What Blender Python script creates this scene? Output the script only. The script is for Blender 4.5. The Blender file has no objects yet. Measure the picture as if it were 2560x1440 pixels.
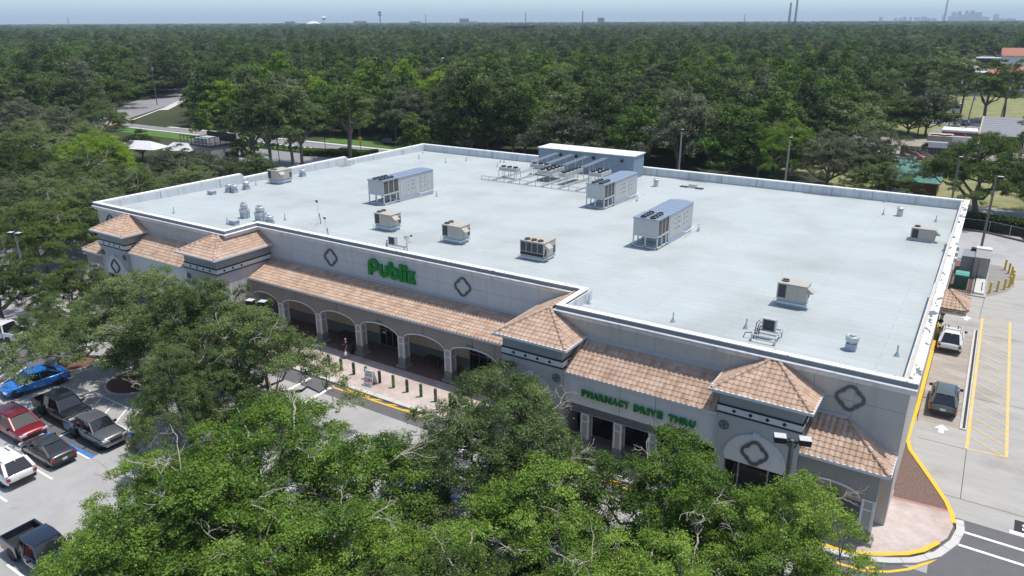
import bpy, bmesh, math, random
import numpy as np
from mathutils import Matrix, Vector
sc = bpy.context.scene
COL = sc.collection
R_ = math.radians
PI = math.pi

# ---------------------------------------------------------------- camera
cam_d = bpy.data.cameras.new('camera'); cam = bpy.data.objects.new('camera', cam_d); COL.objects.link(cam)
cam_d.sensor_width = 36.0; cam_d.lens = 1848.07 / 2560 * 36
cam_d.clip_start = 0.5; cam_d.clip_end = 60000
_yaw, _pit, _roll = R_(32.859), math.atan((720 - 54.187) / 1848.07), R_(-0.219)
_fw = Vector((-math.sin(_yaw), math.cos(_yaw), 0)); _r = Vector((math.cos(_yaw), math.sin(_yaw), 0)); _u = Vector((0, 0, 1))
_F = _fw * math.cos(_pit) - _u * math.sin(_pit); _U = _u * math.cos(_pit) + _fw * math.sin(_pit)
_R2 = _r * math.cos(_roll) + _U * math.sin(_roll); _U2 = _U * math.cos(_roll) - _r * math.sin(_roll)
CAM = Vector((0, 0, 27.5))
cam.matrix_world = Matrix(((_R2.x, _U2.x, -_F.x, CAM.x), (_R2.y, _U2.y, -_F.y, CAM.y), (_R2.z, _U2.z, -_F.z, CAM.z), (0, 0, 0, 1)))
sc.camera = cam

# ---------------------------------------------------------------- sky, sun, exposure
SUN = Vector((0.22, 0.21, 1.0)).normalized()
SUN_EL = math.asin(SUN.z); SUN_AZ = math.atan2(SUN.x, SUN.y)      # azimuth from +Y towards +X
w = bpy.data.worlds.new("World"); sc.world = w; w.use_nodes = True
nt = w.node_tree; nt.nodes.clear()
sky = nt.nodes.new('ShaderNodeTexSky'); sky.sky_type = 'NISHITA'; sky.sun_disc = False
sky.sun_elevation = SUN_EL; sky.sun_rotation = SUN_AZ
sky.air_density = 1.0; sky.dust_density = 1.2; sky.ozone_density = 1.2; sky.altitude = 0
tc = nt.nodes.new('ShaderNodeTexCoord'); sep = nt.nodes.new('ShaderNodeSeparateXYZ')
mr = nt.nodes.new('ShaderNodeMapRange'); mr.inputs[1].default_value = 0.0; mr.inputs[2].default_value = 0.22
hz = nt.nodes.new('ShaderNodeMix'); hz.data_type = 'RGBA'; hz.blend_type = 'MIX'
hz.inputs[6].default_value = (0.98, 1.33, 1.80, 1); hz.inputs[7].default_value = (1, 1, 1, 1)
mul = nt.nodes.new('ShaderNodeMix'); mul.data_type = 'RGBA'; mul.blend_type = 'MULTIPLY'; mul.inputs[0].default_value = 1
bg = nt.nodes.new('ShaderNodeBackground'); bg.inputs[1].default_value = SKY_STRENGTH = 0.15
wo = nt.nodes.new('ShaderNodeOutputWorld')
L = nt.links.new
L(tc.outputs['Generated'], sep.inputs[0]); L(sep.outputs['Z'], mr.inputs[0]); L(mr.outputs[0], hz.inputs[0])
L(sky.outputs[0], mul.inputs[6]); L(hz.outputs[2], mul.inputs[7]); L(mul.outputs[2], bg.inputs[0]); L(bg.outputs[0], wo.inputs[0])
sd = bpy.data.lights.new('sun', 'SUN'); sd.energy = 3.8; sd.angle = R_(0.53); sd.color = (1.0, 0.955, 0.89)
sun = bpy.data.objects.new('sun', sd); COL.objects.link(sun)
sun.rotation_euler = SUN.to_track_quat('Z', 'Y').to_euler(); sun.location = (40, 40, 120)
sc.view_settings.view_transform = 'Standard'; sc.view_settings.look = 'None'
sc.view_settings.exposure = 0.16; sc.view_settings.gamma = 1.0; sc.view_settings.use_curve_mapping = False
cy = sc.cycles
cy.max_bounces = 6; cy.diffuse_bounces = 3; cy.glossy_bounces = 3; cy.transmission_bounces = 4; cy.volume_bounces = 0
cy.transparent_max_bounces = 8; cy.caustics_reflective = False; cy.caustics_refractive = False
cy.use_denoising = True
cy.use_adaptive_sampling = True; cy.adaptive_threshold = 0.01

# ---------------------------------------------------------------- helpers
def _finish(o, parent, label, cat, group, kind):
    COL.objects.link(o)
    if parent is not None: o.parent = parent
    if label: o['label'] = label
    if cat: o['category'] = cat
    if group: o['group'] = group
    if kind: o['kind'] = kind
    return o
def thing(name, label, cat, loc=(0, 0, 0), rotz=0.0, group=None):
    o = bpy.data.objects.new(name, None); o.empty_display_size = 0.3
    o.location = loc; o.rotation_euler = (0, 0, rotz)
    return _finish(o, None, label, cat, group, None)
def tag(o, label, cat, group=None):
    o['label'] = label; o['category'] = cat
    if group: o['group'] = group
    return o
def dup(root, loc, rotz=None, label=None, group=None, scale=None):
    r = root.copy(); COL.objects.link(r); r.location = loc
    if rotz is not None: r.rotation_euler = (0, 0, rotz)
    if scale is not None: r.scale = scale if hasattr(scale, '__len__') else (scale,) * 3
    if label: r['label'] = label
    if group: r['group'] = group
    for ch in list(root.children):
        c = ch.copy(); COL.objects.link(c); c.parent = r
        for g in list(ch.children):
            d = g.copy(); COL.objects.link(d); d.parent = c
    return r

class MB:
    """collects faces of one mesh"""
    def __init__(s): s.v = []; s.f = []; s.m = []
    def add(s, vs, fs, mi=0):
        b = len(s.v); s.v += [tuple(p) for p in vs]
        for f in fs: s.f.append(tuple(i + b for i in f)); s.m.append(mi)
        return s
    def box(s, x0, x1, y0, y1, z0, z1, mi=0):
        return s.add([(x0, y0, z0), (x1, y0, z0), (x1, y1, z0), (x0, y1, z0), (x0, y0, z1), (x1, y0, z1), (x1, y1, z1), (x0, y1, z1)],
                     [(0, 3, 2, 1), (4, 5, 6, 7), (0, 1, 5, 4), (1, 2, 6, 5), (2, 3, 7, 6), (3, 0, 4, 7)], mi)
    def cbox(s, c, d, mi=0, rz=0.0, taper=1.0):
        hx, hy, hz = d[0] / 2, d[1] / 2, d[2] / 2; ca, sa = math.cos(rz), math.sin(rz); vs = []
        for z, t in ((-hz, 1), (hz, taper)):
            for x, y in ((-hx, -hy), (hx, -hy), (hx, hy), (-hx, hy)):
                x *= t; y *= t
                vs.append((c[0] + x * ca - y * sa, c[1] + x * sa + y * ca, c[2] + z))
        return s.add(vs, [(0, 3, 2, 1), (4, 5, 6, 7), (0, 1, 5, 4), (1, 2, 6, 5), (2, 3, 7, 6), (3, 0, 4, 7)], mi)
    def bar(s, p, q, w, h=None, mi=0):
        """square bar between two points"""
        p = Vector(p); q = Vector(q); d = (q - p).normalized(); h = h or w
        a = Vector((0, 0, 1)) if abs(d.z) < 0.95 else Vector((1, 0, 0))
        sx = d.cross(a).normalized(); sy = sx.cross(d)
        vs = []
        for e in (p, q):
            for i, j in ((-1, -1), (1, -1), (1, 1), (-1, 1)): vs.append(e + sx * (i * w / 2) + sy * (j * h / 2))
        return s.add(vs, [(0, 1, 2, 3), (7, 6, 5, 4), (0, 4, 5, 1), (1, 5, 6, 2), (2, 6, 7, 3), (3, 7, 4, 0)], mi)
    def tube(s, pts, r, n=6, mi=0, cap=True):
        pts = [Vector(p) for p in pts]; rs = r if hasattr(r, '__len__') else [r] * len(pts)
        b = len(s.v); prev = None
        for i, p in enumerate(pts):
            d = (pts[min(i + 1, len(pts) - 1)] - pts[max(i - 1, 0)])
            d = d.normalized() if d.length > 1e-9 else Vector((0, 0, 1))
            a = Vector((0, 0, 1)) if abs(d.z) < 0.9 else Vector((1, 0, 0))
            sx = d.cross(a).normalized() if prev is None else (prev - d * prev.dot(d)).normalized()
            prev = sx; sy = d.cross(sx)
            for k in range(n):
                t = 2 * PI * k / n; s.v.append(tuple(p + (sx * math.cos(t) + sy * math.sin(t)) * rs[i]))
        for i in range(len(pts) - 1):
            for k in range(n):
                k2 = (k + 1) % n; s.f.append((b + i * n + k, b + i * n + k2, b + (i + 1) * n + k2, b + (i + 1) * n + k)); s.m.append(mi)
        if cap:
            s.f.append(tuple(b + k for k in reversed(range(n)))); s.m.append(mi)
            e = b + (len(pts) - 1) * n; s.f.append(tuple(e + k for k in range(n))); s.m.append(mi)
        return s
    def lathe(s, prof, n=12, c=(0, 0, 0), mi=0):
        b = len(s.v)
        for r, z in prof:
            for k in range(n):
                t = 2 * PI * k / n; s.v.append((c[0] + r * math.cos(t), c[1] + r * math.sin(t), c[2] + z))
        for i in range(len(prof) - 1):
            for k in range(n):
                k2 = (k + 1) % n; s.f.append((b + i * n + k, b + i * n + k2, b + (i + 1) * n + k2, b + (i + 1) * n + k)); s.m.append(mi)
        s.f.append(tuple(b + k for k in reversed(range(n)))); s.m.append(mi)
        e = b + (len(prof) - 1) * n; s.f.append(tuple(e + k for k in range(n))); s.m.append(mi)
        return s
    def prism(s, poly, fr, depth, mi=0):
        """poly of (u,v); fr(u,v,d)->xyz; solid between d=0 and d=depth"""
        n = len(poly); vs = [fr(u, v, 0) for u, v in poly] + [fr(u, v, depth) for u, v in poly]
        return s.add(vs, [tuple(range(n)), tuple(range(2 * n - 1, n - 1, -1))] + [(i, i + n, (i + 1) % n + n, (i + 1) % n) for i in range(n)], mi)
    def ring(s, outer, inner, fr, depth, mi=0, closed=True):
        """solid band between two polylines of equal length"""
        n = len(outer); vs = []
        for d in (0, depth): vs += [fr(u, v, d) for u, v in outer] + [fr(u, v, d) for u, v in inner]
        fs = []
        for i in range(n if closed else n - 1):
            j = (i + 1) % n
            fs += [(i, j, n + j, n + i), (2 * n + i, 3 * n + i, 3 * n + j, 2 * n + j), (i, 2 * n + i, 2 * n + j, j), (n + i, n + j, 3 * n + j, 3 * n + i)]
        if not closed:
            fs += [(0, n, 3 * n, 2 * n), (n - 1, 3 * n - 1, 4 * n - 1, 2 * n - 1)]
        return s.add(vs, fs, mi)
    def sheet(s, poly, z=0.0, mi=0):
        return s.add([(p[0], p[1], z if len(p) < 3 else p[2]) for p in poly], [tuple(range(len(poly)))], mi)
    def strip(s, pts, w, z=0.0, mi=0):
        """flat ribbon of width w along 2d points"""
        P = [Vector((p[0], p[1])) for p in pts]; b = len(s.v)
        for i, p in enumerate(P):
            d = (P[min(i + 1, len(P) - 1)] - P[max(i - 1, 0)]).normalized(); nrm = Vector((-d.y, d.x)) * (w / 2)
            for q in (p + nrm, p - nrm): s.v.append((q.x, q.y, z))
        for i in range(len(P) - 1):
            s.f.append((b + 2 * i, b + 2 * i + 1, b + 2 * i + 3, b + 2 * i + 2)); s.m.append(mi)
        return s
    def wall(s, pts, w, z0, z1, mi=0):
        """solid ribbon (kerb, low wall) along 2d points"""
        P = [Vector((p[0], p[1])) for p in pts]; b = len(s.v); n = len(P)
        for i, p in enumerate(P):
            d = (P[min(i + 1, n - 1)] - P[max(i - 1, 0)]).normalized(); nrm = Vector((-d.y, d.x)) * (w / 2)
            q0, q1 = p + nrm, p - nrm
            s.v += [(q0.x, q0.y, z0), (q1.x, q1.y, z0), (q1.x, q1.y, z1), (q0.x, q0.y, z1)]
        for i in range(n - 1):
            for k in range(4):
                k2 = (k + 1) % 4; s.f.append((b + 4 * i + k, b + 4 * i + k2, b + 4 * i + 4 + k2, b + 4 * i + 4 + k)); s.m.append(mi)
        s.f.append((b, b + 3, b + 2, b + 1)); s.m.append(mi)
        e = b + 4 * (n - 1); s.f.append((e, e + 1, e + 2, e + 3)); s.m.append(mi)
        return s
    def mesh(s, name, mats, smooth=False):
        me = bpy.data.meshes.new(name); me.from_pydata(s.v, [], s.f)
        for m in (mats if isinstance(mats, (list, tuple)) else [mats]): me.materials.append(m)
        me.polygons.foreach_set('material_index', s.m)
        bm = bmesh.new(); bm.from_mesh(me); bmesh.ops.recalc_face_normals(bm, faces=bm.faces); bm.to_mesh(me); bm.free()
        if smooth:
            me.polygons.foreach_set('use_smooth', [True] * len(me.polygons))
            me.set_sharp_from_angle(angle=R_(smooth if smooth is not True else 40))
        me.update(); return me
    def build(s, name, mats, parent=None, label=None, cat=None, group=None, kind=None, smooth=False):
        return _finish(bpy.data.objects.new(name, s.mesh(name, mats, smooth)), parent, label, cat, group, kind)
def inst(name, me, parent=None, loc=(0, 0, 0), rot=None, mat=None, **k):
    o = bpy.data.objects.new(name, me)
    if mat is not None: o.matrix_local = mat
    else:
        o.location = loc
        if rot is not None: o.rotation_euler = rot
    return _finish(o, parent, k.get('label'), k.get('cat'), k.get('group'), k.get('kind'))
FRY = lambda y0: (lambda u, v, d: (u, y0 - d, v))       # front facing -Y: u=x, v=z, d towards the viewer
FRX = lambda x0: (lambda u, v, d: (x0 + d, u, v))       # facing +X
def circ(cx, cy, r, n, a0=0.0, a1=2 * PI, end=False):
    m = n - 1 if end else n
    return [(cx + r * math.cos(a0 + (a1 - a0) * i / m), cy + r * math.sin(a0 + (a1 - a0) * i / m)) for i in range(n)]

# ---------------------------------------------------------------- materials
def _n(nt, t, **k):
    n = nt.nodes.new(t)
    for a, b in k.items(): setattr(n, a, b)
    return n
def M(name, c, rough=0.6, var=0.12, scale=3.0, metal=0.0, spec=0.4, bump=0.0, bscale=40.0, streak=0.0, emit=None, coat=0.0, dirt=None, dirt_scale=0.6, dirt_lo=0.55, dirt_hi=0.75, det=6, stretch=None, objvar=0.0, dirt2=None):
    m = bpy.data.materials.new(name); m.use_nodes = True; t = m.node_tree; b = t.nodes['Principled BSDF']; k = t.links.new
    b.inputs['Roughness'].default_value = rough; b.inputs['Metallic'].default_value = metal
    b.inputs['Specular IOR Level'].default_value = spec
    if coat: b.inputs['Coat Weight'].default_value = coat; b.inputs['Coat Roughness'].default_value = 0.05
    g = _n(t, 'ShaderNodeNewGeometry'); pos = g.outputs['Position']
    if stretch:
        mp = _n(t, 'ShaderNodeMapping'); mp.inputs['Scale'].default_value = stretch; k(pos, mp.inputs[0]); pos = mp.outputs[0]
    nz = _n(t, 'ShaderNodeTexNoise'); nz.inputs['Scale'].default_value = scale; nz.inputs['Detail'].default_value = det; nz.inputs['Roughness'].default_value = 0.6
    k(pos, nz.inputs['Vector'])
    r = _n(t, 'ShaderNodeMapRange'); r.inputs[1].default_value = 0.25; r.inputs[2].default_value = 0.75; r.inputs[3].default_value = 1 - var; r.inputs[4].default_value = 1 + var
    k(nz.outputs['Fac'], r.inputs[0])
    mx = _n(t, 'ShaderNodeMix', data_type='RGBA', blend_type='MULTIPLY'); mx.inputs[0].default_value = 1
    mx.inputs[6].default_value = (*c, 1); k(r.outputs[0], mx.inputs[7]); out = mx.outputs[2]
    if objvar:
        oi = _n(t, 'ShaderNodeObjectInfo'); r2 = _n(t, 'ShaderNodeMapRange'); r2.inputs[3].default_value = 1 - objvar; r2.inputs[4].default_value = 1 + objvar
        k(oi.outputs['Random'], r2.inputs[0]); m3 = _n(t, 'ShaderNodeMix', data_type='RGBA', blend_type='MULTIPLY'); m3.inputs[0].default_value = 1
        k(out, m3.inputs[6]); k(r2.outputs[0], m3.inputs[7]); out = m3.outputs[2]
    if dirt:
        n2 = _n(t, 'ShaderNodeTexNoise'); n2.inputs['Scale'].default_value = dirt_scale; n2.inputs['Detail'].default_value = 8; n2.inputs['Roughness'].default_value = 0.65
        k(pos, n2.inputs['Vector'])
        r3 = _n(t, 'ShaderNodeMapRange'); r3.inputs[1].default_value = dirt_lo; r3.inputs[2].default_value = dirt_hi; k(n2.outputs['Fac'], r3.inputs[0])
        m4 = _n(t, 'ShaderNodeMix', data_type='RGBA'); k(r3.outputs[0], m4.inputs[0]); k(out, m4.inputs[6]); m4.inputs[7].default_value = (*dirt, 1); out = m4.outputs[2]
    if dirt2:
        n5 = _n(t, 'ShaderNodeTexNoise'); n5.inputs['Scale'].default_value = dirt2[1]; n5.inputs['Detail'].default_value = 6; n5.inputs['Roughness'].default_value = 0.6; k(g.outputs['Position'], n5.inputs['Vector'])
        r5 = _n(t, 'ShaderNodeMapRange'); r5.inputs[1].default_value = dirt2[2]; r5.inputs[2].default_value = dirt2[3]; k(n5.outputs['Fac'], r5.inputs[0])
        m6 = _n(t, 'ShaderNodeMix', data_type='RGBA', blend_type='MULTIPLY'); k(r5.outputs[0], m6.inputs[0]); k(out, m6.inputs[6]); m6.inputs[7].default_value = (*dirt2[0], 1); out = m6.outputs[2]
    if streak:
        mp = _n(t, 'ShaderNodeMapping'); mp.inputs['Scale'].default_value = (1.3, 1.3, 0.12); k(g.outputs['Position'], mp.inputs[0])
        n3 = _n(t, 'ShaderNodeTexNoise'); n3.inputs['Scale'].default_value = 1.6; n3.inputs['Detail'].default_value = 5; k(mp.outputs[0], n3.inputs['Vector'])
        r4 = _n(t, 'ShaderNodeMapRange'); r4.inputs[1].default_value = 0.5; r4.inputs[2].default_value = 0.75; r4.inputs[3].default_value = 1.0; r4.inputs[4].default_value = 1 - streak
        k(n3.outputs['Fac'], r4.inputs[0]); m5 = _n(t, 'ShaderNodeMix', data_type='RGBA', blend_type='MULTIPLY'); m5.inputs[0].default_value = 1
        k(out, m5.inputs[6]); k(r4.outputs[0], m5.inputs[7]); out = m5.outputs[2]
    k(out, b.inputs['Base Color'])
    if bump:
        n4 = _n(t, 'ShaderNodeTexNoise'); n4.inputs['Scale'].default_value = bscale; n4.inputs['Detail'].default_value = 4; k(g.outputs['Position'], n4.inputs['Vector'])
        bp = _n(t, 'ShaderNodeBump'); bp.inputs['Strength'].default_value = bump; bp.inputs['Distance'].default_value = 0.02
        k(n4.outputs['Fac'], bp.inputs['Height']); k(bp.outputs[0], b.inputs['Normal'])
    if emit: b.inputs['Emission Color'].default_value = (*emit[0], 1); b.inputs['Emission Strength'].default_value = emit[1]
    return m
def brick_mat(name, c1, c2, mortar, sx, sy, msize=0.01, rough=0.8, off=0.5, var=0.15, vscale=1.2, rot=0.0, bump=0.0, dirt=None, dirt_lo=0.5, dirt_hi=0.8, dirt_scale=0.25):
    m = M(name, c1, rough=rough, var=var, scale=vscale); t = m.node_tree; k = t.links.new
    b = t.nodes['Principled BSDF']; src = b.inputs['Base Color'].links[0].from_node
    g = [n for n in t.nodes if n.type == 'NEW_GEOMETRY'][0]
    mp = _n(t, 'ShaderNodeMapping'); mp.inputs['Rotation'].default_value = (0, 0, rot); k(g.outputs['Position'], mp.inputs[0])
    br = _n(t, 'ShaderNodeTexBrick'); br.inputs['Scale'].default_value = 1.0; br.inputs['Brick Width'].default_value = sx; br.inputs['Row Height'].default_value = sy
    br.inputs['Mortar Size'].default_value = msize; br.inputs['Mortar Smooth'].default_value = 0.3; br.offset = off
    br.inputs['Color1'].default_value = (*c1, 1); br.inputs['Color2'].default_value = (*c2, 1); br.inputs['Mortar'].default_value = (*mortar, 1)
    k(mp.outputs[0], br.inputs['Vector']); k(br.outputs['Color'], src.inputs[6])
    if dirt:
        n2 = _n(t, 'ShaderNodeTexNoise'); n2.inputs['Scale'].default_value = dirt_scale; n2.inputs['Detail'].default_value = 7
        k(g.outputs['Position'], n2.inputs['Vector']); r3 = _n(t, 'ShaderNodeMapRange'); r3.inputs[1].default_value = dirt_lo; r3.inputs[2].default_value = dirt_hi
        k(n2.outputs['Fac'], r3.inputs[0]); m4 = _n(t, 'ShaderNodeMix', data_type='RGBA', blend_type='MULTIPLY'); k(r3.outputs[0], m4.inputs[0]); k(src.outputs[2], m4.inputs[6]); m4.inputs[7].default_value = (*dirt, 1)
        k(m4.outputs[2], b.inputs['Base Color'])
    return m
def leaf_mat(name, ramp, objvar=0.4, trans=0.30, gloss=0.025):
    m = bpy.data.materials.new(name); m.use_nodes = True; t = m.node_tree; t.nodes.clear(); k = t.links.new
    at = _n(t, 'ShaderNodeAttribute', attribute_name='tint'); cr = _n(t, 'ShaderNodeValToRGB')
    el = cr.color_ramp.elements
    for i, (p, c) in enumerate(ramp):
        e = el[i] if i < 2 else el.new(p)
        e.position = p; e.color = (*c, 1)
    oi = _n(t, 'ShaderNodeObjectInfo'); ad = _n(t, 'ShaderNodeMath', operation='MULTIPLY_ADD'); ad.inputs[1].default_value = objvar; ad.inputs[2].default_value = -objvar / 2
    k(oi.outputs['Random'], ad.inputs[0]); a2 = _n(t, 'ShaderNodeMath', operation='ADD'); k(at.outputs['Fac'], a2.inputs[0]); k(ad.outputs[0], a2.inputs[1]); k(a2.outputs[0], cr.inputs[0])
    d = _n(t, 'ShaderNodeBsdfDiffuse'); tr = _n(t, 'ShaderNodeBsdfTranslucent'); gl = _n(t, 'ShaderNodeBsdfGlossy'); gl.inputs['Roughness'].default_value = 0.5; gl.inputs['Color'].default_value = (0.7, 0.8, 0.6, 1)
    hs = _n(t, 'ShaderNodeHueSaturation'); hs.inputs['Hue'].default_value = 0.485; hs.inputs['Value'].default_value = 1.35; k(cr.outputs[0], hs.inputs['Color'])
    k(cr.outputs[0], d.inputs[0]); k(hs.outputs[0], tr.inputs[0])
    m1 = _n(t, 'ShaderNodeMixShader'); m1.inputs[0].default_value = trans; k(d.outputs[0], m1.inputs[1]); k(tr.outputs[0], m1.inputs[2])
    m2 = _n(t, 'ShaderNodeMixShader'); m2.inputs[0].default_value = gloss; k(m1.outputs[0], m2.inputs[1]); k(gl.outputs[0], m2.inputs[2])
    o = _n(t, 'ShaderNodeOutputMaterial'); k(m2.outputs[0], o.inputs[0]); return m
def glass_mat(name, c=(0.012, 0.015, 0.018), rough=0.04):
    return M(name, c, rough=rough, var=0.1, scale=2, spec=0.9)

asphalt_old = M('weathered_asphalt', (0.37, 0.365, 0.355), rough=0.9, var=0.13, scale=0.5, spec=0.2, bump=0.25, bscale=30, dirt=(0.30, 0.30, 0.295), dirt_scale=0.12, dirt_lo=0.48, dirt_hi=0.8, det=10, dirt2=((0.62, 0.61, 0.60), 0.55, 0.60, 0.74))
asphalt_new = M('fresh_asphalt', (0.13, 0.13, 0.135), rough=0.9, var=0.12, scale=1.2, spec=0.2, bump=0.25, bscale=30, det=10)
asphalt_road = M('road_asphalt', (0.24, 0.24, 0.245), rough=0.9, var=0.12, scale=0.4, spec=0.2, det=8)
concrete = M('concrete', (0.37, 0.36, 0.335), rough=0.85, var=0.12, scale=0.5, spec=0.25, dirt=(0.30, 0.29, 0.28), dirt_scale=0.35, dirt_lo=0.5, dirt_hi=0.85, stretch=(0.35, 2.2, 1), det=8, dirt2=((0.72, 0.71, 0.70), 0.22, 0.52, 0.72))
concrete_lane = M('stained_concrete', (0.33, 0.285, 0.25), rough=0.85, var=0.2, scale=0.8, spec=0.25, dirt=(0.48, 0.44, 0.40), dirt_scale=0.5, dirt_lo=0.5, dirt_hi=0.75, stretch=(0.5, 1.6, 1), det=8)
kerb_mat = M('kerb_concrete', (0.52, 0.51, 0.48), rough=0.85, var=0.1, scale=2)
paint_yellow = M('yellow_paint', (0.78, 0.46, 0.04), rough=0.6, var=0.10, scale=4, dirt=(0.45, 0.35, 0.14), dirt_scale=2.2, dirt_lo=0.62, dirt_hi=0.8)
paint_yellow_pale = M('worn_yellow_paint', (0.75, 0.47, 0.10), rough=0.7, var=0.15, scale=3, dirt=(0.5, 0.46, 0.38), dirt_scale=1.5, dirt_lo=0.44, dirt_hi=0.68)
paint_white = M('white_paint', (0.80, 0.80, 0.79), rough=0.6, var=0.06, scale=4, dirt=(0.5, 0.5, 0.5), dirt_scale=2.5, dirt_lo=0.62, dirt_hi=0.8)
paint_blue = M('blue_paint', (0.035, 0.21, 0.62), rough=0.6, var=0.15, scale=4)
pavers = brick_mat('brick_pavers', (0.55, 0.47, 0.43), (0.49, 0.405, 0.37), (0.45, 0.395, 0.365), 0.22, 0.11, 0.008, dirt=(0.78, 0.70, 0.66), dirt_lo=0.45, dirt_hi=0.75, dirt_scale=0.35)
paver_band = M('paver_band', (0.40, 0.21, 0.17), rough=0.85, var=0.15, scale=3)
pavers_shaded = brick_mat('shaded_pavers', (0.23, 0.13, 0.10), (0.18, 0.10, 0.08), (0.12, 0.09, 0.08), 0.22, 0.11, 0.008)  # same pavers as the pavement, arcade shade put into the colour
mulch = M('red_mulch', (0.16, 0.085, 0.06), rough=0.95, var=0.5, scale=9, bump=0.8, bscale=14, det=9)
gravel_mat = M('brown_gravel', (0.16, 0.105, 0.085), rough=0.9, var=0.6, scale=11, bump=1.0, bscale=11, det=9)
grass_mat = M('lawn_grass', (0.075, 0.155, 0.025), rough=0.9, var=0.35, scale=0.8, bump=0.5, bscale=9, det=9)
grass_dry = M('dry_grass', (0.20, 0.21, 0.075), rough=0.95, var=0.3, scale=0.3, det=9, dirt=(0.28, 0.235, 0.14), dirt_scale=0.15, dirt_lo=0.5, dirt_hi=0.7)
forest_floor = M('forest_floor', (0.042, 0.052, 0.018), rough=1.0, var=0.4, scale=0.05, det=10)
bark = M('grey_bark', (0.17, 0.145, 0.12), rough=0.95, var=0.3, scale=3, bump=0.4, bscale=14)
bark_pale = M('pale_bare_bark', (0.42, 0.375, 0.31), rough=0.95, var=0.25, scale=5)
steel = M('galvanised_steel', (0.52, 0.53, 0.53), rough=0.45, var=0.1, scale=4, metal=0.35)
black_metal = M('black_metal', (0.018, 0.018, 0.02), rough=0.5, var=0.1)
dark = M('dark_interior', (0.012, 0.012, 0.013), rough=0.9, var=0.1)
white_trim = M('white_trim', (0.66, 0.66, 0.66), rough=0.6, var=0.05, scale=2, streak=0.12)
glass_dark = glass_mat('dark_glass')
pole_mat = M('bronze_pole', (0.17, 0.145, 0.125), rough=0.6, var=0.1)
pole_grey = M('weathered_pole', (0.33, 0.31, 0.29), rough=0.7, var=0.12, scale=4)
lamp_top = M('lamp_box_grey', (0.50, 0.50, 0.49), rough=0.6, var=0.1)
concrete_post = M('concrete_post', (0.42, 0.40, 0.37), rough=0.8, var=0.1)
# ================================================================ ground, roads, pavements
def st(name, mb, m, **k): return mb.build(name, m, kind='structure', **k)
G = 13800.0
st('ground', MB().sheet([(-G, -G), (G, -G), (G, G), (-G, G)], -0.06), forest_floor)
lot = MB().sheet([(-106, -16), (30, -16), (30, 44.7), (0.5, 44.7), (-1.2, 58), (-1.2, 97.5), (-80.2, 97.5), (-80.2, 37.5), (-106, 60)], 0.0)
st('car_park', lot, asphalt_old)
# fresh asphalt along the kerb and on the road at the corner
f = MB().sheet([(-79, 35.6), (1.2, 35.6), (1.2, 38.4), (-79, 38.4)], 0.004)
st('fire_lane_road', f, asphalt_new)
f = MB().sheet([(1.2, 30.2), (12, 31.4), (30, 32), (30, 44.6), (2.0, 44.66), (1.2, 44)], 0.005)
st('access_road', f, asphalt_new)
f = MB().sheet([(-57.6, 20.55), (-47.15, 20.55), (-47.05, 23.95), (-57.6, 23.95)], 0.004)
st('dark_parking_bay', f, asphalt_new)
f = MB().sheet([(-73, 25.0), (-63.9, 22.6), (-61.6, 29.2), (-70.5, 31.0)], 0.004)
st('dark_parking_bay', f, asphalt_new)
# concrete drive to the right and behind
c = MB().sheet([(1.2, 44.55), (30, 44.5), (30, 86), (9, 100), (5.5, 117.5), (-90, 117.5), (-90, 97.0), (-0.9, 97.0), (-0.9, 53), (-0.6, 50)], 0.006)
st('concrete_drive', c, concrete)
st('rear_service_road', MB().sheet([(-120, 99.5), (4.5, 99.5), (9, 104), (6.5, 115.8), (2, 117.2), (-120, 118)], 0.010), asphalt_old)
st('drive_through_lane', MB().sheet([(-0.95, 56.2), (1.72, 56.2), (1.72, 77.3), (-0.95, 77.3)], 0.011), concrete_lane)
j = MB()
for a, b in (((1.36, 46.75), (30, 46.95)), ((2.30, 46.8), (2.31, 53.3)), ((2.05, 81), (2.42, 92)), ((-0.6, 53.3), (2.3, 53.35)), ((2.31, 62), (30, 62.6)), ((10.5, 46.9), (11.2, 95)), ((2.31, 76.5), (30, 77.2))):
    j.strip([a, b], 0.045, 0.0125)
st('concrete_joint_line', j, M('joint_seal', (0.10, 0.10, 0.10)))
# lane divider kerb with its black top
kb = MB().box(1.72, 2.14, 56.1, 77.3, 0.0, 0.10, 0); kb.box(1.9, 2.06, 56.25, 77.2, 0.10, 0.125, 1)
st('lane_kerb', kb, [kerb_mat, M('black_kerb_top', (0.035, 0.035, 0.04), rough=0.8)])

# pavement in front of the shop and round the corner
walk = [(-83, 37.62), (-3.2, 37.62), (-2.2, 37.75), (-1.0, 38.35), (0.2, 39.25), (1.2, 40.5), (1.9, 42.0), (2.1, 43.3), (2.02, 43.95), (1.85, 44.9), (-1.2, 44.45), (-1.2, 45.4), (-83, 45.4)]
w_ = MB()
w_.prism(walk, lambda u, v, d: (u, v, d), 0.15)
st('pavement', w_, pavers)
edge = [(-83, 37.45), (-3.0, 37.42), (-1.8, 37.65), (-0.6, 38.25), (0.55, 39.0), (1.55, 40.2), (2.25, 41.85), (2.48, 43.2), (2.38, 44.2)]
st('kerb', MB().wall(edge, 0.42, 0.0, 0.155), kerb_mat)
rj = MB()
for i in range(len(edge) - 1):
    p = Vector(edge[i]); q = Vector(edge[i + 1]); d = (q - p).normalized(); nn = Vector((-d.y, d.x)) * 0.21
    for t in ((0.5,) if i else [k / 40 for k in range(1, 40)]):
        c0 = p.lerp(q, t); rj.strip([c0 + nn, c0 - nn], 0.03, 0.157)
st('kerb_joint_line', rj, M('joint_dark', (0.16, 0.15, 0.14)))
pb = MB().strip([(-1.3, 44.5), (1.95, 44.78)], 0.22, 0.158)
st('paver_border', pb, paver_band)
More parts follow.
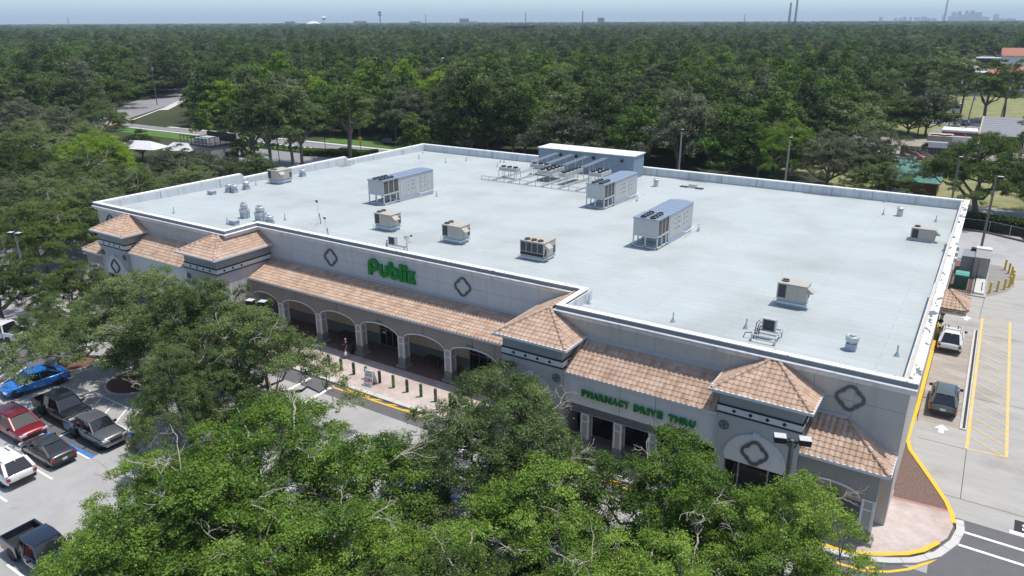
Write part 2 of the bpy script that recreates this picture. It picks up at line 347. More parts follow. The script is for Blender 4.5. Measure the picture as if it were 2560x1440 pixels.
grav = MB().prism([(-1.25, 44.62), (1.86, 44.88), (1.45, 45.9), (0.6, 47.6), (-0.3, 49.4), (-1.0, 51.0), (-1.25, 52.2)], lambda u, v, d: (u, v, d), 0.11)
st('gravel_bed', grav, gravel_mat)
ky = MB().wall([(-1.12, 77), (-1.12, 57.6), (-1.2, 55.4), (-1.22, 52.4), (-0.9, 51.0), (-0.15, 49.45), (0.72, 47.65), (1.6, 45.75), (1.98, 44.5), (2.08, 43.7)], 0.26, 0.0, 0.165)
st('yellow_kerb', ky, paint_yellow)
ky = MB().wall([(-9.5, 37.62), (-3.0, 37.72), (-2.1, 37.95), (-1.0, 38.55), (0.1, 39.3), (0.85, 40.1), (1.5, 41.3)], 0.26, 0.1, 0.172)
st('yellow_kerb', ky, paint_yellow)
st('arcade_floor', MB().box(-57, -25.9, 41.9, 44.9, 0.05, 0.154), pavers_shaded)

# ---------------------------------------------------------------- painted markings (each a flat sheet 4 mm above the one below)
def paint(name, mb, m): return st(name, mb, m)
Z1 = 0.016
arc = MB().strip([(-4.2, 36.72), (-2.6, 36.72), (-1.5, 36.86), (-0.5, 37.45), (0.36, 38.22), (1.18, 39.35), (1.76, 40.4)], 0.17, Z1)
paint('yellow_line', arc, paint_yellow)
fl = MB().strip([(-41.3, 36.73), (-31.0, 36.95)], 0.17, Z1)
for x in (-36.9, -35.35, -33.8, -32.3): fl.strip([(x, 36.9), (x + 1.05, 37.3)], 0.15, Z1 + .003)
paint('yellow_line', fl, paint_yellow)
fl = MB().strip([(-24.5, 36.9), (-9.0, 36.72)], 0.17, Z1)
for k in range(9): fl.strip([(-23.6 + k * 1.7, 36.85), (-22.6 + k * 1.7, 37.3)], 0.15, Z1 + .003)
paint('yellow_line', fl, paint_yellow)
paint('yellow_line', MB().strip([(-1.55, 37.1), (-1.1, 37.55)], 0.16, Z1), paint_yellow)
paint('yellow_line', MB().strip([(-79, 36.73), (-58, 36.73)], 0.17, Z1), paint_yellow)
wl = MB()
for a, b in (((2.45, 43.3), (30, 43.0)), ((2.2, 41.9), (30, 41.6))): wl.strip([a, b], 0.2, Z1)
wl.strip([(4.85, 44.78), (30, 44.6)], 0.36, Z1 + .004)
paint('crossing_line', wl, paint_white)
paint('stop_patch', MB().sheet([(5.05, 44.98), (8.6, 44.95), (8.65, 46.15), (5.1, 46.2)], 0.012), M('black_patch', (0.03, 0.03, 0.035), rough=0.85))
cw = MB()
for a, b in (((-40.75, 32.8), (-40.95, 36.9)), ((-43.4, 32.6), (-43.6, 36.9)), ((-29.2, 33.0), (-29.4, 37.2)), ((-26.6, 33.0), (-26.8, 37.2)), ((-8.6, 33.0), (-8.7, 36.4)), ((-11.0, 33.0), (-11.1, 36.4))):
    cw.strip([a, b], 0.3, Z1)
paint('crossing_line', cw, paint_white)
hb = MB()
x0, x1, ya, yb = 2.31, 4.6, 53.45, 81.3
hb.strip([(x0, ya), (x0, yb)], 0.2, Z1); hb.strip([(x1, ya + .2), (x1, yb + .3)], 0.2, Z1)
hb.strip([(x0 + .1, ya), (x1 - .1, ya + .2)], 0.12, Z1 + .003); hb.strip([(x0 + .1, yb), (x1 - .1, yb + .3)], 0.1, Z1 + .003)
nst = 17
for k in range(nst):
    yy = ya + 1.9 + (yb - ya - 1.8) * k / (nst - 1)
    hb.strip([(x0 + .1, yy), (x1 - .1, yy - 1.75)], 0.1, Z1 + .006)
paint('hatched_marking', hb, paint_yellow_pale)
def arrow(x, y):
    a = MB().add([(x - .17, y - 1.35, Z1), (x + .17, y - 1.35, Z1), (x + .17, y - .75, Z1), (x - .17, y - .75, Z1), (x - .45, y - .75, Z1 ), (x + .45, y - .75, Z1), (x, y, Z1)], [(0, 1, 2, 3), (4, 5, 6)])
    return paint('arrow_marking', a, paint_white)
arrow(0.66, 56.2); arrow(1.0, 81.2)
lines = MB()
for a, b in (((-53.4, 17.98), (-46.75, 17.98)), ((-53.4, 15.25), (-46.65, 15.25)), ((-53.4, 12.5), (-46.6, 12.5)), ((-51.72, 18.0), (-51.72, 23.8)), ((-57.5, 20.55), (-47.05, 20.55)), ((-57.5, 24.1), (-47.1, 24.1)),
             ((-40.6, 12.5), (-34, 12.5)), ((-40.6, 15.3), (-34, 15.3)), ((-40.6, 17.95), (-34, 17.95)), ((-40.6, 20.7), (-34, 20.7)), ((-57.5, 17.98), (-53.4, 17.98)), ((-57.5, 15.25), (-53.4, 15.25)),
             ((-28, 30.0), (-22.2, 30.0)), ((-28, 26.8), (-22.2, 26.8)), ((-28, 24.0), (-22.2, 24.0)), ((-22.2, 30), (-16.5, 30)), ((-16.5, 27), (-22.2, 27)),
             ((-61.6, 26.0), (-62.1, 29.5)), ((-62.45, 26.3), (-63.3, 29.4))):
    lines.strip([a, b], 0.14, Z1)
for k in range(5):   # striped access aisle beside the black pickup
    lines.strip([(-56.6 + k * 1.7, 25.9), (-55.3 + k * 1.7, 24.2)], 0.12, Z1)
lines.strip([(-57.5, 25.95), (-47.3, 25.95)], 0.12, Z1 + .004)
for a, b in (((-64.0, 22.7), (-65.6, 25.4)), ((-65.4, 23.1), (-67.0, 25.7)), ((-66.9, 23.5), (-68.5, 26)), ((-63.9, 22.5), (-70, 24.2))): lines.strip([a, b], 0.13, Z1)
paint('parking_line', lines, paint_white)
bl = MB()
for a, b in (((-53.4, 20.78), (-47.05, 20.78)), ((-53.6, 23.86), (-47.1, 23.86)), ((-28, 30.22), (-22.2, 30.22))): bl.strip([a, b], 0.22, Z1 + .004)
bl.strip([(-66.9, 25.55), (-65.9, 26.1)], 0.3, Z1 + .004); bl.strip([(-62.9, 29.6), (-61.2, 28.9)], 0.35, Z1 + .004)
paint('blue_parking_line', bl, paint_blue)

def text_mesh(s, size, extrude=0.0, offset=0.0, bevel=0.0):
    c = bpy.data.curves.new('lettering', 'FONT'); c.body = s; c.size = size; c.extrude = extrude; c.offset = offset; c.bevel_depth = bevel; c.resolution_u = 3
    o = bpy.data.objects.new('lettering', c); COL.objects.link(o); dg = bpy.context.evaluated_depsgraph_get()
    me = bpy.data.meshes.new_from_object(o.evaluated_get(dg)); bpy.data.objects.remove(o); bpy.data.curves.remove(c)
    return me
def fit_text(me, m, x0, x1, z0, z1, frame):
    """scale the text so that it spans x0..x1, z0..z1; frame(x, z, d) -> world"""
    n = len(me.vertices); co = np.zeros(n * 3); me.vertices.foreach_get('co', co); co = co.reshape(-1, 3)
    lo = co.min(0); hi = co.max(0)
    u = x0 + (co[:, 0] - lo[0]) / max(1e-6, hi[0] - lo[0]) * (x1 - x0); v = z0 + (co[:, 1] - lo[1]) / max(1e-6, hi[1] - lo[1]) * (z1 - z0)
    out = np.array([frame(a, b, c) for a, b, c in zip(u, v, co[:, 2])]); me.vertices.foreach_set('co', out.reshape(-1)); me.materials.clear(); me.materials.append(m); me.update()
    return me
ft = fit_text(text_mesh('FIRE LANE', 1.0, 0, 0.02), paint_yellow, -39.85, -37.15, 36.92, 37.3, lambda x, y, d: (x, y, Z1 + .004))
inst('fire_lane_lettering', ft, kind='structure')
ft = fit_text(text_mesh('STOP', 1.0, 0, 0.03), paint_white, 5.45, 8.3, 45.2, 45.95, lambda x, y, d: (x, y, Z1 + .006))
inst('stop_lettering', ft, kind='structure')

# lawns, verges, roads behind
st('lawn', MB().sheet([(-160, 114.6), (-112, 115.5), (-112, 119.3), (-160, 118.6)], 0.010), grass_mat)
st('lawn', MB().sheet([(-126, 90), (-113, 92), (-113, 98.5), (-126, 97)], 0.010), grass_mat)
st('lawn', MB().sheet([(-140, 128.2), (-98, 129.2), (-98, 137), (-140, 134)], 0.010), grass_mat)
st('lawn', MB().sheet([(-118, 60), (-97, 60), (-97, 67), (-118, 68)], 0.010), grass_mat)
st('lawn', MB().sheet([(-205, 112), (-160, 112), (-160, 118), (-205, 119)], 0.010), grass_mat)
st('side_street', MB().sheet([(-330, 119.2), (-95, 121.2), (-20, 123), (-20, 127.2), (-95, 127.0), (-195, 123.8), (-330, 123.8)], 0.006), asphalt_road)
kk = MB().wall([(-195, 124.6), (-95, 127.9), (-40, 128.4)], 1.5, -0.02, 0.10); kk.wall([(-205, 118.7), (-95, 120.2), (-40, 121.6)], 1.3, -0.02, 0.10)
st('concrete_footpath', kk, kerb_mat)
st('highway', MB().sheet([(-190, 60), (-176, 56), (-205, 110), (-222, 128), (-248, 160), (-330, 250), (-350, 245), (-275, 165), (-238, 124), (-215, 100)], 0.012), asphalt_road)
hy = MB(); hy.strip([(-190, 95), (-224, 134), (-256, 170), (-335, 258)], 0.5, 0.018); 
st('highway_line', hy, paint_white)
hy = MB(); hy.strip([(-213, 118), (-222, 130)], 1.6, 0.017); hy.strip([(-186, 121.9), (-168, 121.9)], 0.35, 0.017)
st('highway_line', hy, M('orange_line', (0.55, 0.27, 0.06)))
st('concrete_footpath', MB().strip([(-236, 150), (-262, 176), (-330, 262)], 3.0, 0.02), kerb_mat)
st('cafe_drive', MB().sheet([(-150, 97.5), (-132, 98), (-112, 99), (-112, 114.5), (-130, 113.5), (-155, 112.5)], 0.008), asphalt_road)
st('concrete_footpath', MB().strip([(-131, 96.8), (-113, 98.6)], 0.9, 0.03), kerb_mat)
st('rear_verge', MB().sheet([(-40, 117.8), (30, 117.3), (30, 124), (-40, 124)], 0.004), M('dark_verge', (0.06, 0.065, 0.03), var=0.4, scale=0.8, rough=1, det=9))
st('back_street', MB().sheet([(-28, 124), (40, 123), (40, 134), (-28, 135)], 0.008), concrete)
st('dry_verge', MB().sheet([(-24, 134.5), (30, 133.8), (30, 150), (-24, 150)], 0.004), grass_dry)
st('dry_verge', MB().sheet([(-34, 150), (12, 150), (14, 176), (-34, 176)], 0.004), grass_dry)
st('yard_ground', MB().sheet([(-30, 182), (16, 182), (16, 208), (-30, 208)], 0.004), M('yard_dirt', (0.30, 0.27, 0.23), var=0.25, scale=0.4, rough=0.95))
st('dry_verge', MB().sheet([(-45, 208), (40, 208), (40, 340), (-45, 340)], 0.002), grass_dry)
st('highway', MB().sheet([(-16, 240), (50, 236), (50, 262), (-14, 262)], 0.008), asphalt_road)
st('highway', MB().sheet([(-14, 225), (50, 222), (50, 229), (-14, 231)], 0.008), asphalt_road)
ln = MB(); ln.strip([(-12, 250), (50, 248)], 0.3, 0.014)
for k in range(14): ln.strip([(-10 + k * 4, 243.5), (-8.3 + k * 4, 243.4)], 0.3, 0.014)
st('highway_line', ln, paint_white)
# ================================================================ the supermarket
shop = thing('supermarket', 'large single storey supermarket with pale flat roof, tiled awnings and green lettering', 'supermarket', (0, 0, 0))
wall_main = M('grey_stucco', (0.60, 0.595, 0.58), rough=0.9, var=0.04, scale=1.5, streak=0.10)
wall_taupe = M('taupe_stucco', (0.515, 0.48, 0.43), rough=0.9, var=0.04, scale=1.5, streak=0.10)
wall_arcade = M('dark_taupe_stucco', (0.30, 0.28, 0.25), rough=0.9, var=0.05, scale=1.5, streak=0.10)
wall_tower = M('blue_grey_stucco', (0.47, 0.46, 0.445), rough=0.9, var=0.04, scale=1.5, streak=0.09)
wall_white = M('off_white_stucco', (0.72, 0.71, 0.68), rough=0.9, var=0.04, scale=1.5, streak=0.09)
wall_beige = M('beige_stucco', (0.56, 0.47, 0.36), rough=0.9, var=0.06, scale=1.2, streak=0.1)
wainscot = M('slate_stucco', (0.20, 0.20, 0.20), rough=0.9, var=0.08)
orn_dark = M('dark_grey_relief', (0.12, 0.12, 0.122), rough=0.8, var=0.08)
black_trim = M('black_trim', (0.018, 0.019, 0.02), rough=0.6)
coping_front = M('peeling_white_coping', (0.82, 0.82, 0.80), rough=0.7, var=0.05, dirt=(0.17, 0.17, 0.16), dirt_scale=2.6, dirt_lo=0.61, dirt_hi=0.64, stretch=(0.8, 1.2, 1), det=7)
coping_side = M('badly_peeling_white_coping', (0.82, 0.82, 0.80), rough=0.7, var=0.05, dirt=(0.16, 0.16, 0.155), dirt_scale=1.5, dirt_lo=0.545, dirt_hi=0.57, stretch=(1.3, 0.6, 1), det=9)
crown_mat = M('white_cornice', (0.74, 0.74, 0.74), rough=0.6, var=0.06, scale=3, streak=0.3, dirt=(0.3, 0.3, 0.3), dirt_scale=2.0, dirt_lo=0.66, dirt_hi=0.72)
fascia_mat = M('grey_fascia', (0.24, 0.245, 0.25), rough=0.6, var=0.1)
parapet_mat = M('parapet_membrane', (0.58, 0.605, 0.615), rough=0.8, var=0.07, scale=1.0, streak=0.25)
roof_mat = brick_mat('roof_membrane', (0.405, 0.443, 0.438), (0.418, 0.456, 0.451), (0.335, 0.37, 0.37), 9.0, 0.95, 0.032, rough=0.75, off=0.37, var=0.055, vscale=0.35, dirt=(0.80, 0.795, 0.77), dirt_lo=0.46, dirt_hi=0.74, dirt_scale=0.13)
flash_mat = M('pale_flashing', (0.47, 0.48, 0.50), rough=0.5, var=0.06)

YW, YM, XL, XR, XJL, XJR = 41.25, 44.95, -79.95, -1.25, -58.3, -22.78
def roof_z(y): return 9.65 - 0.025 * y
# --- core walls
cw_ = MB(); cw_.box(XJR, XR, YW + .13, YW + .5, 0.1, 9.2); cw_.build('front_wall', wall_taupe, shop)
cw_ = MB(); cw_.box(XL, XJL, YW + .13, YW + .5, 0.1, 9.2); cw_.build('front_wall', wall_taupe, shop)
cw_ = MB(); cw_.box(XJL, XJR, YM + .13, YM + .5, 0.1, 9.2); cw_.build('front_wall', wall_main, shop)
cw_ = MB(); cw_.box(XJR, XJR + .4, YW + .5, YM + .13, 0.1, 9.2); cw_.build('return_wall', wall_taupe, shop)
cw_ = MB(); cw_.box(XJL - .4, XJL, YW + .5, YM + .13, 0.1, 9.2); cw_.build('return_wall', wall_main, shop)
SIDE = ((41.75, 60.0, 9.39), (60.0, 78.5, 8.86), (78.5, 96.4, 8.34))
for nm, xa, xb in (('left', XL, XL + .4), ('right', XR - .4, XR)):
    q = MB()
    for y0, y1, zt in SIDE: q.box(xa, xb, y0, y1, 0.0, zt - .12)
    q.build('side_wall', wall_taupe, shop)
MB().box(XL, XR, 96.4, 96.8, 0, 8.2).build('back_wall', wall_taupe, shop)
# --- front wall panels with open joints
def panels(xs, y, zs, m):
    for i in range(len(xs) - 1):
        for k in range(len(zs) - 1):
            MB().box(xs[i] + .009, xs[i + 1] - .009, y, y + .125, zs[k] + .009, zs[k + 1] - .009).build('wall_panel', m, shop)
panels([XJR, -20.6, -15.75, -10.9, -6.1, -3.9, XR], YW, [0.15, 4.6, 7.41, 8.85], wall_taupe)
panels([XL, -77.5, -75.2, -70.4, -65.6, -60.8, XJL], YW, [0.15, 4.6, 7.41, 8.85], wall_taupe)
panels([XJL, -55.6, -50.77, -45.94, -41.1, -36.28, -31.44, -26.6, XJR], YM, [0.15, 3.9, 7.41, 8.85], wall_main)
# --- coping, fascia, cornice (outward o, height z) swept along the front
path = [(XL, YW), (XJL, YW), (XJL, YM), (XJR, YM), (XJR, YW), (XR, YW)]
def sweep(prof, path, name, m, ends=None, smooth=False):
    b = MB(); P = [Vector(p) for p in path]; n = len(P); k = len(prof); rows = []
    for i, p in enumerate(P):
        d0 = (P[i] - P[i - 1]).normalized() if i else None; d1 = (P[i + 1] - P[i]).normalized() if i < n - 1 else None
        n0 = Vector((d0.y, -d0.x)) if d0 else None; n1 = Vector((d1.y, -d1.x)) if d1 else None
        if n0 is None: mt = n1; sc_ = 1
        elif n1 is None: mt = n0; sc_ = 1
        else: mt = (n0 + n1).normalized(); sc_ = 1 / max(.3, mt.dot(n1))
        for o, z in prof:
            q = p + mt * (o * sc_); b.v.append((q.x, q.y, z))
    for i in range(n - 1):
        for a in range(k):
            c = (a + 1) % k; b.f.append((i * k + a, i * k + c, (i + 1) * k + c, (i + 1) * k + a)); b.m.append(0)
    b.f.append(tuple(range(k))); b.m.append(0); b.f.append(tuple(range((n - 1) * k, n * k))); b.m.append(0)
    return b.build(name, m, shop, smooth=smooth)
pf = [(XL - .31, YW), (XJL, YW), (XJL, YM), (XJR, YM), (XJR, YW), (XR + .31, YW)]
sweep([(-.24, 9.33), (.20, 9.33), (.20, 9.39), (-.24, 9.39)], pf, 'coping', coping_front)
sweep([(-.1, 9.07), (.185, 9.07), (.185, 9.328), (-.1, 9.328)], pf, 'fascia', fascia_mat)
sweep([(0.0, 8.60), (.06, 8.60), (.09, 8.74), (.17, 8.86), (.27, 8.93), (.34, 8.96), (.35, 9.02), (.30, 9.068), (0.0, 9.068)], pf, 'cornice', crown_mat, smooth=35)
for xa, xb in ((XL - .31, XL + .2), (XR - .2, XR + .31)):
    for y0, y1, zt in SIDE:
        MB().box(xa, xb, y0 - (.27 if y0 < 50 else 0), y1, zt - .10, zt).build('coping', coping_side if xa > -10 else coping_front, shop)
MB().box(XL - .31, XR + .31, 96.4, 96.91, 8.24, 8.34).build('coping', coping_front, shop)
for x0_ in (XL + .4, XR - .4 - .06):     # membrane turned up inside the parapets
    for y0, y1, zt in SIDE:
        q = MB(); q.add([(x0_, y0, roof_z(y0)), (x0_ + .06, y0, roof_z(y0)), (x0_ + .06, y1, roof_z(y1)), (x0_, y1, roof_z(y1)), (x0_, y0, zt - .1), (x0_ + .06, y0, zt - .1), (x0_ + .06, y1, zt - .1), (x0_, y1, zt - .1)],
              [(0, 3, 2, 1), (4, 5, 6, 7), (0, 1, 5, 4), (1, 2, 6, 5), (2, 3, 7, 6), (3, 0, 4, 7)])
        q.build('parapet_lining', parapet_mat, shop)
# back parapet: separate membrane panels with visible seams
nb = 17
for k in range(nb):
    xa = XL + .46 + (XR - XL - .92) * k / nb; xb = XL + .46 + (XR - XL - .92) * (k + 1) / nb
    MB().box(xa + .02, xb - .02, 96.3, 96.4, roof_z(96.4) - .05, 8.24).build('parapet_lining', parapet_mat, shop)
sm_m = M('parapet_seam_grey', (0.36, 0.38, 0.40))
for k in range(1, nb):
    xa = XL + .46 + (XR - XL - .92) * k / nb; MB().box(xa - .05, xa + .05, 96.27, 96.31, roof_z(96.3), 8.22).build('parapet_seam', sm_m, shop)
for y in (48.5, 56.5, 60.6, 70, 78, 84, 91): MB().box(XL + .46, XL + .49, y - .05, y + .05, roof_z(y), (9.27 if y < 60 else 8.74 if y < 78.5 else 8.22)).build('parapet_seam', sm_m, shop)
# --- roof deck
rp = [(XL + .3, YW + .3), (XJL - .3, YW + .3), (XJL - .3, YM + .35), (XJR + .3, YM + .35), (XJR + .3, YW + .3), (XR - .3, YW + .3), (XR - .3, 96.5), (XL + .3, 96.5)]
MB().add([(x, y, roof_z(y)) for x, y in rp], [tuple(range(8))]).build('flat_roof', roof_mat, shop)
# dirty water marks near the low back edge
stain_m = M('dirt_stain', (0.20, 0.20, 0.19), var=0.4)
for x, y, a, b_ in ((-33, 95.8, 2.2, .35), (-16.5, 95.9, 2.4, .3), (-55, 95.8, 1.8, .25), (-79.0, 77.5, .5, 1.4)): MB().add([(x + a * math.cos(t * PI / 6), y + b_ * math.sin(t * PI / 6), roof_z(y + b_ * math.sin(t * PI / 6)) + .006) for t in range(12)], [tuple(range(12))]).build('dirt_stain', stain_m, shop)
# inner face of the front parapet
ip = MB()
for xa, xb, y in ((XL + .4, XJL - .4, YW + .5), (XJR + .4, XR - .4, YW + .5), (XJL, XJR, YM + .5)): ip.box(xa, xb, y, y + .05, roof_z(y) - .1, 9.3)
ip.box(XJR + .4, XJR + .45, YW + .5, YM + .3, 8.4, 9.3); ip.box(XJL - .45, XJL - .4, YW + .5, YM + .3, 8.4, 9.3)
ip.build('parapet_lining', parapet_mat, shop)

# ================================================================ clay tile roofs
def tile_material(name, attr):
    m = bpy.data.materials.new(name); m.use_nodes = True; t = m.node_tree; b = t.nodes['Principled BSDF']; k = t.links.new
    b.inputs['Roughness'].default_value = 0.85; b.inputs['Specular IOR Level'].default_value = 0.25
    if attr: src = _n(t, 'ShaderNodeAttribute', attribute_name='tint').outputs['Fac']
    else: src = _n(t, 'ShaderNodeObjectInfo').outputs['Random']
    cr = _n(t, 'ShaderNodeValToRGB'); el = cr.color_ramp.elements
    for i, (p, c) in enumerate(((0, (0.42, 0.275, 0.195)), (0.3, (0.475, 0.33, 0.24)), (0.65, (0.505, 0.362, 0.268)), (1, (0.535, 0.40, 0.31)))):
        e = el[i] if i < 2 else el.new(p); e.position = p; e.color = (*c, 1)
    k(src, cr.inputs[0])
    g = _n(t, 'ShaderNodeNewGeometry'); nz = _n(t, 'ShaderNodeTexNoise'); nz.inputs['Scale'].default_value = 0.9; nz.inputs['Detail'].default_value = 10; k(g.outputs['Position'], nz.inputs['Vector'])
    r = _n(t, 'ShaderNodeMapRange'); r.inputs[1].default_value = 0.40; r.inputs[2].default_value = 0.72; r.inputs[3].default_value = 1.03; r.inputs[4].default_value = 0.82; k(nz.outputs['Fac'], r.inputs[0])
    mx = _n(t, 'ShaderNodeMix', data_type='RGBA', blend_type='MULTIPLY'); mx.inputs[0].default_value = 1; k(cr.outputs[0], mx.inputs[6]); k(r.outputs[0], mx.inputs[7]); k(mx.outputs[2], b.inputs['Base Color'])
    return m
tile_mat = tile_material('clay_tile', False); tile_mat_field = tile_material('clay_tile_field', True)
roof_base_mat = M('roof_underlay', (0.10, 0.07, 0.055), rough=0.95)
TW, TL = 0.33, 0.345
def tile_polys():
    """one S tile: quads in (u, v, h), u 0..TW, v -0.04..TL"""
    prof = [(0.0, .012), (.1, .006), (.25, .008), (.42, .05), (.55, .072), (.70, .068), (.84, .038), (1.0, .012)]
    out = []
    for i in range(len(prof) - 1):
        (a, ha), (b, hb) = prof[i], prof[i + 1]
        ua, ub = a * TW, b * TW
        out.append([(ua, -.04, ha + .045), (ub, -.04, hb + .045), (ub, TL, hb + .01), (ua, TL, ha + .01)])
        out.append([(ua, -.04, ha + .02), (ub, -.04, hb + .02), (ub, -.04, hb + .045), (ua, -.04, ha + .045)])
    return out
TP = tile_polys()
def clip(poly, a, b, c):
    """keep a*u+b*v<=c"""
    out = []
    for i, p in enumerate(poly):
        q = poly[(i + 1) % len(poly)]; dp = a * p[0] + b * p[1] - c; dq = a * q[0] + b * q[1] - c
        if dp <= 0: out.append(p)
        if dp * dq < 0:
            t = dp / (dp - dq); out.append(tuple(p[k] + (q[k] - p[k]) * t for k in range(3)))
    return out
ALL_TILES = []     # (distance to camera, world verts, faces)
def tile_face(o, e, up, W, polyuv, u0=0.0):
    """o: origin of eave (u=0,v=0); e: unit eave direction; up: unit slope direction; polyuv: convex outline (u,v) counter-clockwise"""
    o = Vector(o); e = Vector(e).normalized(); up = Vector(up).normalized(); nr = e.cross(up).normalized()
    if nr.z < 0: nr = -nr
    planes = []
    n = len(polyuv)
    for i in range(n):
        (ax, ay), (bx, by) = polyuv[i], polyuv[(i + 1) % n]
        if abs(ay) < 1e-6 and abs(by) < 1e-6: continue          # the eave itself: tiles overhang
        a, b = (by - ay), -(bx - ax); planes.append((a, b, a * ax + b * ay))
    vmax = max(v for u, v in polyuv); umin = min(u for u, v in polyuv); umax = max(u for u, v in polyuv)
    base = MB().add([o + e * u + up * v for u, v in polyuv] + [o + e * u + up * v - nr * .12 for u, v in polyuv],
                    [tuple(range(n)), tuple(range(2 * n - 1, n - 1, -1))] + [(i, i + n, (i + 1) % n + n, (i + 1) % n) for i in range(n)])
    base.build('roof_underlay', roof_base_mat, shop)
    for r in range(int(math.ceil(vmax / TL))):
        for c in range(int(math.floor((umin - u0) / TW)) - 1, int(math.ceil((umax - u0) / TW)) + 1):
            ou, ov = u0 + c * TW, r * TL
            vs = []; fs = []
            for q in TP:
                p = [(u + ou, v + ov, h) for u, v, h in q]
                for pl in planes:
                    p = clip(p, *pl)
                    if len(p) < 3: break
                if len(p) < 3: continue
                b0 = len(vs); vs += [tuple(o + e * u + up * v + nr * h) for u, v, h in p]; fs.append(tuple(range(b0, b0 + len(p))))
            if len(fs) >= 2:
                cx = Vector(vs[0]); ALL_TILES.append(((cx - CAM).length, vs, fs))
def ridge(pts, r=0.13, seg=0.38):
    P = [Vector(p) for p in pts]; d = P[1] - P[0]; n = max(2, int(d.length / seg)); out = MB()
    rm = random.Random(int(P[0].x * 100))
    for i in range(n):
        a = P[0].lerp(P[1], i / n); b = P[0].lerp(P[1], (i + 1.12) / n) if i < n - 1 else P[1]
        o = MB().tube([a + Vector((0, 0, .06)), b + Vector((0, 0, .035))], [r * 1.08, r * .92], 8)
        o.build('ridge_tile', tile_mat, shop, smooth=40)
gut_mat = M('white_gutter', (0.62, 0.63, 0.64), rough=0.5, var=0.05)
def gutter(a, b, name='gutter'):
    a = Vector(a); b = Vector(b); MB().bar(a, b, 0.12, 0.17).build(name, gut_mat, shop)

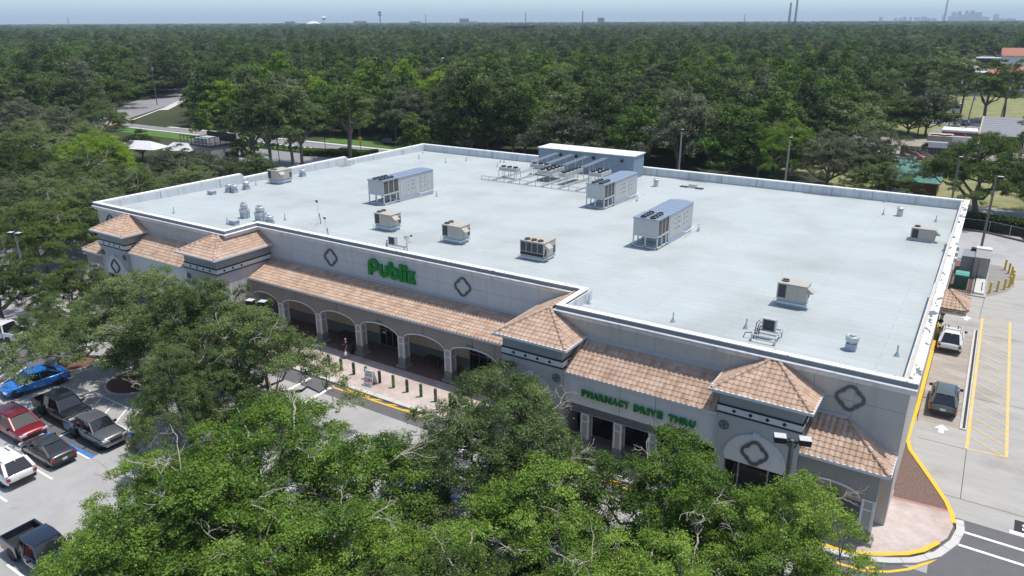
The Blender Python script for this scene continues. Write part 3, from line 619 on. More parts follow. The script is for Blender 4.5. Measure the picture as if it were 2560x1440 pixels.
def hip_tower(cx, zl_left, zl_right, left_back, right_back):
    """square tower with a hipped tile roof leaning on the front wall; *_back: how far the side roofs run back"""
    ze, za, yf, hw = 7.5, 9.0, 38.35, 2.8
    apex = Vector((cx, YW, za)); fl = Vector((cx - hw, yf, ze)); fr = Vector((cx + hw, yf, ze))
    # front face
    up = (apex - Vector((cx, yf, ze))); Lf = up.length
    tile_face(fl, (1, 0, 0), up, 0, [(0, 0), (2 * hw, 0), (hw, Lf)])
    # sides
    for sgn, back in ((-1, left_back), (1, right_back)):
        xe = cx + sgn * hw
        upv = Vector((cx, 0, za)) - Vector((xe, 0, ze)); Ls = upv.length
        ylen = back - yf; yr = YW - yf
        if sgn > 0:
            o = Vector((xe, yf, ze)); poly = [(0, 0), (ylen, 0), (ylen, Ls), (yr, Ls)] if back > YW + .1 else [(0, 0), (ylen, 0), (yr, Ls)]
            tile_face(o, (0, 1, 0), upv, 0, poly)
        else:
            o = Vector((xe, back, ze)); poly = [(0, 0), (ylen, 0), (ylen - yr, Ls), (0, Ls)] if back > YW + .1 else [(0, 0), (ylen, 0), (0, Ls)]
            tile_face(o, (0, -1, 0), upv, 0, poly)
        gutter((xe + sgn * .05, yf - .05, ze - .02), (xe + sgn * .05, back - .02, ze - .02))
    gutter((cx - hw - .1, yf - .05, ze - .021), (cx + hw + .1, yf - .05, ze - .021))
    ridge((fl + Vector((.05, .05, 0)), apex)); ridge((fr + Vector((-.05, .05, 0)), apex))
    if left_back > YW + .1 or right_back > YW + .1: ridge((apex, Vector((cx, max(left_back, right_back), za))))
    # walls
    wl_, wr_ = cx - 2.35, cx + 2.35; yfw = 38.8
    bl = YW if left_back < 42 else YM; br = YW if right_back < 42 else YM
    q = MB()
    q.box(wl_, wr_, yfw, yfw + .3, 6.52, 7.42); q.box(wl_, wl_ + .3, yfw + .3, bl, 6.52, 7.42); q.box(wr_ - .3, wr_, yfw + .3, br, 6.52, 7.42)
    q.box(wl_ + .3, wr_ - .3, yfw + .3, max(bl, br), 7.3, 7.42)
    q.build('tower_frieze', wall_arcade if False else M('frieze_grey', (0.33, 0.33, 0.325), var=0.05, streak=0.09) if 'frieze_grey' not in bpy.data.materials else bpy.data.materials['frieze_grey'], shop)
    # shaft with an arched opening below
    oz, ow = 3.0, 1.72
    q = MB()
    q.prism([(wl_, .15), (cx - ow, .15), (cx - ow, oz), (cx + ow, oz), (cx + ow, .15), (wr_, .15), (wr_, 5.93), (wl_, 5.93)], FRY(yfw + .3), .3)
    q.box(wl_, wl_ + .3, yfw + .3, bl, .15, 5.93); q.box(wr_ - .3, wr_, yfw + .3, br, .15, 5.93)
    q.build('tower_wall', wall_tower, shop)
    MB().box(cx - ow, cx + ow, yfw + 1.3, yfw + 1.35, .15, oz).build('shop_window', glass_dark, shop)
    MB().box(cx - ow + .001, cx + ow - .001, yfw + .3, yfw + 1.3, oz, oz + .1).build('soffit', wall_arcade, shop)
    for xx in (cx - ow / 2 - .3, cx + .6): MB().box(xx, xx + .08, yfw + 1.2, yfw + 1.3, .15, oz).build('window_mullion', steel, shop)
    # white band with black edges and black diamonds
    def band(z0, z1, o, nm, m):
        b = MB(); b.box(wl_ - o, wr_ + o, yfw - o, yfw + .1, z0, z1); b.box(wl_ - o, wl_ + .1, yfw + .1, bl, z0, z1); b.box(wr_ - .1, wr_ + o, yfw + .1, br, z0, z1); b.build(nm, m, shop)
    band(6.03, 6.43, .05, 'white_band', white_trim); band(5.93, 6.03, .075, 'black_trim', black_trim); band(6.43, 6.52, .075, 'black_trim', black_trim)
    for k in range(4):
        x = cx - 1.42 + .947 * k
        MB().prism([(x - .125, 6.23), (x, 6.105), (x + .125, 6.23), (x, 6.355)], FRY(yfw - .05), .03).build('diamond_ornament', black_trim, shop)
    for side, xx, bk in ((-1, wl_ - .05, bl), (1, wr_ + .05, br)):
        for k in range(2 if bk < 42 else 3):
            y = yfw + .75 + .95 * k
            MB().prism([(y - .125, 6.23), (y, 6.105), (y + .125, 6.23), (y, 6.355)], FRX(xx), .03 * side).build('diamond_ornament', black_trim, shop)
    # half round panel, keystone, quatrefoil, medallions
    zc = 3.25; rr = 1.69
    MB().prism([(cx - rr, 3.02)] + circ(cx, zc, rr, 24, PI, 0, True) + [(cx + rr, 3.02)], FRY(yfw), .05).build('arch_panel', wall_white, shop)
    MB().ring(circ(cx, zc, rr + .1, 26, PI, 0, True), circ(cx, zc, rr - .04, 26, PI, 0, True), FRY(yfw), .1, closed=False).build('arch_trim', white_trim, shop)
    MB().prism([(cx - .14, zc + rr - .12), (cx + .14, zc + rr - .12), (cx + .22, zc + rr + .25), (cx - .22, zc + rr + .25)], FRY(yfw), .17).build('keystone', white_trim, shop)
    quatrefoil(cx, 3.9, .80, FRY(yfw - .05))
    for sx in (-1.93, 1.93):
        x = cx + sx; z = 5.17
        MB().ring(circ(x, z, .30, 12), circ(x, z, .235, 12), FRY(yfw), .06).build('medallion', orn_dark, shop)
        MB().prism([(x + r * math.cos(t * PI / 4 + PI / 8), z + r * math.sin(t * PI / 4 + PI / 8)) for t, r in enumerate((.2, .09) * 4)], FRY(yfw), .05).build('star_relief', orn_dark, shop)
def quatrefoil(x, z, size, fr):
    def rho(t, grow=0.0):
        best = 0; c, r = .50, .50
        for ph in (0, PI / 2, PI, 3 * PI / 2):
            d = (t - ph + PI) % (2 * PI) - PI; s = r * r - (c * math.sin(d)) ** 2
            if abs(d) < PI / 2 and s > 0: best = max(best, c * math.cos(d) + math.sqrt(s))
        dd = abs((t - PI / 4) % (PI / 2)); dd = min(dd, PI / 2 - dd)
        return best, dd
    o, i_ = [], []
    for k in range(96):
        t = 2 * PI * k / 96; b, dd = rho(t)
        ro = b * size + (.11 if dd < .11 else 0); ri = b * size - .17 + (.05 if dd < .11 else 0)
        o.append((x + ro * math.cos(t), z + ro * math.sin(t))); i_.append((x + ri * math.cos(t), z + ri * math.sin(t)))
    return MB().ring(o, i_, fr, .09).build('quatrefoil_relief', orn_dark, shop)
hip_tower(-8.33, 0, 0, YW, YW)
hip_tower(-23.5, 0, 0, YM, YW)
hip_tower(-59.2, 0, 0, YW, YM)
hip_tower(-73.65, 0, 0, YW, YW)
quatrefoil(-4.1, 7.58, .80, FRY(YW)); quatrefoil(-77.6, 7.55, .80, FRY(YW))
quatrefoil(-48.6, 7.43, .83, FRY(YM)); quatrefoil(-33.75, 7.42, .83, FRY(YM))

# --- lean-to roofs
def lean_roof(xa, xb, yg, zg, yw, zw):
    up = Vector((0, yw - yg, zw - zg)); tile_face((xa, yg, zg), (1, 0, 0), up, 0, [(0, 0), (xb - xa, 0), (xb - xa, up.length), (0, up.length)])
    gutter((xa, yg - .03, zg - .05), (xb, yg - .03, zg - .05))
    MB().bar((xa, yw - .05, zw + .12), (xb, yw - .05, zw + .12), .10, .26).build('wall_flashing', flash_mat, shop)
lean_roof(-56.8, -25.9, 42.0, 4.83, YM, 6.0)
lean_roof(-21.1, -10.72, 38.95, 5.72, YW, 7.3)
lean_roof(-71.25, -61.6, 38.95, 5.72, YW, 7.3)
# low hipped roofs at both outer corners
for sg, xin, xout, xr in ((1, -5.95, -1.36, -4.03), (-1, -76.05, -79.84, -77.2)):
    yf, ze, za = 38.88, 4.72, 6.27
    upf = Vector((0, YW - yf, za - ze)); W = abs(xout - xin); ur = abs(xr - xin)
    if sg > 0:
        tile_face((xin, yf, ze), (1, 0, 0), upf, 0, [(0, 0), (W, 0), (ur, upf.length), (0, upf.length)])
        ups = Vector((xr - xout, 0, za - ze)); tile_face((xout, yf, ze), (0, 1, 0), ups, 0, [(0, 0), (YW - yf, 0), (YW - yf, ups.length)])
    else:
        tile_face((xout, yf, ze), (1, 0, 0), upf, 0, [(0, 0), (W, 0), (W, upf.length), (W - ur, upf.length)])
        ups = Vector((xr - xout, 0, za - ze)); tile_face((xout, YW, ze), (0, -1, 0), ups, 0, [(0, 0), (YW - yf, 0), (0, ups.length)])
    ridge((Vector((xout, yf, ze)), Vector((xr, YW, za)))); gutter((min(xin, xout), yf - .05, ze - .04), (max(xin, xout), yf - .05, ze - .04)); gutter((xout + sg * .05, yf, ze - .042), (xout + sg * .05, YW - .02, ze - .042))
    MB().bar((min(xin, xr), YW - .05, za + .1), (max(xin, xr), YW - .05, za + .1), .10, .2).build('wall_flashing', flash_mat, shop)
    MB().bar((xr, YW - .05, za + .08), (xout, YW - .05, ze + .16), .10, .2).build('wall_flashing', flash_mat, shop)
    # arcade wall below with one arch
    a, b = (xin + .0, xout - .42) if sg > 0 else (xout + .42, xin)
    xs0, xs1 = (a + .1, b - .78) if sg > 0 else (a + .78, b - .1)
    n = 18; cxm = (xs0 + xs1) / 2; hwid = (xs1 - xs0) / 2
    arch = [(xs0 + (xs1 - xs0) * i / n, 2.86 + .56 * math.sqrt(max(0, 1 - ((xs0 + (xs1 - xs0) * i / n - cxm) / hwid) ** 2))) for i in range(n + 1)]
    q = MB(); top = [(x, 4.62) for x, z in arch]
    q.ring(top, arch, FRY(39.35), .38, closed=False)
    if sg > 0: q.box(b - .78, b, 38.97, 39.35, 2.9, 4.62); q.box(a, a + .1, 38.97, 39.35, .15, 4.62); q.box(b - .38, b, 39.35, YW, 3.0, 4.62)
    else: q.box(a, a + .78, 38.97, 39.35, 2.9, 4.62); q.box(b - .1, b, 38.97, 39.35, .15, 4.62); q.box(a, a + .38, 39.35, YW, 3.0, 4.62)
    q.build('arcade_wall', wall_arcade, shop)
    MB().ring([(x, z + .12) for x, z in arch], arch, FRY(38.97), .05, closed=False).build('arch_trim', white_trim, shop)
    MB().box(min(xin, xout) + .1, max(xin, xout) - .1, YW - .03, YW - .004, 1.25, 4.6).build('arcade_back_wall', wall_beige, shop)
    MB().box(min(xin, xout) + .1, max(xin, xout) - .45, YW - .05, YW - .004, .15, 1.2).build('wainscot', wainscot, shop)

def column(x, y, w=.68, ztop=2.95):
    c = MB(); c.cbox((x, y, (1.0 + ztop) / 2), (w - .06, w - .06, ztop - 1.0)); p = c.build('column', M('column_grey', (0.36, 0.36, 0.355), var=0.05) if 'column_grey' not in bpy.data.materials else bpy.data.materials['column_grey'], shop)
    t = MB()
    for sx in (-1, 1):
        for sy in (-1, 1): t.cbox((x + sx * (w / 2 - .06), y + sy * (w / 2 - .06), (1.0 + ztop) / 2 + .002), (.13, .13, ztop - 1.004))
    for z in (ztop - .05, 2.32):
        for sy in (-1, 1): t.cbox((x, y + sy * (w / 2 - .035), z), (w - .262, .075, .10)); t.cbox((x + sy * (w / 2 - .035), y, z), (.075, w - .262, .10))
    t.build('column_trim', white_trim, p)
    MB().cbox((x, y, .68), (w + .04, w + .04, .66)).build('column_base', M('column_base_grey', (0.22, 0.215, 0.20), var=0.08) if 'column_base_grey' not in bpy.data.materials else bpy.data.materials['column_base_grey'], p)
    MB().cbox((x, y, .255), (w + .38, w + .38, .21), taper=.9).build('plinth', M('plinth_grey', (0.27, 0.265, 0.25), var=0.08) if 'plinth_grey' not in bpy.data.materials else bpy.data.materials['plinth_grey'], p)
column(-2.1, 39.27); column(-79.2, 39.27)
# --- long arcade
COLX = [-53.0, -48.06, -43.18, -38.35, -33.47, -28.35]
for x in COLX: column(x, 42.63)
q = MB()
spans = [(-56.85, COLX[0] - .34)] + [(COLX[i] + .34, COLX[i + 1] - .34) for i in range(5)] + [(COLX[5] + .34, -25.86)]
trims = MB()
for a, b in spans:
    n = 20; cxm, hwid = (a + b) / 2, (b - a) / 2
    full = b - a > 3
    arch = []
    for i in range(n + 1):
        x = a + (b - a) * i / n
        arch.append((x, 2.95 + (.62 * max(0.0, 1 - ((x - cxm) / hwid) ** 2) ** .62 if full else 0.35 * i / n if a < -50 else .35 * (1 - i / n) if False else .45 * i / n)))
    q.ring([(x, 4.72) for x, z in arch], arch, FRY(42.75), .45, closed=False)
    MB().ring([(x, z + .11) for x, z in arch], arch, FRY(42.3), .06, closed=False).build('arch_trim', white_trim, shop)
for x in COLX: q.box(x - .34, x + .34, 42.30, 42.75, 2.95, 4.72)
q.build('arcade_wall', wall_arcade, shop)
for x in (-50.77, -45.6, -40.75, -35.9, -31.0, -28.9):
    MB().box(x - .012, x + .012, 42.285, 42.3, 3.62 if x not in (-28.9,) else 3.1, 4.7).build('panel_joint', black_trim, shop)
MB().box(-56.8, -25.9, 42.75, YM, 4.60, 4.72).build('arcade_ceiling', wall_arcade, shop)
for a, b in ((-56.8, -43.05), (-40.9, -33.15), (-30.4, -25.9)):
    MB().box(a, b, YM - .06, YM - .004, 1.15, 3.88).build('arcade_back_wall', wall_beige, shop)
    MB().box(a, b, YM - .1, YM - .004, .155, 1.11).build('wainscot', wainscot, shop)
for a, b in ((-43.05, -40.9), (-33.15, -30.4)):
    d = MB(); d.box(a, b, YM - .05, YM - .004, .155, 3.0); dr = d.build('glass_door', glass_dark, shop)
    fr_ = MB(); n = 3
    for k in range(n + 1): x = a + (b - a) * k / n; fr_.box(x - .035, x + .035, YM - .12, YM - .05, .155, 3.0)
    for z in (.22, 1.75, 2.95): fr_.box(a + .036, b - .036, YM - .115, YM - .052, z - .04, z + .04)
    fr_.build('door_frame', M('anodised_frame', (0.25, 0.26, 0.27), metal=0.5, rough=0.4), dr)
MB().box(-42.75, -42.4, YM - .125, YM - .12, 1.35, 1.55).build('door_notice', white_trim, shop)
# --- drive through lettering wall
for xa, xb, withsign in ((-21.15, -10.68, True), (-71.3, -61.55, False)):
    q = MB(); q.box(xa, xb, 39.1, 39.35, 3.52, 5.66) if not withsign else None
    if withsign:
        for a, b in ((xa, -17.09), (-17.06, -14.68), (-14.65, xb)): MB().box(a, b, 39.1, 39.35, 3.52 if b < -12 else 3.3, 5.66).build('sign_wall', wall_white, shop)
    else: q.build('sign_wall', wall_white, shop)
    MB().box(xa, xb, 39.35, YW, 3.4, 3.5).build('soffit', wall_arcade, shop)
    # lattice strip
    lat = MB(); z0, z1 = 2.98, 3.46; x = xa + .3; xe = xb - 2.4
    lat_m = M('lattice_grey', (0.30, 0.30, 0.30)) if 'lattice_grey' not in bpy.data.materials else bpy.data.materials['lattice_grey']
    while x < xe:
        lat.bar((x, 39.2, z0), (x + .48, 39.2, z1), .09, .05); lat.bar((x, 39.26, z1), (x + .48, 39.26, z0), .09, .05); x += .24
    lat.box(xa, xe + .5, 39.12, 39.3, z1, z1 + .06); lat.box(xa, xe + .5, 39.12, 39.3, z0 - .06, z0)
    lat.build('lattice_panel', lat_m, shop)
    MB().box(xa, xe + .5, 39.33, 39.36, z0, z1).build('lattice_backing', wall_white, shop)
    for x in (xa + 1.6, xa + 4.0, xa + 6.45, xa + 8.9): column(x, 39.45, .6, 2.9)
    MB().box(xa, xb, YW - .04, YW - .004, .16, 3.4).build('shop_window', glass_dark, shop)
# letters
sign_green = M('sign_green', (0.008, 0.22, 0.035), rough=0.45, var=0.05, spec=0.4)
sign = bpy.data.objects.new('store_lettering', None); COL.objects.link(sign); sign.parent = shop
F = FRY(YM)
def rr_(cx, cz, R, r, a0, a1, d=.24, n=28): return MB().ring(circ(cx, cz, R, n, a0, a1, True), circ(cx, cz, r, n, a0, a1, True), F, d, closed=False)
def full(cx, cz, R, r, d=.24): return MB().ring(circ(cx, cz, R, 32), circ(cx, cz, r, 32), F, d)
def rect(b, x0, x1, z0, z1, d=.236): return b.prism([(x0, z0), (x1, z0), (x1, z1), (x0, z1)], F, d)
b = full(-43.29, 7.66, .585, .25); rect(b, -43.872, -43.51, 6.72, 7.62); b.build('letter', sign_green, sign)
b = rr_(-42.1, 7.26, .535, .185, PI, 2 * PI); rect(b, -42.635, -42.285, 7.26, 7.86, .24); rect(b, -41.915, -41.565, 7.26, 7.86, .24); b.build('letter', sign_green, sign)
b = full(-40.93, 7.28, .555, .22); rect(b, -41.484, -41.13, 7.3, 8.24); b.build('letter', sign_green, sign)
b = MB(); rect(b, -40.31, -39.96, 6.72, 8.24, .24); b.build('letter', sign_green, sign)
b = MB(); rect(b, -39.86, -39.51, 6.72, 7.74, .24); b.prism(circ(-39.685, 8.02, .22, 18), F, .238); b.build('letter', sign_green, sign)
b = MB(); b.prism([(-39.44, 6.72), (-39.03, 6.72), (-38.62, 7.84), (-39.0, 7.84)], F, .24); b.prism([(-39.4, 7.84), (-39.0, 7.84), (-38.58, 6.72), (-38.99, 6.72)], F, .235); b.build('letter', sign_green, sign)
sign2 = bpy.data.objects.new('drive_through_lettering', None); COL.objects.link(sign2); sign2.parent = shop
def word(s, x0, x1, z0, z1, ypl, par, m, depth, off=.03, gap=.12):
    wd = [0.92 if ch in 'MW' else 0.30 if ch == 'I' else 0.68 for ch in s]; tot = sum(wd) + gap * (len(s) - 1); k = (x1 - x0) / tot; x = x0
    for ch, cw1 in zip(s, wd):
        me = text_mesh(ch, 1.0, .08, off * (.45 if ch == 'Y' else 1), .0); fit_text(me, m, x, x + cw1 * k, z0, z1, lambda a, b, c: (a, ypl - depth * .5 - c / .08 * depth * .5, b))
        inst('letter', me, par); x += (cw1 + gap) * k
word('PHARMACY', -19.76, -16.38, 4.24, 4.72, 39.1, sign2, sign_green, .16, .035)
word('DRIVE', -16.06, -14.12, 4.22, 4.70, 39.1, sign2, sign_green, .16, .035)
word('THRU', -13.76, -12.03, 4.22, 4.70, 39.1, sign2, sign_green, .16, .035)
word('ENTRANCE', -13.0, -11.75, 3.42, 3.64, 39.1, sign2, sign_green, .03, .005)
teal = M('teal_lettering', (0.02, 0.16, 0.12))
for s_, x0 in (('EXIT', -40.95), ('ENTER', -31.6)): word(s_, x0, x0 + .75, 3.72, 3.9, 42.3, shop, teal, .02, .0)
# --- right side: drive through window, lights, canopy with its own tile roof
MB().box(XR, XR + .06, 72.0, 73.6, 1.0, 2.1).build('service_window', glass_dark, shop)
for y in (84.9, 87.2, 89.6): MB().box(XR, XR + .35, y - .3, y + .3, 4.3, 4.7).build('wall_light', lamp_top, shop)
for y in (76.8, 74.6): MB().lathe([(.02, 0), (.22, .05), (.22, .2), (.05, .3)], 10, (XR + .25, y, 1.2)).build('wall_fitting', black_metal, shop)
cx0, cx1, cy0, cy1, cz = XR, .92, 73.1, 76.8, 3.15
MB().box(cx0, cx1 - .1, cy0 + .1, cy1 - .1, cz - .55, cz).build('canopy', M('canopy_beige', (0.45, 0.42, 0.36), var=0.05), shop)
word('PHARMACY', cx0 + .25, cx0 + 1.15, cz - .36, cz - .2, cy0 + .1, shop, black_trim, .02, 0); word('DRIVE', cx0 + 1.3, cx0 + 1.85, cz - .36, cz - .2, cy0 + .1, shop, black_trim, .02, 0); word('THRU', cx0 + 2.0, cx1 - .2, cz - .36, cz - .2, cy0 + .1, shop, black_trim, .02, 0)
za = cz + 1.15; rx = cx0 + .5; ym = (cy0 + cy1) / 2
upf = Vector((0, ym - cy0, za - cz)); Wc = cx1 - cx0; ra = rx - cx0
tile_face((cx0, cy0, cz), (1, 0, 0), upf, 0, [(0, 0), (Wc, 0), (ra, upf.length), (0, upf.length)])
tile_face((cx1, cy1, cz), (-1, 0, 0), Vector((0, ym - cy1, za - cz)), 0, [(0, 0), (Wc, 0), (Wc, upf.length), (Wc - ra, upf.length)])
ups = Vector((rx - cx1, 0, za - cz)); tile_face((cx1, cy0, cz), (0, 1, 0), ups, 0, [(0, 0), (cy1 - cy0, 0), ((cy1 - cy0) / 2, ups.length)])
ridge(((cx1, cy0, cz), (rx, ym, za))); ridge(((cx1, cy1, cz), (rx, ym, za)))
# --- hand the tiles out: the 300 nearest are parts of their own, the rest one field
ALL_TILES.sort(key=lambda t: t[0])
for d_, vs, fs in ALL_TILES[:300]:
    me = bpy.data.meshes.new('roof_tile'); me.from_pydata(vs, [], fs); me.materials.append(tile_mat); me.polygons.foreach_set('use_smooth', [True] * len(fs)); me.set_sharp_from_angle(angle=R_(40))
    inst('roof_tile', me, shop)
V_, F_, T_ = [], [], []
rt = random.Random(4)
for d_, vs, fs in ALL_TILES[300:]:
    b0 = len(V_); V_ += vs; tt = rt.random()
    for f in fs: F_.append(tuple(i + b0 for i in f)); T_.append(tt)
me = bpy.data.meshes.new('roof_tiles'); me.from_pydata(V_, [], F_); me.materials.append(tile_mat_field)
at = me.attributes.new('tint', 'FLOAT', 'FACE'); at.data.foreach_set('value', T_)
inst('roof_tiles', me, shop, kind='stuff')
# ================================================================ machines and fittings on the roof
ahu_mat = M('ahu_panel', (0.47, 0.47, 0.46), rough=0.5, var=0.05, scale=2, metal=0.15, streak=0.08)
ahu_top = M('ahu_blue_grey_top', (0.27, 0.32, 0.40), rough=0.35, var=0.06, metal=0.3)
coil_mat = M('condenser_coil', (0.10, 0.085, 0.075), rough=0.7, var=0.2, scale=6)
rtu_mat = M('rooftop_unit_beige', (0.43, 0.395, 0.34), rough=0.55, var=0.05, scale=2, streak=0.08)
coil_dark = M('dark_coil', (0.045, 0.05, 0.06), rough=0.6, var=0.15, scale=5)
curb_mat = M('roof_curb', (0.36, 0.41, 0.46), rough=0.7, var=0.08)
fan_dark = M('fan_black', (0.012, 0.012, 0.014), rough=0.5)
blade_mat = M('fan_blade', (0.18, 0.18, 0.18), rough=0.5)
def fan(parent, x, y, z, r, mat=None, h=.09, n=16):
    b = MB(); b.ring(circ(x, y, r, n), circ(x, y, r * .9, n), lambda u, v, d: (u, v, z + d), h); o = b.build('fan_ring', fan_dark, parent)
    MB().ring(circ(x, y, r * 1.03, n), circ(x, y, r * .93, n), lambda u, v, d: (u, v, z + h + .001 + d), .015).build('fan_rim', mat or steel, o)
    MB().prism(circ(x, y, r * .9, n), lambda u, v, d: (u, v, z - .01 + d), .02).build('fan_well', fan_dark, o)
    b = MB()
    for k in range(4):
        a = k * PI / 2 + x * 3; ca, sa = math.cos(a), math.sin(a)
        b.add([(x + ca * .1, y + sa * .1, z + .02), (x + (ca - .35 * sa) * r * .8, y + (sa + .35 * ca) * r * .8, z + .03), (x + ca * r * .82, y + sa * r * .82, z + .06)], [(0, 1, 2)])
    b.prism(circ(x, y, r * .2, 8), lambda u, v, d: (u, v, z + .01 + d), .07); b.build('fan_blade', blade_mat, o)
    return o
def drum_fan(parent, x, y, z, r, h, mat): MB().lathe([(r, 0), (r, h), (r * .9, h)], 14, (x, y, z)).build('fan_drum', mat, parent, smooth=40)

def big_ahu(x0, y0, wx, label):
    """long air handler: condenser on a stand at the front (small Y), cabinet behind"""
    zr = roof_z(y0 + 1.5) + .0
    t = thing('air_handler', label, 'rooftop unit', (x0, y0, zr), 0, 'large air handlers on the roof')
    fl, cl = 2.55, 6.3
    f = MB()
    for x in (0.05, wx / 2, wx - .05):
        for y in (.05, 1.1, 2.1): 
            if x in (.05, wx - .05) or y == .05: f.box(x - .05, x + .05, y - .05, y + .05, .12, 1.2)
    for z in (.18, 1.2):
        f.box(0, wx, 0, .1, z - .06, z + .06); f.box(0, .1, .1, fl, z - .06, z + .06); f.box(wx - .1, wx, .1, fl, z - .06, z + .06)
    f.box(.3, wx - .3, fl - .4, fl - .3, .1, .5); f.bar((.3, .6, .2), (wx - .3, .6, .2), .08); f.bar((.3, 1.5, .2), (wx - .3, 1.5, .2), .08)
    f.box(.7, wx - .7, .5, 1.8, -.05, .12)
    f.build('stand', M('stand_grey', (0.55, 0.57, 0.58), rough=0.5, metal=0.2), t)
    c = MB(); c.box(0.03, wx - .03, 0.03, fl, 1.27, 2.75); c.build('condenser_cabinet', ahu_mat, t)
    s = MB()
    for k in range(4): yy = .03 + k * (fl - .03) / 3.0; s.box(wx - .035, wx + .01, yy - .04 if k else .03, yy + .04, 1.27, 2.74); s.box(-.012, .035, yy - .04 if k else .03, yy + .04, 1.27, 2.74)
    s.box(wx / 3 - .01, wx / 3 + .01, .02, .032, 1.3, 2.72); s.box(wx * .62 - .01, wx * .62 + .01, .02, .032, 1.3, 2.72)
    s.build('cabinet_seam', steel, t)
    for k in range(3):
        ya, yb = .08 + k * (fl - .05) / 3.0, .02 + (k + 1) * (fl - .05) / 3.0
        MB().box(wx - .03, wx - .018, ya, yb, 1.32, 2.68).build('coil_panel', coil_mat, t); MB().box(.014, .028, ya, yb, 1.32, 2.68).build('coil_panel', coil_mat, t)
    MB().box(-.06, wx + .06, -.06, fl, 2.75, 2.83).build('condenser_top', ahu_top, t)
    for i in range(2):
        for k in range(4): fan(t, wx * (.32 + .38 * i), .40 + .59 * k, 2.83, .27, steel, h=.15)
    b = MB(); b.box(.06, wx - .0, fl, fl + cl, .42, 2.72)
    b.build('cabinet', ahu_mat, t)
    p = MB(); yy = fl + .25; k = 0
    for dy in (.5, .45, .75, .22, .7, .8, .2, .75, .5, .8, .35):
        p.box(wx - .0, wx + .022, yy, yy + dy - .02, .46, 2.66); yy += dy
    p.build('access_panel', ahu_mat, t)
    h = MB()
    for y in (1.6, 2.3, 2.6, 3.9, 4.6): 
        for z in (1.1, 1.6, 2.05): h.box(wx + .02, wx + .05, fl + y, fl + y + .07, z, z + .1)
    h.build('door_latch', fan_dark, t)
    # slightly arched top in strips
    for k in range(7):
        ya, yb = fl + .02 + k * cl / 7, fl + (k + 1) * cl / 7
        pr = [(-.04, 2.70), (wx * .25, 2.78), (wx * .5, 2.81), (wx * .75, 2.78), (wx + .08, 2.70)]
        MB().prism([(a, z) for a, z in pr] + [(a, z + .045) for a, z in reversed(pr)], lambda u, v, d: (u, ya + d, v), yb - ya - .03).build('roof_strip', ahu_top, t)
    MB().box(-.0, wx + .03, fl + .05, fl + cl - .1, -.12, .42).build('roof_curb', curb_mat, t)
    pt = MB().tube([(wx + .03, fl + 3.2, .55), (wx + .45, fl + 3.3, .5), (wx + .5, fl + 3.3, .12), (wx + .5, fl + 3.3, .45), (wx + .35, fl + 6.0, .4), (wx + .8, fl + 6.5, .3), (wx + .8, fl + 6.5, 0)], .035, 6)
    pt.build('drain_pipe', M('white_pipe', (0.75, 0.75, 0.74)) if 'white_pipe' not in bpy.data.materials else bpy.data.materials['white_pipe'], t)
    return t
big_ahu(-58.2, 60.3, 2.3, 'long grey air handler on a stand, leftmost of the three large units')
big_ahu(-37.05, 72.7, 2.25, 'long grey air handler on a stand in front of the blue plant box')
big_ahu(-25.9, 60.35, 2.4, 'long grey air handler on a stand, nearest the right half of the roof')

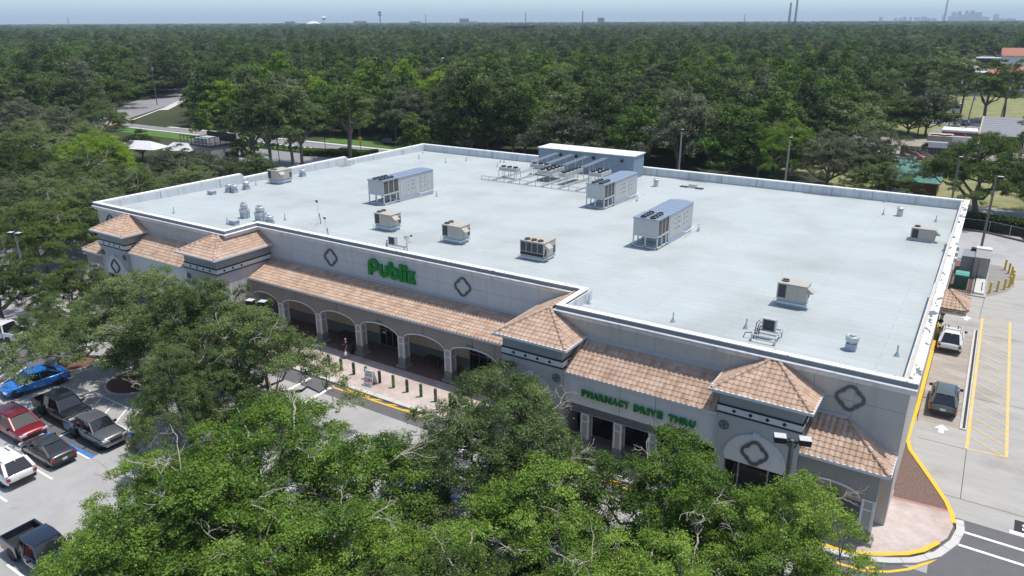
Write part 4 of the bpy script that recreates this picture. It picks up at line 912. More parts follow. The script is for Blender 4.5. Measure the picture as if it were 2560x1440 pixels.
def rtu(x0, y0, label, L=2.1, D=1.5, H=1.05, kind='side', base=.6, fans=((.28, .45), (.28, 1.05)), hood=True):
    """packaged unit; long side along X, facing the front"""
    zr = roof_z(y0 + D / 2)
    t = thing('rooftop_unit', label, 'rooftop unit', (x0, y0, zr), 0, 'beige packaged units on the roof')
    MB().prism([(.12, -.1), (L - .12, -.1), (L - .12, base * .45), (.12, base * .45)], lambda u, v, d: (u, .12 + d, v), D - .24).build('roof_curb', curb_mat, t)
    MB().cbox((L / 2, D / 2, base * .55), (L - .0, D + .02, .16)).build('curb_flange', M('curb_flange', (0.5, 0.54, 0.57), rough=0.5, metal=0.2) if 'curb_flange' not in bpy.data.materials else bpy.data.materials['curb_flange'], t)
    MB().cbox((L / 2, D / 2, base * .82), (L - .2, D - .16, base * .36), taper=1.06).build('adapter', curb_mat, t)
    z0 = base
    MB().box(0, L, 0, D, z0, z0 + H).build('cabinet', rtu_mat, t)
    MB().box(-.03, L + .03, -.03, D + .03, z0 + H, z0 + H + .06).build('unit_top', rtu_mat, t)
    if kind == 'side':
        MB().box(.10, .62, -.014, .0, z0 + .1, z0 + H - .05).build('coil_panel', coil_dark, t); MB().box(-.014, 0, .1, D - .1, z0 + .1, z0 + H - .05).build('coil_panel', coil_dark, t)
        q = MB(); q.box(.68, 1.25, -.014, 0, z0 + .08, z0 + .5); q.box(.68, L - .62, -.013, 0, z0 + .54, z0 + H - .06); q.box(L - .58, L - .06, -.014, 0, z0 + .08, z0 + H - .06)
        q.build('access_panel', rtu_mat, t)
    else:
        for k in range(4):
            xa = .08 + k * (L - .1) / 4
            MB().box(xa, xa + (L - .1) / 4 - .07, -.014, 0, z0 + .38, z0 + H - .08).build('coil_panel', coil_dark, t)
        MB().box(.06, L - .06, -.016, 0, z0 + .06, z0 + .32).build('dark_opening', fan_dark, t)
        MB().prism([(.05, z0 + .1), (.42, z0 + .1), (.42, z0 + H - .1)], lambda u, v, d: (L + d, u, v), .012).build('dark_opening', fan_dark, t)
    for fx, fy in fans: fan(t, fx, fy, z0 + H + .06, .26, rtu_mat)
    if hood:
        MB().prism([(0, z0 + H - .1), (.42, z0 + H - .42), (.42, z0 + H - .47), (0, z0 + H - .5)], lambda u, v, d: (L + u, .15 + d, v), .75).build('intake_hood', rtu_mat, t)
    MB().box(L - .012, L + .014, D - .42, D - .06, z0 + .1, z0 + .75).build('louvre_panel', coil_mat, t)
    c = MB().tube([(.05, -.02, z0 + .06), (-.15, -.05, z0 - .1), (-.15, -.05, .02)], .025, 5); c.build('drain_pipe', bpy.data.materials['white_pipe'], t)
    return t
rtu(-49.4, 51.75, 'beige packaged unit with intake hood, behind the two thin antenna masts')
rtu(-41.1, 51.8, 'beige packaged unit with intake hood, behind the dish on the parapet')
rtu(-32.3, 51.3, 'wide beige packaged unit with dark coils and three fans on its front', L=2.35, D=2.0, H=1.25, kind='front', base=.4, fans=((.5, .42), (1.15, .42), (1.8, .42)))
rtu(-10.95, 51.6, 'beige packaged unit with one fan, nearest the right front of the roof', L=2.0, D=1.25, fans=((.4, .62),), H=1.1)
rtu(-4.95, 77.8, 'low beige packaged unit near the back right corner', L=2.05, D=1.45, base=.2, fans=((.42, .7),), H=1.0)
rtu(-77.2, 62.0, 'beige packaged unit against the left parapet', L=1.9, D=2.3, fans=((.35, .5), (.9, .5)), H=1.1, base=.6)

def mushroom(x, y, label, r=.42, h=1.0, style='fan'):
    t = thing('exhaust_fan', label, 'roof fan', (x, y, roof_z(y)), 0, 'exhaust fans and vents on the roof')
    if style == 'fan':
        MB().cbox((0, 0, .2), (r * 1.7, r * 1.7, .5)).build('roof_curb', curb_mat, t)
        MB().lathe([(r * .7, .45), (r * .75, .6), (r * 1.1, .62), (r * 1.1, .9), (r * .95, .95), (r * .5, h), (r * .5, h + .12), (0.02, h + .14)], 14).build('fan_hood', steel, t, smooth=35)
    elif style == 'tall':
        t.scale = (.9, .9, .84)
        MB().cbox((0, 0, .35), (r * 1.9, r * 1.9, .8)).build('roof_curb', curb_mat, t)
        MB().cbox((0, 0, .95), (r * 2.0, r * 2.0, .42)).build('fan_base', steel, t)
        MB().lathe([(r * .75, 1.16), (r * 1.02, 1.32), (r * 1.02, 1.72), (r * .9, 1.8), (r * .62, 1.82), (r * .62, 2.02), (r * .5, 2.05)], 16).build('fan_hood', steel, t, smooth=35)
        MB().tube([(r * .9, 0, 1.0), (r * 1.6, .1, 1.05)], .12, 8).build('motor', steel, t)
    elif style == 'box':
        MB().cbox((0, 0, .2), (.9, .6, .45)).build('vent_box', curb_mat, t); MB().cbox((0, 0, .44), (1.0, .7, .05)).build('vent_lid', steel, t)
    else:  # turbine / flue
        MB().lathe([(.32, -.05), (.3, .62), (.26, .64)], 12).build('flue', steel, t, smooth=35)
        MB().lathe([(.2, .62), (.4, .8), (.4, .92), (.25, 1.0), (.25, 1.08), (.02, 1.15)], 12).build('flue_cap', steel, t, smooth=35)
    return t
mushroom(-63.7, 47.7, 'tall steel kitchen exhaust with side motor, left of a matching one', .42, style='tall')
mushroom(-61.2, 47.7, 'tall steel kitchen exhaust on a wide blue grey curb', .50, style='tall')
mushroom(-59.3, 47.2, 'short squat steel exhaust beside the two tall ones', .38, .9)
mushroom(-62.2, 45.2, 'flat grey vent box just behind the front parapet', style='box')
mushroom(-76.4, 55.4, 'round steel exhaust, left of a pair near the left parapet', .36, .95)
mushroom(-75.6, 55.6, 'round steel exhaust, right of a pair near the left parapet', .36, .95)
mushroom(-76.1, 57.7, 'lone round steel exhaust near the left parapet', .38, 1.05)
mushroom(-76.8, 53.3, 'flat grey vent box near the left parapet', style='box')
mushroom(-77.4, 67.9, 'round steel exhaust behind the unit at the left parapet', .38, 1.0)
mushroom(-35.5, 89.3, 'bright steel flue with a conical cap right of the plant box', style='flue')
mushroom(-7.05, 88.8, 'bright steel flue with a conical cap near the back right corner', style='flue')
mushroom(-5.0, 46.0, 'round steel exhaust near the front right corner', .36, .9)
vents = [(-71.4, 44.7, 'behind the front coping left of the kitchen exhausts'), (-77.3, 60.1, 'between the left parapet pair and the parapet unit'), (-59.5, 49.3, 'right of the tall kitchen exhausts'), (-62.9, 44.9, 'left of the flat vent box at the front parapet'), (-79.0, 79.2, 'at the left parapet step'), (-77.9, 93.9, 'in the back left corner'), (-74.7, 89.1, 'just in front of the back left corner'), (-68.9, 88.4, 'first right of the back left corner'), (-67.6, 91.8, 'second right of the back left corner'), (-60.6, 90, 'left of the condenser rack'),
         (-62.5, 93.6, 'left one of a pair near the plant box'), (-62.0, 93.9, 'right one of a pair near the plant box'), (-9.4, 95.7, 'at the back parapet near the right corner'), (-8.6, 88.3, 'left of the steel flue near the back right corner'), (-3.5, 87.8, 'right of the steel flue near the back right corner'), (-1.9, 75.1, 'close to the right parapet'), (-15.8, 44.3, 'behind the front coping in the middle of the right wing'), (-11.4, 45.9, 'left of the condenser on the open frame'), (-2.5, 46.5, 'in the front right corner'), (-22.1, 44.3, 'short one at the inner corner of the front parapet'), (-54.4, 67.8, 'behind the leftmost air handler'), (-33.7, 79.2, 'behind the air handler by the plant box'), (-22.9, 69.5, 'behind the air handler of the right half')]
vp = None
for x, y, wh in vents:
    lab = 'thin grey vent pipe ' + wh
    if vp is None:
        vp = thing('vent_pipe', lab, 'vent pipe', (x, y, roof_z(y)), 0, 'vent pipes scattered over the roof')
        MB().lathe([(.2, -.03), (.17, .03), (.06, .28), (.055, .3)], 8).build('pipe_boot', curb_mat, vp)
        MB().tube([(0, 0, .2), (.03, .02, .72)], .05, 6).build('pipe', steel, vp)
    else: dup(vp, (x, y, roof_z(y)), rotz=x * 1.7, label=lab)
t = thing('roof_hatch', 'low steel smoke hatch flanked by two dark grates near the back parapet', 'roof hatch', (-31.3, 91.2, roof_z(91.2)))
MB().cbox((0, .2, .22), (.9, .8, .45)).build('hatch_box', steel, t); MB().cbox((-1.05, -.1, .05), (1.0, .7, .12)).build('grate', coil_dark, t); MB().cbox((1.0, -.25, .05), (1.0, .7, .12)).build('grate', coil_dark, t)
# antennas
for x, y, h, lab in ((-55.4, 50.3, 2.0, 'taller thin antenna mast with a small lamp head on the roof'), (-51.0, 47.1, 1.55, 'shorter thin antenna mast near the front parapet')):
    t = thing('antenna_mast', lab, 'antenna', (x, y, roof_z(y)), 0, 'antenna masts on the roof')
    MB().tube([(0, 0, -.03), (-.06, 0, h * .55)], .045, 6).build('mast_foot', M('mast_grey', (0.2, 0.2, 0.2)) if 'mast_grey' not in bpy.data.materials else bpy.data.materials['mast_grey'], t)
    MB().tube([(-.22, 0, h * .36), (-.26, 0, h * 1.15)], .02, 5).tube([(-.02, 0, h * .4), (-.24, 0, h * .42)], .015, 4).build('mast', steel, t)
    MB().prism([(-.52, h * 1.17), (-.22, h * 1.2), (-.22, h * 1.08)], lambda u, v, d: (u, d - .07, v), .14).build('mast_head', fan_dark, t)
    MB().tube([(.0, 0, h * .55), (.45, -1.0, .15), (.9, -2.0, .03)], .008, 4).build('guy_wire', fan_dark, t)
t = thing('condenser_unit', 'small white condenser on a rail beside the parapet', 'condenser', (-43.4, 47.6, roof_z(47.6)))
MB().cbox((0, 0, .72), (.8, .35, .75)).build('cabinet', ahu_mat, t); MB().cbox((.0, -.18, .72), (.6, .02, .6)).build('grille', coil_dark, t)
MB().bar((-.8, -.1, .3), (1.5, -.1, .3), .08).bar((-.8, .15, .3), (1.5, .15, .3), .08).bar((-.7, 0, 0), (-.7, 0, .3), .08).bar((1.3, 0, 0), (1.3, 0, .3), .08).build('rail', steel, t)
MB().tube([(-.4, 0, .7), (-.7, 0, .6), (-.75, -.1, .2), (-.5, -.2, .05)], .04, 6).build('pipe', fan_dark, t)
t = thing('satellite_dish', 'grey satellite dish tilted up on a post behind the parapet', 'satellite dish', (-41.6, 47.4, roof_z(47.4)))
MB().tube([(0, 0, -.02), (0, 0, .85)], .05, 6).build('post', steel, t)
dsh = MB()
ax = Vector((.65, .25, .72)).normalized(); e1 = ax.cross(Vector((0, 0, 1))).normalized(); e2 = ax.cross(e1); vs = []
for r in (0.0, .2, .34, .42):
    for k in range(14):
        a = 2 * PI * k / 14; vs.append(Vector((0, 0, 1.0)) + e1 * r * math.cos(a) + e2 * r * math.sin(a) + ax * (.9 * r * r))
dsh.add(vs, [(i * 14 + k, i * 14 + (k + 1) % 14, (i + 1) * 14 + (k + 1) % 14, (i + 1) * 14 + k) for i in range(3) for k in range(14)])
dsh.build('dish', M('dish_grey', (0.3, 0.3, 0.3), rough=0.5), t, smooth=60); MB().tube([Vector((0, 0, 1.0)) - e2 * .4, Vector((0, 0, 1.0)) + ax * .62], .02, 5).cbox(Vector((0, 0, 1.0)) + ax * .66, (.12, .12, .14)).build('feed_arm', fan_dark, t)
# condenser on an open steel stand
t = thing('condenser_unit', 'dark faced condenser on an open steel frame near the front right', 'condenser', (-10.5, 43.95, roof_z(44.5)))
b = MB()
for x in (0, 1.45):
    for y in (0, 1.7): b.bar((x, y, -.05), (x, y, .42), .07)
for y in (0, .6, 1.1, 1.7): b.bar((-.05, y, .45), (1.5, y, .45), .09)
for x in (0, 1.45): b.bar((x, 0, .45), (x, 1.7, .45), .09); b.bar((x, 0, .1), (x, .5, .42), .05)
b.build('stand', steel, t)
MB().cbox((.75, 1.15, .9), (.85, .42, .82)).build('cabinet', ahu_mat, t); MB().cbox((.75, .935, .9), (.68, .02, .68)).build('grille', coil_dark, t)
MB().tube([(.15, 1.1, 1.1), (.05, .7, 1.0), (.05, .55, .3), (.0, .5, -.02)], .03, 5).tube([(.25, 1.1, 1.0), (.18, .7, .9), (.18, .5, .1)], .03, 5).tube([(.3, .9, .8), (.3, .6, .7), (.3, .45, .1)], .03, 5).tube([(-.05, .5, .4), (-.5, .35, .35), (-.6, .35, -.02)], .03, 5).build('pipe', fan_dark, t)

# plant box and the condenser rack in front of it
PB = thing('plant_enclosure', 'long blue grey metal plant box along the back parapet', 'plant room', (-54.9, 92.2, roof_z(92.2)))
pbm = M('blue_grey_cladding', (0.21, 0.27, 0.33), rough=0.6, var=0.05, streak=0.05)
z1_ = 3.02
npan = 13
for k in range(npan): MB().box(14.9 * k / npan + .01, 14.9 * (k + 1) / npan - .01, 0, .06, -.1, z1_).build('wall_panel', pbm, PB)
MB().box(14.84, 14.9, .07, 3.4, -.1, z1_).build('end_wall', pbm, PB); MB().box(0, .06, .07, 3.4, -.1, z1_).build('end_wall', pbm, PB); MB().box(.06, 14.84, 3.34, 3.4, -.1, z1_).build('back_wall', pbm, PB)
MB().add([(-.12, -.12, z1_ + .02), (15.02, -.12, z1_ + .02), (15.02, 3.6, z1_ + .02), (-.12, 3.6, z1_ + .02), (-.12, -.12, z1_ + .12), (15.02, -.12, z1_ + .12), (15.02, 3.6, z1_ + .16), (-.12, 3.6, z1_ + .16)],
         [(0, 3, 2, 1), (4, 5, 6, 7), (0, 1, 5, 4), (1, 2, 6, 5), (2, 3, 7, 6), (3, 0, 4, 7)]).build('lid', M('white_sheet_roof', (0.8, 0.8, 0.79), rough=0.5, var=0.03), PB)
for x in (3.7, 6.2, 8.9, 13.2): MB().cbox((x, -.1, 2.35), (.32, .22, .36)).build('wall_box', fan_dark, PB)
rack = thing('condenser_rack', 'steel rack of railings and pipe supports in front of the plant box', 'steel rack', (-56.5, 80.1, roof_z(80.1)))
b = MB()
for k in range(14): b.bar((k * 1.2, 0, -.03), (k * 1.2, 0, .55), .06)
b.bar((0, 0, .55), (15.7, 0, .55), .07); b.bar((0, 0, .08), (15.7, 0, .08), .05)
b.build('front_rail', steel, rack)
b = MB()
for k in range(6): b.bar((1.6 + k * 2.5, .2, .12), (1.6 + k * 2.5, 9.5, .02), .16, .12)
for k in range(3): b.bar((11 + k * .5, 7.5 + k * .3, .6), (15.5, 7.5 + k * .3, .6), .06)
b.build('skid_beam', steel, rack)
b = MB()
for x in (4.4, 5.4, 7.4, 8.9, 10.0, 11.6, 13.2, 14.1):
    for y in (5.5, 9.8): b.bar((x, y, -.05), (x, y, 2.1), .045)
for x in (4.6, 7.0, 9.4, 12.2):
    for dx in (0, .3, .6): b.bar((x + dx, 5.0, 2.1), (x + dx, 11.8, 2.3), .05)
b.build('pipe_support', steel, rack)
def condenser_table(x, y, nx, ny, label, long=False):
    t = thing('condenser_table', label, 'condenser', (x, y, roof_z(y)), 0, 'flat condensers in front of the plant box')
    W, D = .95, 1.0
    b = MB()
    for i in range(nx + 1):
        for k in (0, ny): b.bar((i * W, k * D, -.04), (i * W, k * D, 1.0), .06)
    b.build('leg', steel, t)
    for i in range(nx):
        for k in range(ny):
            MB().box(i * W + .02, (i + 1) * W - .02, k * D + .02, (k + 1) * D - .02, 1.0, 1.48).build('cabinet', ahu_mat, t)
            drum_fan(t, (i + .5) * W, (k + .5) * D, 1.48, .33, .16, fan_dark)
    return t
condenser_table(-55.4, 82.6, 3, 1, 'row of three condenser boxes on legs at the left end of the rack')
condenser_table(-53.4, 87.4, 3, 1, 'condenser boxes on legs close against the plant box on the left')
condenser_table(-49.9, 83.6, 2, 4, 'block of condensers on legs in the middle of the rack')
condenser_table(-46.3, 83.0, 1, 5, 'single long row of condensers on legs right of the middle block')
condenser_table(-43.6, 86.0, 2, 3, 'block of condensers on legs at the right end of the rack')
# ================================================================ vehicles
tyre_mat = M('tyre_rubber', (0.015, 0.015, 0.015), rough=0.9)
rim_mat = M('alloy_rim', (0.35, 0.35, 0.36), rough=0.35, metal=0.7)
car_glass = glass_mat('car_glass', (0.012, 0.015, 0.018), 0.03)
lamp_clear = M('headlamp_lens', (0.6, 0.62, 0.64), rough=0.1, spec=0.8)
lamp_red = M('tail_lamp_red', (0.30, 0.01, 0.012), rough=0.2, spec=0.7)
plastic_dark = M('dark_plastic', (0.022, 0.022, 0.024), rough=0.6)
plate_mat = M('number_plate', (0.6, 0.62, 0.6))
def car_paint(name, c, metal=0.3): return M(name, c, rough=0.32, var=0.04, scale=2, metal=metal, spec=0.6, coat=0.8)
P_ = {k: car_paint('paint_' + k, c, m) for k, c, m in (('blue', (0.012, 0.19, 0.62), .2), ('red', (0.22, 0.008, 0.016), .3), ('white', (0.72, 0.72, 0.70), 0.0), ('black', (0.012, 0.014, 0.016), .2), ('grey', (0.13, 0.13, 0.135), .4),
    ('charcoal', (0.05, 0.052, 0.056), .35), ('navy', (0.014, 0.022, 0.040), .3), ('green_grey', (0.10, 0.118, 0.108), .4), ('silver', (0.4, 0.41, 0.42), .5), ('bright_red', (0.4, 0.01, 0.015), .1))}
def loft(rings, mi=0):
    b = MB(); n = len(rings[0]); vs = [p for r in rings for p in r]; fs = []
    for i in range(len(rings) - 1):
        for k in range(n): fs.append((i * n + k, i * n + (k + 1) % n, (i + 1) * n + (k + 1) % n, (i + 1) * n + k))
    fs.append(tuple(range(n))); fs.append(tuple(range((len(rings) - 1) * n, len(rings) * n)))
    b.add(vs, fs, mi); return b
def wheel_meshes(r, wd):
    t = MB().lathe([(r * .62, -wd / 2), (r * .95, -wd / 2), (r, -wd * .3), (r, wd * .3), (r * .95, wd / 2), (r * .62, wd / 2)], 20).mesh('tyre', tyre_mat, 35)
    q = MB().lathe([(r * .64, -wd * .3), (r * .66, wd * .38), (r * .6, wd * .42), (r * .56, wd * .25), (r * .14, wd * .3), (r * .12, wd * .4)], 18)
    for k in range(5):
        a = 2 * PI * k / 5; q.bar((r * .1 * math.cos(a), r * .1 * math.sin(a), wd * .36), (r * .6 * math.cos(a), r * .6 * math.sin(a), wd * .38), r * .16, .03)
    return t, q.mesh('rim', rim_mat, 35)
def make_car(kind, label, cat, loc, ang, paint, L, W, H, wb, group='cars parked in front of the shop', roof_rail=False, roof_glass=False, two_tone=None, s=.95, cab=None, dark_trim=True, lights=True):
    """local frame: +x forward, origin on the ground under the middle"""
    t = thing({'pickup': 'pickup_truck', 'van': 'white_van'}.get(kind, 'parked_car'), label, cat, (loc[0], loc[1], loc[2] if len(loc) > 2 else 0.012), ang, group)
    t.scale = (s, s, s); paint = P_[paint] if isinstance(paint, str) else paint
    hw = W / 2; r = .36 if kind in ('pickup', 'van') else .34 if kind == 'suv' else .325
    gc = .24 if kind == 'sedan' else .3 if kind == 'suv' else .38
    xf, xr = L / 2, -L / 2
    fo = (L - wb) * .47; ax_f = xf - fo; ax_r = ax_f - wb
    if kind == 'sedan': hood, belt, deck = .80, .92, 1.02; ga, gb, gc_, gd = xf - 1.0, xf - 2.0, xr + 1.45, xr + .40
    elif kind == 'suv': hood, belt, deck = .98, 1.06, 1.06; ga, gb, gc_, gd = xf - .95, xf - 1.85, xr + .72, xr + .12
    elif kind == 'van': hood, belt, deck = 1.15, 1.35, 1.35; ga, gb, gc_, gd = xf - .55, xf - 1.35, xr + .08, xr + .02
    else: hood, belt, deck = 1.10, 1.16, 1.16; ga, gb = xf - 1.45, xf - 2.05; gd = xr + (1.65 if cab is None else cab); gc_ = gd + .18
    def ring(x, w, zb, zs, zt, crown=.03):
        w *= hw
        half = [(w * .90, zb), (w * .985, zb + .10), (w, zb + (zs - zb) * .5), (w * .985, zs - .10), (w * .93, zs), (w * .6, zt), (0, zt + crown)]
        return [(x, y, z) for y, z in half] + [(x, -y, z) for y, z in reversed(half[:-1])]
    zb = gc
    if kind == 'pickup': xs_end = gd - .02
    else: xs_end = xr
    st_ = [ring(xf, .70, zb + .12, .62 if kind != 'van' else .8, .64 if kind != 'van' else .82), ring(xf - .07, .84, zb + .02, hood - .14, hood - .12), ring(xf - .25, .95, zb, hood - .05, hood - .02), ring(xf - .6, .99, zb, hood, hood + .03),
           ring(ga, 1, zb, belt - .04, hood + .08), ring(ga - .35, 1, zb, belt, belt)]
    if kind == 'pickup': st_ += [ring((ga + gd) / 2, 1, zb, belt, belt), ring(xs_end, 1, zb, belt, belt)]
    else: st_ += [ring(0, 1, zb, belt, belt), ring(xr + .6, 1, zb, belt + .02, deck), ring(xr + .22, .97, zb, deck - .03, deck), ring(xr + .06, .92, zb + .03, deck - .14, deck - .1), ring(xr, .85, zb + .1, deck - .3, deck - .26)]
    body = loft(st_).build('body', paint, t, smooth=True); sb_ = body.modifiers.new('rounding', 'SUBSURF'); sb_.levels = 1; sb_.render_levels = 1; body.scale = (1.0, 1.03, 1.0)
    body.data.set_sharp_from_angle(angle=R_(75))
    # greenhouse: glass shell with painted roof and pillars
    wb_, wr_ = hw * .93, hw * (.74 if kind != 'van' else .86); zr = H - .05; zl = belt - .03
    def gh(x, w, z): return [(x, w, z), (x, -w, z)]
    A, B, C_, D = (ga, wb_ * .94, zl - .02), (gb, wr_ * .95, zr), (gc_, wr_ * .95, zr), (gd, wb_ * .94, zl)
    m_ = lambda p: (p[0], -p[1], p[2])
    mid0 = ((gb + gc_) / 2, wb_, zl); mid1 = ((gb + gc_) / 2, wr_, zr + .02)
    g = MB().add([A, m_(A), B, m_(B), C_, m_(C_), D, m_(D), mid0, m_(mid0), mid1, m_(mid1)],
                 [(0, 2, 3, 1), (2, 10, 11, 3), (10, 4, 5, 11), (4, 6, 7, 5), (0, 8, 10, 2), (8, 6, 4, 10), (1, 3, 11, 9), (9, 11, 5, 7)])
    gl = g.build('windows', car_glass if kind != 'van' else paint, t)
    tt = two_tone or paint
    rb = MB(); yy = [-1, -.6, 0, .6, 1]; xs_ = [gb + .06, gb - .2, (gb + gc_) / 2, gc_ + .12, gc_ - .05]; vs = []
    for i, x in enumerate(xs_):
        e = .0 if i in (0, 4) else .03
        for y in yy: vs.append((x, y * (wr_ * .955 if i in (0, 4) else wr_ * 1.0), zr + .012 + e + .028 * (1 - y * y)))
    rb.add(vs, [(i * 5 + k, i * 5 + k + 1, (i + 1) * 5 + k + 1, (i + 1) * 5 + k) for i in range(4) for k in range(4)]); n0 = len(rb.v)
    rb.build('roof', tt, t, smooth=50)
    for sgn in (1, -1):
        f_ = lambda p: Vector((p[0], p[1] * sgn, p[2]))
        bars = [(A, B, .075, .09), (C_, D, .12 if kind != 'suv' else .2, .10), (B, mid1, .07, .07), (mid1, C_, .07, .07), (mid0, mid1, .09, .05)]
        if kind == 'suv': x2 = gc_ + .55; bars.append(((x2, wb_ * .98, zl), (x2 - .05, wr_ * .98, zr), .16, .05))
        if kind != 'van':
            for p, q, w1, w2 in bars: MB().bar(f_(p), f_(q), w1, w2).build('pillar', paint, t)
    if kind == 'van':
        pl = MB()
        for sgn in (1, -1):
            pl.add([(ga - .1, sgn * (wb_ + .006), zl + .06), (gb - .02, sgn * (wr_ * .97 + .02), zr - .25), (gb - .6, sgn * (wr_ * .99 + .03), zr - .25), (gb - .6, sgn * (wb_ + .006), zl + .06)], [(0, 1, 2, 3)])
        pl.add([(ga + .02, .8, zl + .05), (gb + .02, .7, zr - .1), (gb + .02, -.7, zr - .1), (ga + .02, -.8, zl + .05)], [(0, 1, 2, 3)]); pl.build('windows', car_glass, t)
    # pickup bed
    if kind == 'pickup':
        x1 = gd - .03; bt = belt + .0
        b = MB(); b.box(xr, x1, hw - .10, hw - .005, zb + .05, bt); b.box(xr, x1, -hw + .005, -hw + .10, zb + .05, bt); b.box(xr, xr + .08, -hw + .1, hw - .1, zb + .25, bt)
        b.box(xr + .08, x1, -hw + .1, hw - .1, .62, .72); b.build('bed', paint, t)
        b = MB(); b.box(xr + .085, x1 - .002, hw - .125, hw - .10, .72, bt - .01); b.box(xr + .085, x1 - .002, -hw + .10, -hw + .125, .72, bt - .01); b.box(xr + .085, x1 - .002, -hw + .126, hw - .126, .721, .735); b.build('bed_liner', plastic_dark, t)
    # wheels
    tm, rm_ = wheel_meshes(r, .22)
    for ax_ in (ax_f, ax_r):
        for sgn in (1, -1):
            wv = inst('wheel', tm, t, (ax_, sgn * (hw - .10), r), (-sgn * PI / 2, 0, 0)); inst('rim', rm_, wv)
            n = 14; o = [(ax_ + (r + .10) * math.cos(PI * k / n), r + (r + .10) * math.sin(PI * k / n)) for k in range(n + 1)]
            MB().prism(o + [(ax_ - r - .10, gc), (ax_ + r + .10, gc)], lambda u, v, d: (u, sgn * (hw - .12 + d), v), .135).build('wheel_arch', plastic_dark, t)
    # lamps, bumpers, plates, mirrors, seams
    zf = hood - .2
    for sgn in (1, -1):
        MB().add([(xf - .03, sgn * hw * .80, zf - .04), (xf - .02, sgn * hw * .52, zf - .07), (xf - .05, sgn * hw * .52, zf + .06), (xf - .26, sgn * hw * .965, zf + .1), (xf - .30, sgn * hw * .985, zf - .0)], [(0, 1, 2, 3, 4)]).cbox((xf - .12, sgn * hw * .78, zf + .0), (.2, .34, .14)).build('headlight', lamp_clear, t)
        zt = deck - .26 if kind != 'pickup' else belt - .25
        tall = kind in ('pickup', 'van', 'suv')
        MB().cbox((xr + .05, sgn * hw * (.84 if kind != 'pickup' else .93), zt), (.14, .22 if kind != 'pickup' else .13, .36 if kind in ('pickup', 'van') else .2)).build('tail_light', lamp_red, t)
        MB().cbox((ga - .42, sgn * (hw + .10), belt + .06), (.14, .22, .16)).build('mirror', plastic_dark if dark_trim else paint, t)
    bm_ = (plastic_dark if kind != 'pickup' else M('chrome_bumper', (.3, .3, .3), rough=.3, metal=.6) if 'chrome_bumper' not in bpy.data.materials else bpy.data.materials['chrome_bumper'])
    MB().cbox((xf - .05, 0, gc + .16), (.12, W * .82, .2)).build('bumper', bm_, t); MB().cbox((xr + .04, 0, gc + .16), (.14, W * .86, .2)).build('bumper', bm_, t)
    MB().cbox((xf - .035, 0, hood - .32), (.10, W * .42, .2)).build('grille', plastic_dark, t)
    MB().cbox((xr - .012 if kind != 'pickup' else xr - .04, 0, gc + .38), (.03, .34, .16)).build('number_plate', plate_mat, t)
    sm = MB()
    for sgn in (1, -1):
        for x in ((ga - .3, (gb + gc_) / 2, gc_ + .15) if kind != 'pickup' else (ga - .25, (gb + gc_) / 2, gd + .03)): sm.cbox((x, sgn * (hw - .002), (gc + belt) / 2 + .1), (.014, .02, belt - gc - .25))
        for x in ((gb + gc_) / 2 + .12, gc_ + .3): sm.cbox((x, sgn * (hw - .0), belt - .12), (.16, .025, .03))
    sm.build('door_seam', plastic_dark, t)
    if roof_rail:
        b = MB()
        for sgn in (1, -1): b.tube([(gb - .2, sgn * wr_ * .9, zr + .06), (gb - .35, sgn * wr_ * .9, zr + .12), (gc_ + .3, sgn * wr_ * .9, zr + .12), (gc_ + .15, sgn * wr_ * .9, zr + .06)], .022, 5)
        if roof_rail == 2:
            for x in (gb - .6, gc_ + .7): b.bar((x, -wr_ * .9, zr + .14), (x, wr_ * .9, zr + .14), .05, .03)
        b.build('roof_rail', plastic_dark, t)
    if roof_glass: MB().cbox((gb - .55, 0, zr + .052), (.75, wr_ * 1.2, .02)).build('sunroof', car_glass, t)
    if kind in ('suv', 'sedan'): MB().prism([(gc_ - .2, zr - .0), (gc_ - .02, zr + .05), (gc_ - .02, zr + .03)], lambda u, v, d: (u, d - .02, v), .04).build('antenna_fin', paint, t)
    return t
G1 = 'cars parked in front of the shop'
make_car('sedan', 'bright blue crossover car driving along the aisle, half under the oak', 'car', (-60.95, 23.9), R_(-99), 'blue', 4.7, 1.88, 1.55, 2.95, s=1.0)
make_car('pickup', 'black crew cab pickup truck parked nose to tail with the grey one', 'pickup truck', (-54.3, 22.75), R_(-1), 'black', 5.6, 1.95, 1.88, 3.4, s=.97, cab=1.5)
make_car('pickup', 'grey crew cab pickup truck facing the camera beside the blue line', 'pickup truck', (-49.25, 22.35), R_(0), 'grey', 5.4, 1.92, 1.82, 3.2, s=.95, cab=1.5)
make_car('suv', 'dark red SUV parked facing the camera', 'car', (-54.7, 19.75), R_(0), 'red', 5.0, 1.95, 1.74, 3.0, s=.97, roof_rail=1)
make_car('sedan', 'charcoal saloon parked with its tail to the aisle', 'car', (-49.75, 19.3), R_(180), 'charcoal', 4.75, 1.84, 1.44, 2.8, s=.93)
make_car('suv', 'white SUV with sunroof and red tail lamps at the left edge of the car park', 'car', (-49.85, 16.7), R_(180), 'white', 4.85, 1.95, 1.72, 2.85, roof_glass=True, roof_rail=1, s=.95)
make_car('pickup', 'dark blue pickup truck with empty bed under the nearest oak', 'pickup truck', (-39.05, 13.75), R_(0), 'navy', 5.5, 1.95, 1.82, 3.4, s=.98, cab=1.85)
make_car('sedan', 'bright red car cut off by the lower left corner', 'car', (-42.7, 10.55), R_(180), 'bright_red', 4.6, 1.8, 1.45, 2.7)
make_car('pickup', 'white pickup truck in tree shade at the far left edge', 'pickup truck', (-73.6, 27.3), R_(197), 'white', 5.5, 1.95, 1.85, 3.4)
make_car('suv', 'dark blue car hidden under the middle oak beside a blue bay line', 'car', (-25.4, 28.4), R_(180), 'navy', 4.7, 1.88, 1.6, 2.8)
